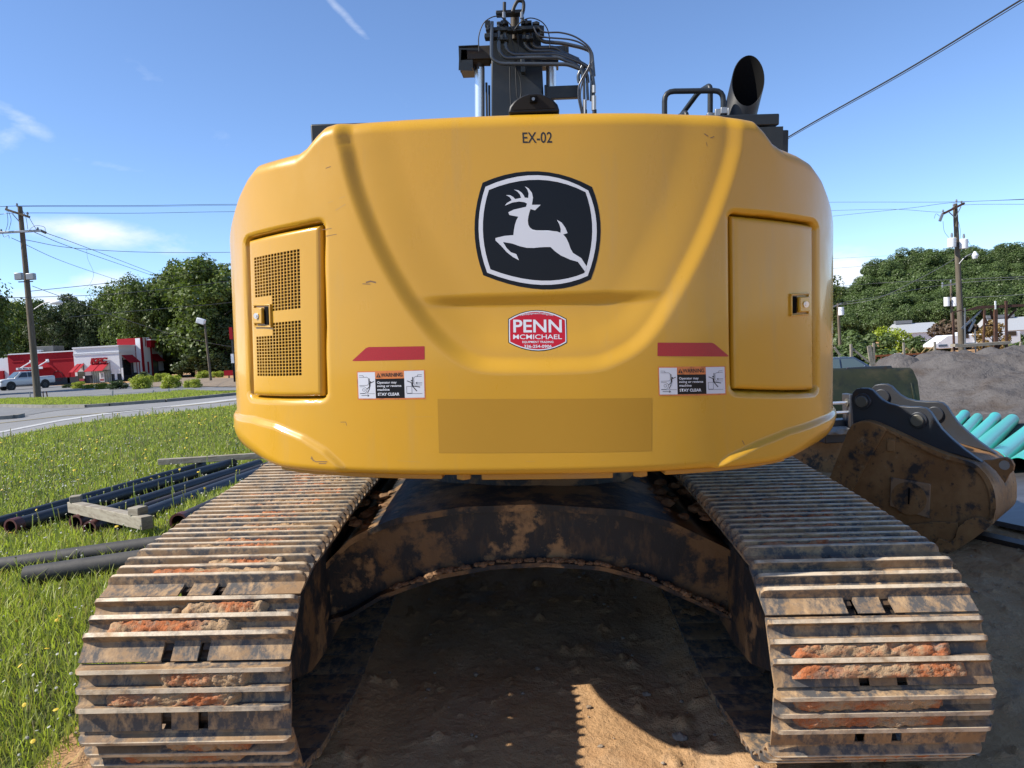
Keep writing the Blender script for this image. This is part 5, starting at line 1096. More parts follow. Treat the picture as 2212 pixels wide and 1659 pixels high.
for px, py in ((2180, 862), (2218, 878), (2105, 858)): 
    o = bpy.data.objects.new('clay_clod', st_ms[px % 4]); COL.objects.link(o); o.location = at(px, py, 21.6); o.scale = (.13, .13, .10); o.data = o.data.copy(); o.data.materials.clear(); o.data.materials.append(m_clay); tag(o, 'orange clay clod on the near slope of the largest gravel pile, %s' % {2180: 'biggest of the three', 2218: 'rightmost of the three', 2105: 'leftmost of the three'}[px], 'clay clod')
# ================================================================ POLES AND WIRES
def pole(name, label, top, base, Y, r0, r1, cat='utility pole', mat=None):
    a = at(*base, Y); c = at(*top, Y); a.z = float(h(a.x, a.y))-.1; t = thing(name, label, cat, tuple(a)); b = B(); d = c-a
    b.tube([d*s for s in np.linspace(0, 1, 6)], r0, 12, rs=[r0+(r1-r0)*s for s in np.linspace(0, 1, 6)]); b.go('shaft', mat or m_pole, t, smooth=True, angle=50); return t, a
def local(t, px, py, Y): return at(px, py, Y)-Vector(t.location)
YP = 47.0
tp, _ = pole('utility_pole', 'tall leaning wooden utility pole with two crossarms in front of the red and white restaurant', (43, 447), (82, 864), YP, .21, .13)
def arm(t, A, Bq, Y, w, mat, name='crossarm'): b = B(); b.bar(local(t, *A, Y), local(t, *Bq, Y), w, w); return b.go(name, mat, t, bevel=.01)
arm(tp, (12, 452), (64, 469), YP-.2, .13, m_pole); arm(tp, (-8, 503), (90, 498), YP-.2, .13, m_galv)
b = B(); b.bar(local(tp, 27, 462, YP-.3), local(tp, 41, 478, YP-.2), .05, .05); b.go('brace', m_galv, tp)
def insul(t, pts, Y, s=.07, hgt=.22, mat=None):
    for (x, y) in pts: p = local(t, x, y, Y); b = B(); b.tube([p, p+Vector((0, 0, hgt*.4)), p+Vector((0, 0, hgt*.45)), p+Vector((0, 0, hgt))], s, 8, rs=[s*.5, s*.6, s, s*.7]); b.go('insulator', mat or m_insul, t, smooth=True)
insul(tp, [(15, 453), (60, 466), (37, 447), (82, 499), (3, 503)], YP-.2)
for P in ([(15, 455), (17, 480), (12, 500)], [(18, 455), (24, 475), (19, 497)], [(47, 452), (56, 470), (60, 495)], [(62, 468), (70, 482), (80, 498)], [(60, 500), (75, 488), (95, 490), (98, 500)], [(5, 503), (9, 512), (18, 508), (20, 515)]):
    b = B(); b.tube(spline([local(tp, x, y, YP-.3) for x, y in P], 5), .014, 5); b.go('jumper_wire', m_wire, tp)
b = B(); b.bar(local(tp, 90, 499, YP-.2), local(tp, 99, 503, YP-.2), .14, .14); b.go('strain_insulator', m_wire, tp)
for (x0, y0, x1, y1) in ((33, 590, 50, 604), (58, 591, 76, 604)):
    p, q_ = local(tp, x0, y0, YP-.5), local(tp, x1, y1, YP-.5); b = B(); b.bx(p.x, q_.x, p.y-.15, p.y+.15, q_.z, p.z); b.go('floodlight', m_galv, tp, bevel=.03)
b = B(); b.bar(local(tp, 40, 609, YP-.3), local(tp, 71, 608, YP-.3), .06, .06); b.go('floodlight_bracket', m_wire, tp)
t, _ = pole('street_lamp', 'cobra-head street lamp on a curved arm beside the leaning utility pole', (74, 700), (76, 845), YP+6, .01, .01, 'street lamp', m_galv)
b = B(); b.tube(spline([local(t, 74, 668, YP+6), local(t, 95, 655, YP+6), (local(t, 112, 652, YP+6))], 6), .04, 8); b.go('arm', m_galv, t, smooth=True)
p = local(t, 122, 654, YP+6); b = B(); b.tube([p+Vector((-.42, 0, 0)), p+Vector((-.2, 0, .03)), p+Vector((.25, 0, .02)), p+Vector((.42, 0, -.02))], .14, 12, rs=[.07, .15, .16, .05]); b.go('lamp_head', m_white, t, smooth=True)
tq, _ = pole('light_pole', 'slim parking lot light pole near the yellow counterweight left edge', (442, 700), (457, 840), 70, .12, .08, 'light pole', m_pole)
p = local(tq, 434, 694, 70); b = B(); b.box(p, (.75, .45, .5), Matrix.Rotation(.35, 3, 'Y')); b.go('lamp_head', m_white, tq, bevel=.06)
# right pole
YR = 52.0
tr_, _ = pole('utility_pole', 'wooden utility pole with tilted brown crossarm and two grey transformer cans at the right', (2063, 440), (2079, 775), YR, .22, .14)
b = B(); b.bar(local(tr_, 2035, 463, YR-.2), local(tr_, 2083, 439, YR-.2), .14, .14); b.go('crossarm', m_rust, tr_, bevel=.01)
for A, Bq in (((2050, 458), (2063, 470)), ((2076, 446), (2064, 470))): b = B(); b.bar(local(tr_, *A, YR-.3), local(tr_, *Bq, YR-.2), .05, .05); b.go('brace', m_galv, tr_)
insul(tr_, [(2037, 460), (2066, 438), (2077, 441), (2060, 447)], YR-.2)
p = local(tr_, 2033, 470, YR-.3); b = B(); b.box(p, (.14, .14, .5), Matrix.Rotation(.4, 3, 'Y')); b.go('fuse_cutout', m_galv, tr_)
for x, y0, y1 in ((2056, 514, 534), (2082, 516, 537)):
    p, q_ = local(tr_, x, y0, YR-.35), local(tr_, x, y1, YR-.35); b = B(); b.tube([q_, q_+(p-q_)*.93, p], .27, 16, rs=[.26, .27, .2]); c = b.go('transformer', m_white, tr_, smooth=True, angle=40); b = B(); b.tube([p, p+Vector((0, 0, .16)), p+Vector((0, 0, .34))], .06, 8, rs=[.05, .09, .05]); b.go('bushing', m_insul, c, smooth=True)
b = B(); b.tube(spline([local(tr_, 2072, 570, YR-.2), local(tr_, 2084, 556, YR-.4), local(tr_, 2098, 548, YR-.5)], 6), .035, 8); b.go('lamp_arm', m_galv, tr_, smooth=True)
p = local(tr_, 2106, 552, YR-.5); b = B(); b.tube([p+Vector((0, 0, .28)), p+Vector((0, 0, .12)), p+Vector((0, 0, 0)), p+Vector((0, 0, -.2))], .15, 12, rs=[.06, .16, .21, .14]); b.go('lamp_head', m_white, tr_, smooth=True)
for P in ([(2037, 478), (2040, 500), (2052, 516)], [(2068, 470), (2074, 495), (2074, 515)], [(2030, 467), (2022, 462), (2018, 472)], [(2091, 520), (2096, 530), (2098, 545)]):
    b = B(); b.tube(spline([local(tr_, x, y, YR-.35) for x, y in P], 5), .012, 5); b.go('jumper_wire', m_wire, tr_)
t, _ = pole('utility_pole', 'short distant utility pole with one transformer can right of the counterweight', (1810, 655), (1815, 752), 78, .17, .12)
p = local(t, 1817, 671, 77.7); b = B(); b.tube([p-Vector((0, 0, .45)), p+Vector((0, 0, .35))], .27, 12); b.go('transformer', m_white, t, smooth=True, angle=40)
b = B(); b.bar(local(t, 1800, 663, 77.8), local(t, 1818, 655, 77.8), .09, .09); b.go('crossarm', m_galv, t)
t, _ = pole('utility_pole', 'distant utility pole with small transformer cans left of the wooden pole at right', (2054, 611), (2058, 765), 95, .17, .12)
for x in (2045, 2062): p = local(t, x, 649, 94.6); b = B(); b.tube([p-Vector((0, 0, .7)), p+Vector((0, 0, .4))], .33, 12); b.go('transformer', m_white, t, smooth=True, angle=40)
b = B(); b.bar(local(t, 2034, 618, 94.6), local(t, 2076, 612, 94.6), .12, .12); b.bar(local(t, 2040, 644, 94.6), local(t, 2078, 642, 94.6), .1, .1); b.go('crossarm', m_galv, t)
insul(t, [(2036, 622), (2054, 611), (2036, 616)], 94.5, .12, .35)
def wire(label, pts, r, mat=None, grp=None, k=10, name='overhead_wire'):
    if grp: r *= .75
    P = spline([at(x, y, Y) for x, y, Y in pts], k); b = B(); b.tube(P, r, 5); o = b.go(name, mat or m_wire, None, smooth=True); return tag(o, label, 'overhead wire', grp)
wire('thick black overhead cable slanting up to the top right corner of the photo', [(950, 720, 50), (1250, 575, 28), (1540, 400, 17), (1708, 293, 14.5), (1960, 150, 12), (2212, -4, 10), (2420, -130, 9)], .0125, grp=None)
wire('second thinner strand running along the thick black cable at top right', [(950, 721, 50), (1250, 577, 28), (1540, 402, 17), (1708, 296.5, 14.5), (1960, 154.5, 12), (2212, 2, 10), (2420, -124, 9)], .006)
GL = 'overhead wires from the left utility pole'
wire('topmost thin wire running right from the peak of the left pole', [(-60, 452, 47), (37, 445, YP), (300, 444, 55), (560, 441, 62), (1140, 441, 66), (1720, 440, 62)], .022, grp=GL)
wire('wire just under the topmost wire, from the left pole peak', [(37, 446, YP), (300, 446.2, 55), (560, 443.5, 62), (1140, 447, 66), (1720, 476, 75)], .015, grp=GL)
wire('third wire from the top, from the right end of the upper left crossarm', [(-60, 470, 45), (0, 463, 46), (60, 460, YP), (300, 460.5, 55), (560, 457, 62), (1140, 458, 66), (1720, 457, 62)], .020, grp=GL)
wire('upper of two wires sloping from the lower left crossarm to the trees', [(96, 502, YP), (190, 536, 62), (367, 604, 95)], .028, grp=GL)
wire('lower of two wires sloping from the lower left crossarm to the trees', [(75, 502, YP), (170, 540, 62), (367, 608, 95)], .028, grp=GL)
wire('steep wire from the lower left crossarm down to the tree tops', [(25, 514, YP), (150, 570, 64), (306, 622, 95)], .024, grp=GL)
wire('patchy wire from the left pole running nearly level below the cloud', [(54, 518, YP), (160, 536, 54), (330, 545, 60), (560, 544, 68), (820, 538, 100)], .026, m_wire2, GL)
wire('dangling thin loop of wire hanging from the level wire below the cloud', [(187, 538, 54), (190, 560, 54), (202, 590, 54), (195, 612, 54), (180, 625, 54)], .010, grp=GL)
wire('rising wire from the left pole toward the counterweight, above the tree line', [(66, 629, YP), (210, 614, 54), (380, 595, 62), (560, 567, 70), (820, 561, 100)], .026, grp=GL)
wire('pale wire crossing in front of the trees from the lamp toward the counterweight', [(-40, 644, 45), (66, 642, YP), (230, 636, 55), (380, 622, 62), (560, 603, 70), (820, 597, 100)], .026, m_wire2, GL)
wire('pale sagging wire across the middle of the tree crowns', [(150, 685, 60), (300, 671, 66), (430, 660, 72), (560, 650, 78), (820, 644, 100)], .030, m_wire2, GL)
wire('pale wire sloping down over the tree crowns toward the counterweight', [(70, 618, YP), (130, 640, 52), (300, 700, 66), (430, 736, 78), (560, 752, 88), (820, 746, 100)], .026, m_wire2, GL)
GR = 'overhead wires to the right utility pole'
wire('upper of the level wires crossing behind the counterweight top right', [(1720, 440, 62), (1786, 437, 60), (1900, 436.5, 56), (2064, 436, YR), (2260, 428, 46)], .018, grp=GR)
wire('wire slanting up to the right pole peak from the counterweight', [(1720, 476, 75), (1789, 468, 70), (1960, 450, 58), (2066, 437, YR), (2260, 429.5, 46)], .018, grp=GR)
wire('second level wire crossing right of the counterweight', [(1720, 457, 62), (1790, 455, 60), (1930, 452, 56), (2037, 458, YR), (2078, 443, YR), (2260, 441, 46)], .016, grp=GR)
wire('pale service wire from the short distant pole up to the right pole', [(1800, 660, 78), (1890, 646, 68), (1990, 600, 58), (2070, 555, YR)], .030, m_wire2, GR)
wire('pale pair wire low across the forested hill, upper', [(1790, 620, 90), (1920, 610, 90), (2058, 604, 70), (2230, 597, 60)], .024, m_wire2, GR)
wire('pale wire from the short distant pole to the distant pole at the right', [(1810, 656, 78), (1900, 640, 84), (2054, 613, 94.5), (2240, 600, 80)], .032, m_wire2, GR)
wire('thin wire crossing the sky low beside the counterweight, above the cloud', [(1740, 562, 95), (1797, 558.5, 95), (1950, 551, 90)], .022, m_wire2, GR)
wire('thin wire crossing the low cloud right of the counterweight', [(1740, 583, 95), (1797, 580, 95), (1890, 573, 92)], .022, m_wire2, GR)
wire('lowest pale wire running right from the right pole', [(2080, 643, YR), (2150, 640, 50), (2240, 634, 46)], .020, m_wire2, GR)
# ================================================================ RESTAURANT (world y = 98 is its street front)
YF = 98.0
R0 = at(18, 800, YF)
KF = thing('restaurant', 'low red and white fast food restaurant with red awnings across the road', 'restaurant', (R0.x, YF, float(h(R0.x, YF))))
def kx(px, py=790): return at(px, py, YF).x-R0.x
def kz(px, py): return at(px, py, YF).z-KF.location.z
def kpart(name, b, mat, **k): return b.go(name, mat, KF, **k)
topL = kz(90, 763); topR = kz(230, 754)
x0, x1, x2 = kx(-40), kx(164), kx(262)
b = B(); b.bx(kx(18), x1, 0, 14, .9, topL); kpart('wall', b, m_wallr)
b = B(); b.bx(kx(18), x1, -.03, .4, 0, .9); kpart('base_course', b, m_navy)
b = B(); b.bx(x0, kx(18), .6, 14, 0, topL-.3); kpart('wall', b, m_wallw); b = B(); b.bx(kx(-90), kx(2), .3, 10, 0, 2.2); kpart('wall', b, m_wallr)
b = B(); b.bx(kx(15), x1, -.25, 14.1, topL, topL+.14); kpart('parapet_cap', b, m_wallw)
b = B(); b.bx(x1, x2, -.35, 12, 1.0, topR+.25); kpart('wall', b, m_wallw)
b = B(); b.bx(x1+.02, x2-.02, -.32, .4, 0, 1.0); kpart('base_course', b, m_navy)
b = B(); b.bx(x1-.05, x2+.06, -.47, 12, topR+.25, topR+.42); kpart('parapet_cap', b, m_wallw)
for zz in (topR-.45, topR-.60): b = B(); b.bx(x1-.02, x2+.03, -.42, -.352, zz, zz+.07); kpart('moulding', b, m_wallw)
b = B(); b.bx(kx(26), kx(54), -.06, 0, topL-.95, topL-.75); b.go('moulding', m_wallr, KF)
b = B(); b.bx(kx(108), kx(160), -.08, 0, topL-.95, topL-.8); b.go('moulding', m_wallr, KF)
# side wall receding to the right
S0 = Vector((x2, -.35, 0)); S1 = Vector((at(352, 780, 107).x-R0.x, 9, 0)); sd = (S1-S0).normalized(); SL = (S1-S0).length; sn = Vector((sd.y, -sd.x, 0))
if sn.x < 0: sn = -sn
def SWp(u, w, z): return S0+sd*u+sn*w+Vector((0, 0, z))
def sbox(b, u0, u1, w0, w1, z0, z1): b.add([SWp(u, w, z) for z in (z0, z1) for w in (w0, w1) for u in (u0, u1)], [(0, 2, 3, 1), (4, 5, 7, 6), (0, 1, 5, 4), (2, 6, 7, 3), (0, 4, 6, 2), (1, 3, 7, 5)]); return b
tS = topR+.25
b = B(); sbox(b, 0, SL, -3, 0, 1.0, tS); kpart('wall', b, m_wallw); b = B(); sbox(b, 0, SL, -3, .02, 0, 1.0); kpart('base_course', b, m_navy)
b = B(); sbox(b, -.05, SL+.1, -3, .12, tS, tS+.16); kpart('parapet_cap', b, m_wallw)
for zz in (tS-.7, tS-.85): b = B(); sbox(b, 0, SL+.05, 0, .07, zz, zz+.07); kpart('moulding', b, m_wallw)
uT0, uT1 = SL*.36, SL*.60
b = B(); sbox(b, uT0, uT1, -2.5, .9, 0, tS+1.05); kpart('tower', b, m_wallr)
tw = uT1-uT0
for a_, c_, mt in ((.20, .80, m_wallw),): b = B(); sbox(b, uT0+tw*a_, uT0+tw*c_, .9, .94, .1, tS+1.08); kpart('tower_panel', b, mt)
for a_, c_, z0_, z1_ in ((.36, .45, tS-.1, tS+1.0), (.62, .70, tS+.6, tS+1.0), (.42, .58, .8, tS*.52)): b = B(); sbox(b, uT0+tw*a_, uT0+tw*c_, .942, .95, z0_ if z1_ < tS else z0_, z1_); kpart('tower_stripe', b, m_wallr)
b = B(); b.add([SWp(uT0-.04, w_, z_) for w_, z_ in ((.14, .3), (.80, .3), (.80, tS+1.0), (.14, tS+1.0))]+[SWp(uT0, w_, z_) for w_, z_ in ((.14, .3), (.80, .3), (.80, tS+1.0), (.14, tS+1.0))], [(0, 1, 2, 3), (4, 5, 6, 7), (0, 1, 5, 4), (1, 2, 6, 5), (2, 3, 7, 6), (3, 0, 4, 7)]); kpart('tower_panel', b, m_wallw)
b = B(); b.add([SWp(uT0-.05, w_, z_) for w_, z_ in ((.40, .9), (.54, .9), (.54, tS*.55), (.40, tS*.55))], [(0, 1, 2, 3)]); kpart('tower_stripe', b, m_wallr)
b = B(); b.bx(kx(228), kx(298), 4, 9, topR, topR+.95); kpart('raised_parapet', b, m_wallr); b = B(); b.bx(kx(227), kx(299), 3.9, 9.1, topR+.95, topR+1.07); kpart('parapet_cap', b, m_wallw)
for u0, u1 in ((.6, 2.6), (SL*.66, SL*.86)):
    b = B(); sbox(b, u0, u1, .01, .03, .75, 2.75); g_w = kpart('window', b, m_glass2 if u0 > 3 else m_glass)
    b = B(); sbox(b, u0-.1, u0+.1, .0, .05, .1, 3.0); sbox(b, u1-.1, u1+.1, .0, .05, .1, 3.0); b.go('window_frame', m_navy, g_w)
    b = B(); q4 = [SWp(u0-.1, .02, 3.35), SWp(u1+.1, .02, 3.35), SWp(u1+.1, 1.1, 2.35), SWp(u0-.1, 1.1, 2.35)]; b.add(q4+[p_-Vector((0, 0, .04)) for p_ in q4], [(0, 1, 2, 3), (4, 5, 6, 7), (0, 1, 5, 4), (1, 2, 6, 5), (2, 3, 7, 6), (3, 0, 4, 7)]); kpart('awning', b, m_awn)
def wz(zx, zy): # zoom pixels (0..2212 of the 700 px wide strip) -> local x,z on the street front
    px, py = zx*.3165*.5486, (1350+zy*.3165)*.5486; return kx(px, py), kz(px, py)
def fbox(name, z0, z1_, y0, y1, mat, par=None):
    (xa, za), (xb, zb) = wz(*z0), wz(*z1_); b = B(); b.bx(xa, xb, y0, y1, min(za, zb), max(za, zb)); return b.go(name, mat, par or KF)
# front windows, door, awnings
wn = fbox('window', (1165, 345), (1405, 505), -.40, -.36, m_glass2)
for i in range(9): (xa, za), (xb, zb) = wz(1175+i*28, 345), wz(1175+i*28, 505); b = B(); b.bx(xa-.03, xa+.03, -.43, -.40, zb, za); b.go('mullion', m_galv, wn)
fbox('window_jamb', (1150, 240), (1172, 520), -.41, -.35, m_navy, wn); fbox('window_jamb', (1385, 235), (1405, 520), -.41, -.35, m_navy, wn); fbox('window_sill', (1160, 505), (1405, 516), -.5, -.38, m_galv, wn)
ps = fbox('poster', (1255, 368), (1325, 480), -.45, -.43, m_wallw, wn); fbox('poster_print', (1275, 380), (1308, 430), -.46, -.451, m_galv, wn); fbox('poster_print', (1268, 445), (1318, 470), -.46, -.451, M('poster_red', (.45, .12, .12), .6), wn)
fbox('dark_reveal', (1050, 250), (1082, 520), -.38, -.34, m_navy); dw = fbox('entrance_door', (985, 360), (1085, 515), -.40, -.36, m_glass); fbox('door_frame', (985, 350), (1000, 515), -.44, -.40, m_galv, dw); fbox('door_frame', (1070, 350), (1084, 515), -.44, -.40, m_galv, dw); fbox('door_notice', (1010, 445), (1070, 470), -.44, -.41, M('notice_red', (.5, .05, .08), .6), dw); fbox('door_notice', (1055, 415), (1080, 440), -.44, -.41, m_wallw, dw)
fbox('service_door', (832, 365), (875, 500), -.03, .0, m_wallr); fbox('pilaster', (1440, 320), (1482, 455), -.40, -.352, m_wallw); fbox('pilaster', (1525, 310), (1560, 455), -.40, -.352, m_wallw)
def awning(TL, TR, BR, BL, dep=1.15):
    (a, za), (b_, zb), (c, zc), (d, zd) = [wz(*q) for q in (TL, TR, BR, BL)]; bb = B()
    q4 = [Vector((a, -.37, za)), Vector((b_, -.37, zb)), Vector((c, -.37-dep, zc)), Vector((d, -.37-dep, zd))]
    bb.add(q4+[p_-Vector((0, 0, .04)) for p_ in q4], [(0, 1, 2, 3), (4, 5, 6, 7), (0, 1, 5, 4), (1, 2, 6, 5), (2, 3, 7, 6), (3, 0, 4, 7)]); aw = kpart('awning', bb, m_awn)
    sb = B(); m0 = (q4[0]+q4[1])/2; m1 = (q4[3]+q4[2])/2; sb.bar(m0+Vector((0, -.03, .02)), m1+Vector((0, -.03, .02)), .04, .03); sb.go('awning_seam', m_wallr, aw); return aw
awning((1162, 255), (1372, 248), (1350, 340), (1122, 352)); awning((978, 262), (1068, 258), (1045, 358), (940, 362))
# rooftop units
for A, Bq, mt in (((1205, 0), (1405, 75), m_galv), ((130, 50), (380, 140), M('dull_roof_unit', (.16, .16, .16), .7))): 
    (xa, za), (xb, zb) = wz(*A), wz(*Bq); b = B(); b.bx(xa, xb, 5, 7.5, zb-.3, za); kpart('roof_unit', b, mt, bevel=.05)
(xa, za), (xb, zb) = wz(170, 108), wz(265, 142); b = B(); b.tube([((xa+xb)/2, 4, zb-.2), ((xa+xb)/2, 4, za)], .55, 16); b.tube([((xa+xb)/2, 4, za), ((xa+xb)/2, 4, za+.12)], .8, 16); kpart('roof_fan', b, m_white, smooth=True, angle=40)
fbox('roof_unit', (1150, 42), (1200, 85), 5, 6, m_rust)
# drive-through canopy with lettering, struts
cn = fbox('canopy', (303, 318), (628, 300), -1.6, -.02, m_wallw)
(xa, za), (xb, zb) = wz(303, 316), wz(628, 298); b = B(); zc_ = (wz(460, 312)[1]); b.bx(xa, xb, -1.66, -1.60, zc_-.14, zc_+.14); b.go('canopy_fascia', m_wallw, cn)
for (A, Bq) in (((392, 232), (335, 318)), ((593, 222), (540, 302))):
    (xa, za), (xb, zb) = wz(*A), wz(*Bq); b = B(); b.bar((xa, -.02, za), (xb, -1.5, zb), .12, .12); b.go('canopy_strut', m_wallw, cn); b = B(); b.box((xa, -.05, za), (.4, .1, .4)); b.go('strut_plate', m_wallw, cn)
def sign(s, par, x0, x1, z0, z1, y, mat, depth=.05, bold=.02, name='lettering', shear=0):
    c = bpy.data.curves.new('t', 'FONT'); c.body = s; c.size = 1; c.offset = bold; c.shear = shear; c.resolution_u = 3; c.extrude = depth
    o = bpy.data.objects.new('t', c); COL.objects.link(o); dg = bpy.context.evaluated_depsgraph_get(); me = bpy.data.meshes.new_from_object(o.evaluated_get(dg)); bpy.data.objects.remove(o)
    co = np.empty(len(me.vertices)*3); me.vertices.foreach_get('co', co); co = co.reshape(-1, 3); lo, hi = co.min(0), co.max(0)
    n_ = np.stack([x0+(co[:, 0]-lo[0])/(hi[0]-lo[0])*(x1-x0), y-co[:, 2], z0+(co[:, 1]-lo[1])/(hi[1]-lo[1])*(z1-z0)], -1); me.vertices.foreach_set('co', n_.ravel()); me.update(); me.materials.clear(); me.materials.append(mat); return link(name, me, par)
za = zc_; xa, xb = wz(328, 320)[0], wz(530, 320)[0]; sign('REAL MEALS TO GO', cn, xa, xb, za-.09, za+.09, -1.67, m_lettblk, .005)
(xa, z_a), (xb, z_b) = wz(1155, 250), wz(1362, 182); sign('KFC', KF, xa, xb, z_b-.62 if False else z_a-.1, z_a+.62, -.55, m_wallr, .12, .06, 'roof_letters', .25)
# painted ring on the red wall (plain)
(xa, za_) = wz(725, 412); b = B(); ring_pts = [Vector((xa+.62*math.cos(t_), -.012, za_+.62*math.sin(t_))) for t_ in np.linspace(0, 2*math.pi, 25)]; b.tube(ring_pts, .05, 4, False); kpart('painted_ring', b, M('maroon_paint', (.16, .02, .03), .8))
# ---- pickup truck
def lofted_body(sections, mat, name, par, **k):
    """sections: list of (x, [(y,z)...]) rings"""
    b = B(); n = len(sections[0][1]); vs = [(x, y, z) for x, r in sections for y, z in r]
    b.add(vs, [(i*n+j, i*n+(j+1) % n, (i+1)*n+(j+1) % n, (i+1)*n+j) for i in range(len(sections)-1) for j in range(n)]+[tuple(range(n)), tuple(range((len(sections)-1)*n, len(sections)*n))]); return b.go(name, mat, par, **k)
def car_ring(w, z0, z1, t=.08): return [(-w, z0+t), (-w+t, z0), (w-t, z0), (w, z0+t), (w, z1-t), (w-t, z1), (-w+t, z1), (-w, z1-t)]
pT = at(80, 838, 82)
TK = thing('pickup_truck', 'white crew cab pickup truck parked in front of the restaurant behind the wooden pole', 'pickup truck', (pT.x, 80, float(h(pT.x, 80))))
TK.rotation_euler = (0, 0, rad(56)); TK.scale = (.98, 1, 1.08); m_twh = M('truck_white_paint', (.78, .79, .80), .3, 0, .6, .05)
lofted_body([(-2.62, car_ring(.82, .48, .92)), (-2.55, car_ring(.88, .42, 1.02)), (-2.2, car_ring(.92, .42, 1.10)), (-1.25, car_ring(.93, .45, 1.14)), (-1.05, car_ring(.93, .45, 1.16)), (1.0, car_ring(.93, .45, 1.16)), (2.5, car_ring(.93, .50, 1.20)), (2.68, car_ring(.90, .52, 1.16))], m_twh, 'body', TK, bevel=.04, angle=50)
b = B(); b.add([(-1.35, -.84, 1.12), (-1.35, .84, 1.12), (-.62, .70, 1.74), (-.62, -.70, 1.74), (1.02, -.86, 1.14), (1.02, .86, 1.14), (.72, .70, 1.74), (.72, -.70, 1.74)], [(0, 1, 2, 3), (4, 5, 6, 7), (3, 2, 6, 7), (0, 3, 7, 4), (1, 2, 6, 5), (0, 1, 5, 4)]); b.go('cab', m_twh, TK, bevel=.05)
b = B(); b.add([(-1.30, -.72, 1.17), (-1.30, .72, 1.17), (-.69, .60, 1.69), (-.69, -.60, 1.69)], [(0, 1, 2, 3)]); 
for v_ in range(4): x, y, z = b.v[v_]; b.v[v_] = (x-.035, y, z+.03)
b.go('windscreen', M('windscreen_glass', (.10, .14, .16), .08, spec=.9), TK)
for xs_ in (((-.98, 1.2), (-.52, 1.64), (-.06, 1.64), (-.06, 1.2)), ((.02, 1.2), (.02, 1.64), (.52, 1.64), (.78, 1.2))):
    b = B(); b.add([(x, -(.875-(z-1.14)*.24), z) for x, z in xs_], [(0, 1, 2, 3)]); b.go('side_window', m_glass, TK)
b = B(); b.bx(-2.68, -2.60, -.55, .55, .74, .98); b.go('grille', m_black, TK, bevel=.02); b = B(); b.bx(-2.70, -2.60, -.6, .6, .55, .62); b.go('lower_grille', m_black, TK)
b = B(); b.bx(-2.72, -2.5, -.88, .88, .40, .58); b.go('bumper', m_twh, TK, bevel=.05)
for s in (-1, 1): b = B(); b.bx(-2.63, -2.42, s*.60-(.28 if s < 0 else 0), s*.60+(.28 if s > 0 else 0), .80, .98); b.go('headlight', m_galv, TK, bevel=.03)
def wheel(par, x, y, r=.38, w_=.24, rim=None):
    b = B(); b.tube([(x, y-w_/2, r), (x, y+w_/2, r)], r, 24); t_ = b.go('tyre', m_tyre, par, bevel=.03); b = B(); s = 1 if y > 0 else -1; b.tube([(x, y+s*w_/2*.8, r), (x, y+s*(w_/2+.015), r)], r*.60, 16); b.go('rim', rim or m_galv, t_)
    b = B(); b.tube([(x, y+s*w_*.2, r*1.03), (x, y+s*w_*.42, r*1.03)], r*1.22, 24); return t_
for x in (-1.72, 1.62):
    for y in (-.80, .80): wheel(TK, x, y)
for x in (-1.72, 1.62): b = B(); b.tube([(x, -.935, .43), (x, -.90, .43)], .46, 24); b.go('wheel_arch', m_black, TK)
# ---- cars in the background
pc = at(1790, 790, 35)
CR = thing('sedan', 'blue-grey sedan half hidden between the yellow counterweight and the gravel pile', 'car', (pc.x+.46, 35, float(h(pc.x, 35))+.06))
m_cb = M('slate_blue_paint', (.12, .16, .22), .25, .4, .7, .05)
lofted_body([(-2.3, car_ring(.80, .3, .75)), (-2.0, car_ring(.88, .25, .88)), (0, car_ring(.90, .25, .92)), (1.4, car_ring(.88, .25, .85)), (2.2, car_ring(.80, .3, .65))], m_cb, 'body', CR, bevel=.05)
b = B(); b.add([(-1.7, -.74, .9), (-1.7, .74, .9), (-.9, .6, 1.40), (-.9, -.6, 1.40), (1.25, -.78, .86), (1.25, .78, .86), (.45, .6, 1.40), (.45, -.6, 1.40)], [(0, 1, 2, 3), (4, 5, 6, 7), (3, 2, 6, 7), (0, 3, 7, 4), (1, 2, 6, 5), (0, 1, 5, 4)]); b.go('cabin', m_cb, CR, bevel=.06)
for P in (((-1.35, .95), (-.85, 1.34), (-.25, 1.34), (-.25, .93)), ((-.17, .93), (-.17, 1.34), (.40, 1.33), (.98, .92))): b = B(); b.add([(x, -(.79-(z-.88)*.30), z) for x, z in P], [(0, 1, 2, 3)]); b.go('side_window', m_glass2, CR)
b = B(); b.bx(.72, .86, -.98, -.82, .90, 1.02); b.go('door_mirror', m_cb, CR, bevel=.03)
for x in (-1.4, 1.4):
    for y in (-.75, .75): wheel(CR, x, y, .33, .2)
pc = at(332, 820, 118); C2 = thing('hatchback', 'small blue car parked far behind the round bushes right of the restaurant', 'car', (at(333, 812, 112).x+10.9, 112, float(h(-40, 112))+.3))
lofted_body([(-2, car_ring(.8, .3, .85)), (-1.2, car_ring(.85, .3, 1.0)), (1.2, car_ring(.85, .3, 1.0)), (2, car_ring(.8, .3, .8))], m_cb, 'body', C2, bevel=.05); b = B(); b.add([(-1.7, -.7, .95), (-1.7, .7, .95), (-1.2, .6, 1.5), (-1.2, -.6, 1.5), (1.1, -.7, .95), (1.1, .7, .95), (.5, .6, 1.5), (.5, -.6, 1.5)], [(0, 1, 2, 3), (4, 5, 6, 7), (3, 2, 6, 7), (0, 3, 7, 4), (1, 2, 6, 5), (0, 1, 5, 4)]); b.go('cabin', m_glass2, C2, bevel=.04)
for x in (-1.2, 1.2): wheel(C2, x, -.75, .33, .2)
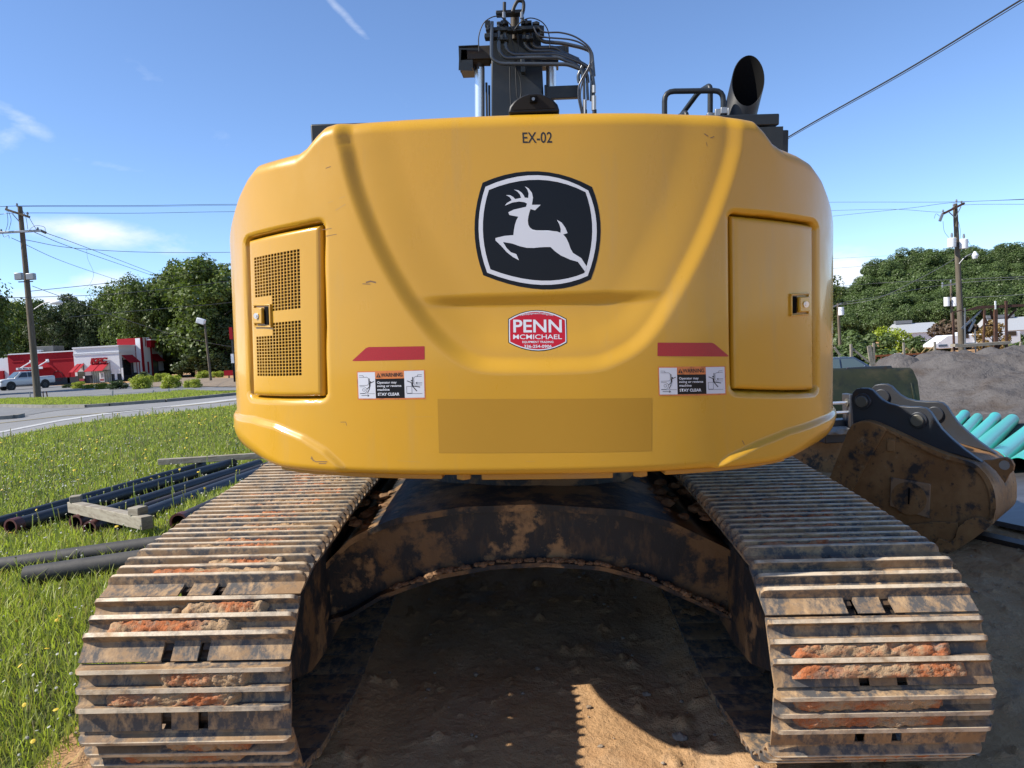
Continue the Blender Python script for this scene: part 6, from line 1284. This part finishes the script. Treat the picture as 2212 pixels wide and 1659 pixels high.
# ---- travel trailer (caravan)
YV = 88; V0 = at(2006, 775, YV); RV = thing('travel_trailer', 'long white travel trailer caravan parked behind the gravel piles', 'caravan', (V0.x, YV, float(h(V0.x, YV))))
def vx_(px, py): p_ = at(px, py, YV); return p_.x-V0.x, p_.z-RV.location.z
L_, zt__ = vx_(2190, 718)[0], vx_(2050, 724)[1]
fx = vx_(2034, 725)[0]
b = B(); b.prism([(0, .7), (0, 1.0), (fx, zt__), (L_, zt__), (L_, .6), (.6, .5)], lambda u, v, w: Vector((u, w-1.2, v)), 2.4); b.go('body', m_white, RV, bevel=.08)
b = B(); b.bx(.5, 1.5, -1.23, -1.2, .75, 1.0); b.bx(2.0, 6, -1.23, -1.2, .85, 1.02); b.go('stripe', M('blue_grey_stripe', (.12, .18, .25), .5), RV)
for x in (3.0, 5.6, 8.4): b = B(); b.bx(x, x+.95, -1.23, -1.205, 1.55, 2.05); b.go('window', m_glass, RV, bevel=.02)
b = B(); b.bx(4.6, 7.0, -1.5, -1.2, .7, zt__-.45); b.go('slide_out', m_wallw, RV, bevel=.03); b = B(); b.bx(fx+1.5, fx+2.5, -.4, .4, zt__, zt__+.28); b.go('roof_air_conditioner', m_white, RV, bevel=.05)
for x in (5.4, 6.3): wheel(RV, x, -1.05, .36, .25)
# ---- rusty steel frame shelter with timber shelf
YS = 46; F0 = at(2030, 780, YS); FS = thing('steel_frame_shelter', 'rusty open steel frame with thin corrugated roof and a plank shelf behind the piles', 'steel frame', (F0.x, YS, float(h(F0.x, YS))))
def fq(px, py, dy=0): return at(px, py, YS+dy)-Vector(FS.location)
for (a_, c_, r) in (((2058.5, 674), (2061.5, 775), .05), ((2150, 668), (2151, 765), .09), ((2173, 650), (2174.5, 765), .06), ((2084, 665), (2085, 770), .03), ((2106, 712), (2108, 765), .03), ((2127, 668), (2124, 765), .05)): b = B(); b.bar(fq(*a_), fq(*c_), r*2, r*2); b.go('post', m_rust if r > .045 else m_galv, FS)
for (x,) in ((2150.0,), (2173.0,)): b = B(); b.bar(fq(x, 650), fq(x, 668), .07, .07); b.go('post_cap', m_white, FS)
b = B(); qs = [fq(2058, 675, 0), fq(2080, 669, 0), fq(2111, 661.5, 0), fq(2215, 656, 0), fq(2215, 659, 2.5), fq(2111, 664.5, 2.5)]
b.bar(fq(2058, 675), fq(2079, 669.5), .06, .06); b.add([fq(2079, 672), fq(2111, 661), fq(2240, 655.5), fq(2240, 660.5), fq(2111, 668), fq(2079, 675)]+[fq(2079, 672, 2), fq(2111, 661, 2), fq(2240, 655.5, 2), fq(2240, 658.5, 2), fq(2111, 666, 2), fq(2079, 674, 2)], [(0, 1, 4, 5), (1, 2, 3, 4), (6, 7, 10, 11), (7, 8, 9, 10), (0, 1, 7, 6), (1, 2, 8, 7), (5, 4, 10, 11), (4, 3, 9, 10), (0, 5, 11, 6), (2, 3, 9, 8)]); b.go('roof_sheet', m_rust, FS)
for a_, c_ in (((2058, 746), (2080, 747)), ((2080, 747), (2176, 740))): b = B(); b.bar(fq(*a_, -.3), fq(*c_, -.3), .5, .17); b.go('plank', m_wood, FS)
for a_, c_ in (((2078, 710), (2120, 670)), ((2120, 672), (2133, 700)), ((2140, 670), (2144, 690)), ((2124, 704), (2150, 703)), ((2093, 716), (2106, 690)), ((2174, 690), (2195, 668)), ((2150, 765), (2160, 745))): b = B(); b.bar(fq(*a_, .2), fq(*c_, .2), .10, .10); b.go('brace', m_rust if a_[0] > 2110 else m_galv, FS)
# ---- fence posts, welded pipe rack, sign
YQ = 42
for (a_, c_, lab) in (((1838, 743), (1839, 780), 'thick grey fence post just right of the blue sedan'), ((1875, 748), (1882, 780), 'leaning thin fence post, left one of a close pair behind the first mound'), ((1879, 746), (1886, 780), 'leaning thin fence post, right one of the close pair'), ((1887, 741), (1888, 778), 'upright fence post right of the leaning pair'), ((1952, 740), (1953, 776), 'wooden fence post right of the small white sign'), ((2019, 738), (2020, 773), 'grey post in front of the nose of the white caravan'), ((2206, 738), (2198, 770), 'leaning plank post at the right edge behind the piles')):
    b = B(); p, q_ = at(*a_, YQ), at(*c_, YQ); b.bar(q_-Vector((0, 0, .5)), p, .10 if lab[0] != 't' else .14, .10); tag(b.go('fence_post', m_wood), lab, 'fence post', 'posts behind the gravel piles')
for (a_, c_, lab) in (((1802, 750), (1815, 768), 'slanting timber brace left of the thick fence post'), ((1840, 752), (1876, 782), 'slanting timber brace right of the thick fence post')): b = B(); b.bar(at(*a_, YQ), at(*c_, YQ), .08, .10); tag(b.go('timber_brace', m_wood), lab, 'timber')
p, q_ = at(1931, 763.5, 40), at(1947, 774, 40); b = B(); b.bx(p.x, q_.x, 39.97, 40, q_.z, p.z); sg = b.go('board', m_white); tag(sg, 'small white sign board with faint lettering standing behind the mounds', 'sign'); sg.name = 'yard_sign'
sign('SURPLUS', sg, p.x+.05, q_.x-.05, (p.z+q_.z)/2-.05, (p.z+q_.z)/2+.04, 39.96, m_galv, .004); b = B(); b.bx((p.x+q_.x)/2-.03, (p.x+q_.x)/2+.03, 40, 40.03, q_.z-1.2, q_.z); b.go('stake', m_wood, sg)
Y5 = 44; P5 = at(1960, 770, Y5); RK = thing('pipe_rack', 'orange rusty trailer frame with yellow zigzag braces and black drums under it', 'trailer frame', tuple(P5))
def r5(px, py, dy=0): return at(px, py, Y5+dy)-P5
for a_, c_, w_ in (((1891, 769), (2012, 763), .10), ((1891, 768), (1891, 776), .08), ((1903, 768), (1903, 776), .08), ((1916, 768), (1916, 776), .08)): b = B(); b.bar(r5(*a_), r5(*c_), w_, w_); b.go('rail', M('orange_primer', (.40, .12, .03), .7) if not bpy.data.materials.get('orange_primer') else bpy.data.materials['orange_primer'], RK)
m_ybr = M('yellow_tube', (.55, .38, .14), .6)
for a_, c_ in (((1947, 766), (1959, 752)), ((1959, 752), (1971, 766)), ((1962, 766), (1973, 752)), ((1973, 752), (1986, 766)), ((1988, 766), (2002, 750)), ((1998, 766), (2016, 749)), ((2005, 766), (2018, 754))): b = B(); b.bar(r5(*a_), r5(*c_), .05, .05); b.go('brace', m_ybr, RK)
for px in (1952, 1966, 1982, 1998, 2014): b = B(); p = r5(px, 775, 1); b.tube([p+Vector((-.1, -.2, 0)), p+Vector((.1, 1.2, 0))], .26, 14); b.go('drum', m_black, RK, smooth=True)
b = B(); p0, p1 = at(2170, 757, 60), at(2260, 763, 60); b.bx(p0.x, p1.x, 60, 60.5, p1.z, p0.z); simple('timber_stack', 'pale orange sawn timber boards stacked behind the steel frame at right', 'timber stack', b, M('fresh_lumber', (.46, .34, .22), .8))
b = B(); p0, p1 = at(2185, 766, 50), at(2270, 775, 50); b.bx(p0.x, p1.x, 50, 52, p1.z-.8, p0.z); simple('dark_trailer', 'dark low trailer bed at the right edge behind the largest pile', 'trailer', b, m_black)
# white long buildings on the hillside
for (xa, ya, xb, yb2, Y, lab) in ((1955, 698, 2040, 730, 140, 'white roofed warehouse seen between trees above the caravan'), (2155, 686, 2300, 740, 140, 'white building at the right edge behind the steel frame')):
    p, q_ = at(xa, ya, Y), at(xb, yb2, Y); t = thing('warehouse', lab, 'building', (p.x, Y, q_.z-3)); wd_ = q_.x-p.x; hh = p.z-q_.z+3
    b = B(); b.bx(0, wd_, 0, 8, 0, hh*.72); b.go('wall', m_wallw, t); b = B(); b.add([(-.3, -.3, hh*.70), (wd_+.3, -.3, hh*.70), (wd_+.3, 4, hh-.1), (-.3, 4, hh-.1), (-.3, 8, hh*.70), (wd_+.3, 8, hh*.70)], [(0, 1, 2, 3), (3, 2, 5, 4), (0, 3, 4), (1, 5, 2)]); b.go('roof', M('white_roof', (.60, .62, .64), .5), t)
    b = B(); b.bx(wd_*.02, wd_*.45, 3.6, 4.4, hh-.1, hh+.5); b.go('ridge_vent', m_galv, t)
# ================================================================ VEGETATION
def crown_mesh(seed, nleaf, size, shape='round', blobs=26, sq=.85):
    """leaf-clump crown of unit height (0..1) and about .7 radius"""
    g_ = np.random.default_rng(seed); C_ = []; R_ = []
    for i in range(blobs):
        t = g_.random(); 
        if shape == 'round': z = .22+.74*t; rad_ = .40*math.sin(math.pi*min(.95, .12+.88*(z-.1)))**.7
        elif shape == 'cone': z = .15+.82*t; rad_ = .36*(1.05-z)+.03
        elif shape == 'bush': z = .15+.65*t; rad_ = .42*math.sqrt(max(0, 1-(z-.2)**2))
        else: z = .12+.84*t; rad_ = .34*math.sin(math.pi*min(.93, .15+.85*z))**.5
        a = g_.random()*2*math.pi; q = math.sqrt(g_.random())*rad_; C_.append((q*math.cos(a), q*math.sin(a), z)); R_.append(g_.uniform(.08, .17)*(1.25 if shape == 'bush' else 1))
    C_ = np.array(C_); R_ = np.array(R_); bi = g_.integers(0, blobs, nleaf); d = g_.normal(size=(nleaf, 3)); d /= np.linalg.norm(d, axis=1)[:, None]
    rr = R_[bi]*g_.uniform(.72, 1.12, nleaf); P = C_[bi]+d*rr[:, None]*np.array([1, 1, sq])
    nrm = d+g_.normal(size=(nleaf, 3))*.55+np.array([0, 0, .35]); nrm /= np.linalg.norm(nrm, axis=1)[:, None]
    a = np.cross(nrm, g_.normal(size=(nleaf, 3))); a /= np.linalg.norm(a, axis=1)[:, None]; b_ = np.cross(nrm, a); s = size*g_.uniform(.6, 1.35, nleaf)[:, None]
    V = np.stack([P-a*s-b_*s*.5, P+a*s-b_*s*.7, P+a*s*.7+b_*s*.6+nrm*s*.2, P-a*s*.8+b_*s*.8], 1); return V.reshape(-1, 3)
def quads(n): return np.arange(4*n).reshape(-1, 4)
def tree_protos(tag_, seeds, nleaf, size, shape, mat, blobs=26):
    o = []
    for s in seeds: me = npmesh(tag_, crown_mesh(s, nleaf, size, shape, blobs), quads(nleaf)); me.materials.append(mat); o.append(me)
    return o
def trunk_mesh():
    b = B(); b.tube([(0, 0, -.03), (.005, 0, .2), (-.01, .01, .45), (0, 0, .75)], .03, 8, rs=[.026, .020, .014, .006])
    g_ = np.random.default_rng(3)
    for i in range(9): z = .28+.05*i; a = i*2.4; b.tube([(0, 0, z), (.12*math.cos(a), .12*math.sin(a), z+.09), (.24*math.cos(a), .24*math.sin(a), z+.14)], .006, 5, rs=[.009, .006, .003])
    me = b.me('trunk'); me.materials.append(m_bark); return me
TRK = trunk_mesh()
P_dec = tree_protos('crown', (1, 2, 3), 15000, .0120, 'round', m_leaf, 60); P_pine = tree_protos('crown', (11, 12), 12000, .0115, 'tall', m_pine, 40); P_hill = tree_protos('crown', (21, 22, 23, 24), 11000, .0125, 'round', m_hill, 22)
P_lime = tree_protos('crown', (31,), 3500, .025, 'bush', m_lime, 30); P_red = tree_protos('crown', (32,), 3000, .028, 'round', m_redleaf, 24); P_or = tree_protos('crown', (33,), 2200, .026, 'round', m_orleaf, 20)
P_bush = tree_protos('foliage', (41, 42), 6000, .022, 'bush', m_bush, 60); P_bd = tree_protos('foliage', (43,), 2600, .03, 'bush', m_bushd, 40); P_shr = tree_protos('crown', (44, 45), 2600, .032, 'bush', m_hill, 26)
trn = random.Random(9)
def tree(name, label, cat, px, ptop, Y, protos, wid=1.0, grp=None, base=None, k=None, tr=True):
    top = at(px, ptop, Y); z0 = float(h(top.x, Y)) if base is None else base; H = top.z-z0
    t = thing(name, label, cat, (top.x, Y, z0), grp); t.rotation_euler = (0, 0, trn.random()*6.28)
    for nm, me in ([('crown', (k if k is not None else trn.choice(protos)))]+([('trunk', TRK)] if tr else [])):
        o = bpy.data.objects.new(nm, me); COL.objects.link(o); o.parent = t; o.scale = (H*wid, H*wid, H)
    return t
# trees behind the restaurant
GT = 'trees behind the restaurant'
rows_ = [(455, 572, 104, P_dec, 1.15, 'tallest broad tree beside the counterweight, behind the light pole'), (398, 566, 112, P_dec, .8, 'tall narrow-topped tree just left of the tallest broad tree'), (500, 600, 116, P_dec, .9, 'tree half hidden behind the left edge of the counterweight'),
 (350, 605, 118, P_pine, .85, 'dark conifer-like tree right of the restaurant tower'), (312, 606, 108, P_dec, .8, 'lighter green tree standing above the restaurant tower'), (280, 618, 112, P_dec, .75, 'yellow-green tree above the raised red parapet'), (246, 624, 116, P_dec, .75, 'green tree above the KFC letters' .replace('KFC', 'red roof')),
 (214, 640, 120, P_pine, .8, 'dark pine left of the middle of the tree row'), (182, 648, 114, P_pine, .9, 'broad dark pine above the white wall'), (146, 643, 124, P_pine, .8, 'dark pine right of the street lamp head'), (112, 668, 112, P_pine, .95, 'low dark tree directly behind the street lamp'), (84, 660, 122, P_pine, .85, 'dark tree behind the leaning utility pole'), (50, 655, 118, P_dec, .9, 'green tree left of the leaning utility pole'), (20, 662, 126, P_pine, .95, 'dark tree behind the far left tree'), (-30, 640, 124, P_dec, 1.0, 'tree at the far left edge of the wood'), (-80, 620, 120, P_dec, 1.0, 'tree beyond the left edge of the photo')]
for px, pt, Y, pr, wd_, lab in rows_: tree('tree', lab, 'tree', px, pt, Y, pr, wd_, GT)
for i, (px, pt, Y) in enumerate([(430, 680, 103), (480, 690, 102), (380, 690, 116), (330, 700, 122), (290, 700, 124), (250, 690, 126), (205, 705, 126), (160, 700, 127), (120, 710, 126), (80, 705, 124), (40, 715, 126), (0, 700, 128), (520, 680, 108)]):
    tree('understory_tree', 'low dark undergrowth under the trees behind the restaurant', 'tree', px, pt, Y, P_pine, 1.7, 'undergrowth behind the restaurant')
tree('tree', 'dark tree cut by the left edge, branches hanging over the truck nose', 'tree', -120, 560, 62, P_dec, .85)
# bushes
GB = 'round clipped bushes by the parking lot'
bz = lambda x, y: (x*.2381, 658.3+y*.2381)
for x0_, x1_, y0_, y1_, pr, Y, lab in ((565, 655, 727, 757, P_bd[0], 76, 'small low green bush at the left end of the bush row near the truck'), (648, 770, 710, 763, P_bush[0], 76, 'second bush from the left, yellow-green and low'), (752, 856, 724, 765, P_bush[1], 76, 'third bush from the left, flat and yellow-green'), (865, 990, 718, 768, P_bush[0], 76, 'fourth bush from the left, yellow-green, under the restaurant window'),
  (990, 1150, 700, 770, P_bd[0], 76, 'large dark green dome bush between yellow-green ones'), (1195, 1375, 655, 766, P_bush[1], 76, 'big yellow-green bush in front of the restaurant tower'), (1470, 1640, 655, 762, P_bush[0], 76, 'biggest bush standing alone right of the restaurant'), (1663, 1742, 690, 758, P_bush[1], 76, 'small bush, left of two beside the light pole'), (1726, 1830, 684, 758, P_bush[0], 76, 'small round bush touching the light pole on its left'),
  (1340, 1400, 642, 712, P_bush[1], 90, 'bush behind the big one at the foot of the tower, left'), (1395, 1465, 634, 706, P_bush[0], 92, 'bush behind the big one at the foot of the tower, right'), (1462, 1548, 630, 690, P_bush[0], 92, 'bush at the right corner of the restaurant'), (1252, 1345, 616, 672, P_bd[0], 92, 'very dark bush against the red tower base'), (1780, 1900, 610, 672, P_bush[1], 92, 'bright yellow-green bush left of the light pole on the mulch slope'), (1915, 1985, 615, 660, P_bush[0], 94, 'bush right of the light pole on the mulch slope'), (1960, 2034, 608, 656, P_bush[1], 94, 'rightmost bush on the mulch slope near the counterweight')):
    (a0, b0), (a1, b1) = bz(x0_, y0_), bz(x1_, y1_); p, q_ = at(a0, b0, Y), at(a1, b1, Y); Y = min(G((a0+a1)/2, b1).y, 96.0); p, q_ = at(a0, b0, Y), at(a1, b1, Y); t = thing('bush', lab, 'bush', ((p.x+q_.x)/2, Y, q_.z-.12*(p.z-q_.z)), GB); t.rotation_euler = (0, 0, trn.random()*6)
    o = bpy.data.objects.new('foliage', pr); COL.objects.link(o); o.parent = t; w_ = (q_.x-p.x); o.scale = (w_*1.12, w_*1.12, (p.z-q_.z)*1.36)
# marker stakes on the verge
for (x0_, y0_, x1_, y1_, lab) in ((272, 790, 276, 862, 'grey marker stake just left of the leaning pole foot'), (390, 785, 395, 858, 'thin reddish stake just right of the leaning pole foot'), (420, 784, 434, 860, 'second reddish stake right of the leaning pole foot'), (1023, 778, 1021, 856, 'thin grey stake in the verge under the dark bush'), (1395, 776, 1374, 826, 'short stake tilted right in the verge'), (1532, 757, 1534, 815, 'short upright stake in the verge right of the tilted one')):
    a_, c_ = bz(x0_, y0_), bz(x1_, y1_); Y = G(*c_).y; p, q_ = at(*a_, Y), at(*c_, Y); b = B(); b.bar(q_, p, .05, .05); tag(b.go('marker_stake', m_rust if 'red' in lab else m_galv), lab, 'stake', 'marker stakes on the verge')
# red roadside signs near the counterweight
for (a_, c_, Y, mt, lab) in (((2075, 205), (2112, 312), 60, m_wallr, 'tall red sign panel cut by the left edge of the counterweight'), ((2092, 446), (2122, 528), 60, m_wallw, 'small white sign at the left edge of the counterweight'), ((2030, 598), (2112, 640), 80, m_wallr, 'low red restaurant sign on the mulch slope')):
    p, q_ = at(*bz(*a_), Y), at(*bz(*c_), Y); t = thing('roadside_sign', lab, 'sign', ((p.x+q_.x)/2, Y, float(h(p.x, Y)))); b = B(); w_ = (q_.x-p.x)/2; z0_ = t.location.z; b.bx(-w_, w_, 0, .1, q_.z-z0_, p.z-z0_); b.go('panel', mt, t); b = B(); b.bx(-.06, .06, .1, .2, 0, p.z-z0_-.1); b.go('post', m_wire, t)
# ---- forested hill on the right
hx = np.linspace(-40, 330, 60); hy = np.linspace(150, 420, 40); HX, HY = np.meshgrid(hx, hy, indexing='ij')
rt_ = sst(70, 180, HX); HZ = -3.5+sst(150, 300, HY)*(3+20*rt_)*sst(60, 110, HX)
hl = link('hill', npmesh('hill', np.stack([HX, HY, HZ], -1), gridfaces(60, 40), True), None, m_lawn); tag(hl, kind='structure')
outl = [(1700, 640), (1760, 630), (1800, 627), (1822, 618), (1848, 628), (1856, 610), (1882, 582), (1904, 563), (1935, 563), (1962, 545), (2020, 541), (2060, 538), (2126, 531), (2212, 537), (2400, 545)]
GH = 'forest trees on the hill at the right'
ops = [np.interp(x, *zip(*outl)) for x in range(3)]
k_ = 0
for row, (Y, dy, step) in enumerate(((290, 0, 17), (265, 16, 19), (240, 38, 21), (215, 62, 23), (190, 88, 26), (168, 112, 30))):
    x = 1730+row*9
    while x < 2330:
        base_y = np.interp(x, *zip(*outl)); pt = base_y+dy*(min(1, (752-base_y)/200))*1.05+trn.uniform(-9, 9)
        if pt < 735:
            top = at(x, pt, Y); H = trn.uniform(11, 15) if row < 5 else trn.uniform(8, 11)
            pos = ['on the skyline', 'just below the skyline', 'in the upper middle of the slope', 'in the middle of the slope', 'low on the slope', 'at the foot of the slope'][row]
            tree('forest_tree', 'green forest tree %s of the wooded hill' % pos, 'tree', x, pt, Y+trn.uniform(-8, 8), P_hill, trn.uniform(1.1, 1.4), 'forest trees '+pos+' of the hill', base=top.z-H, tr=True)
        x += step*trn.uniform(1.0, 1.5); k_ += 1
for (px, pt, Y, pr, wd_, lab, H) in ((1927, 700, 100, P_lime[0], 1.0, 'bright lime-green bushy tree behind the fence posts', 5), (2041, 698, 96, P_red[0], .9, 'dusky reddish-green tree between the caravan nose and the wooden pole', 6), (2090, 690, 97, P_red[0], .9, 'dusky tree behind the steel frame, right of the wooden pole', 6), (2143, 690, 75, P_or[0], .9, 'orange-leaved small tree behind the steel frame', 4), (2225, 712, 92, P_shr[0], 1.0, 'green shrub at the right edge above the lumber', 4),
   (1812, 712, 86, P_shr[1], 1.1, 'green thicket right beside the counterweight edge', 4.5), (1845, 708, 92, P_shr[0], 1.2, 'green thicket left of the lime tree', 5), (1875, 706, 95, P_shr[1], 1.2, 'dark thicket touching the lime tree on its left', 5), (1985, 722, 92, P_shr[0], 1.2, 'dark shrub right of the lime tree below the warehouse', 4), (2012, 728, 90, P_shr[1], 1.1, 'shrub by the front of the caravan', 3.5), (1830, 738, 62, P_shr[0], 1.4, 'weedy green bush behind the blue sedan', 2.5), (1890, 742, 60, P_shr[1], 1.4, 'weedy green bush behind the leaning fence posts', 2.5), (2205, 735, 58, P_shr[0], 1.2, 'weedy bush behind the leaning plank post', 2)):
    top = at(px, pt, Y); tree('shrub' if H < 5.5 else 'tree', lab, 'tree' if 'tree' in lab else 'shrub', px, pt, Y, None, wd_, None, base=top.z-H, k=pr)

# trees that stand behind the machine (seen when one steps aside)
for i, px in enumerate(range(560, 1790, 62)):
    tree('tree', 'green tree of the far tree line behind the excavator', 'tree', px+trn.uniform(-15, 15), 600+trn.uniform(-18, 30)+(40 if 700 < px < 1500 else 0), 135+trn.uniform(-12, 20), P_dec, 1.1, 'far tree line behind the excavator')
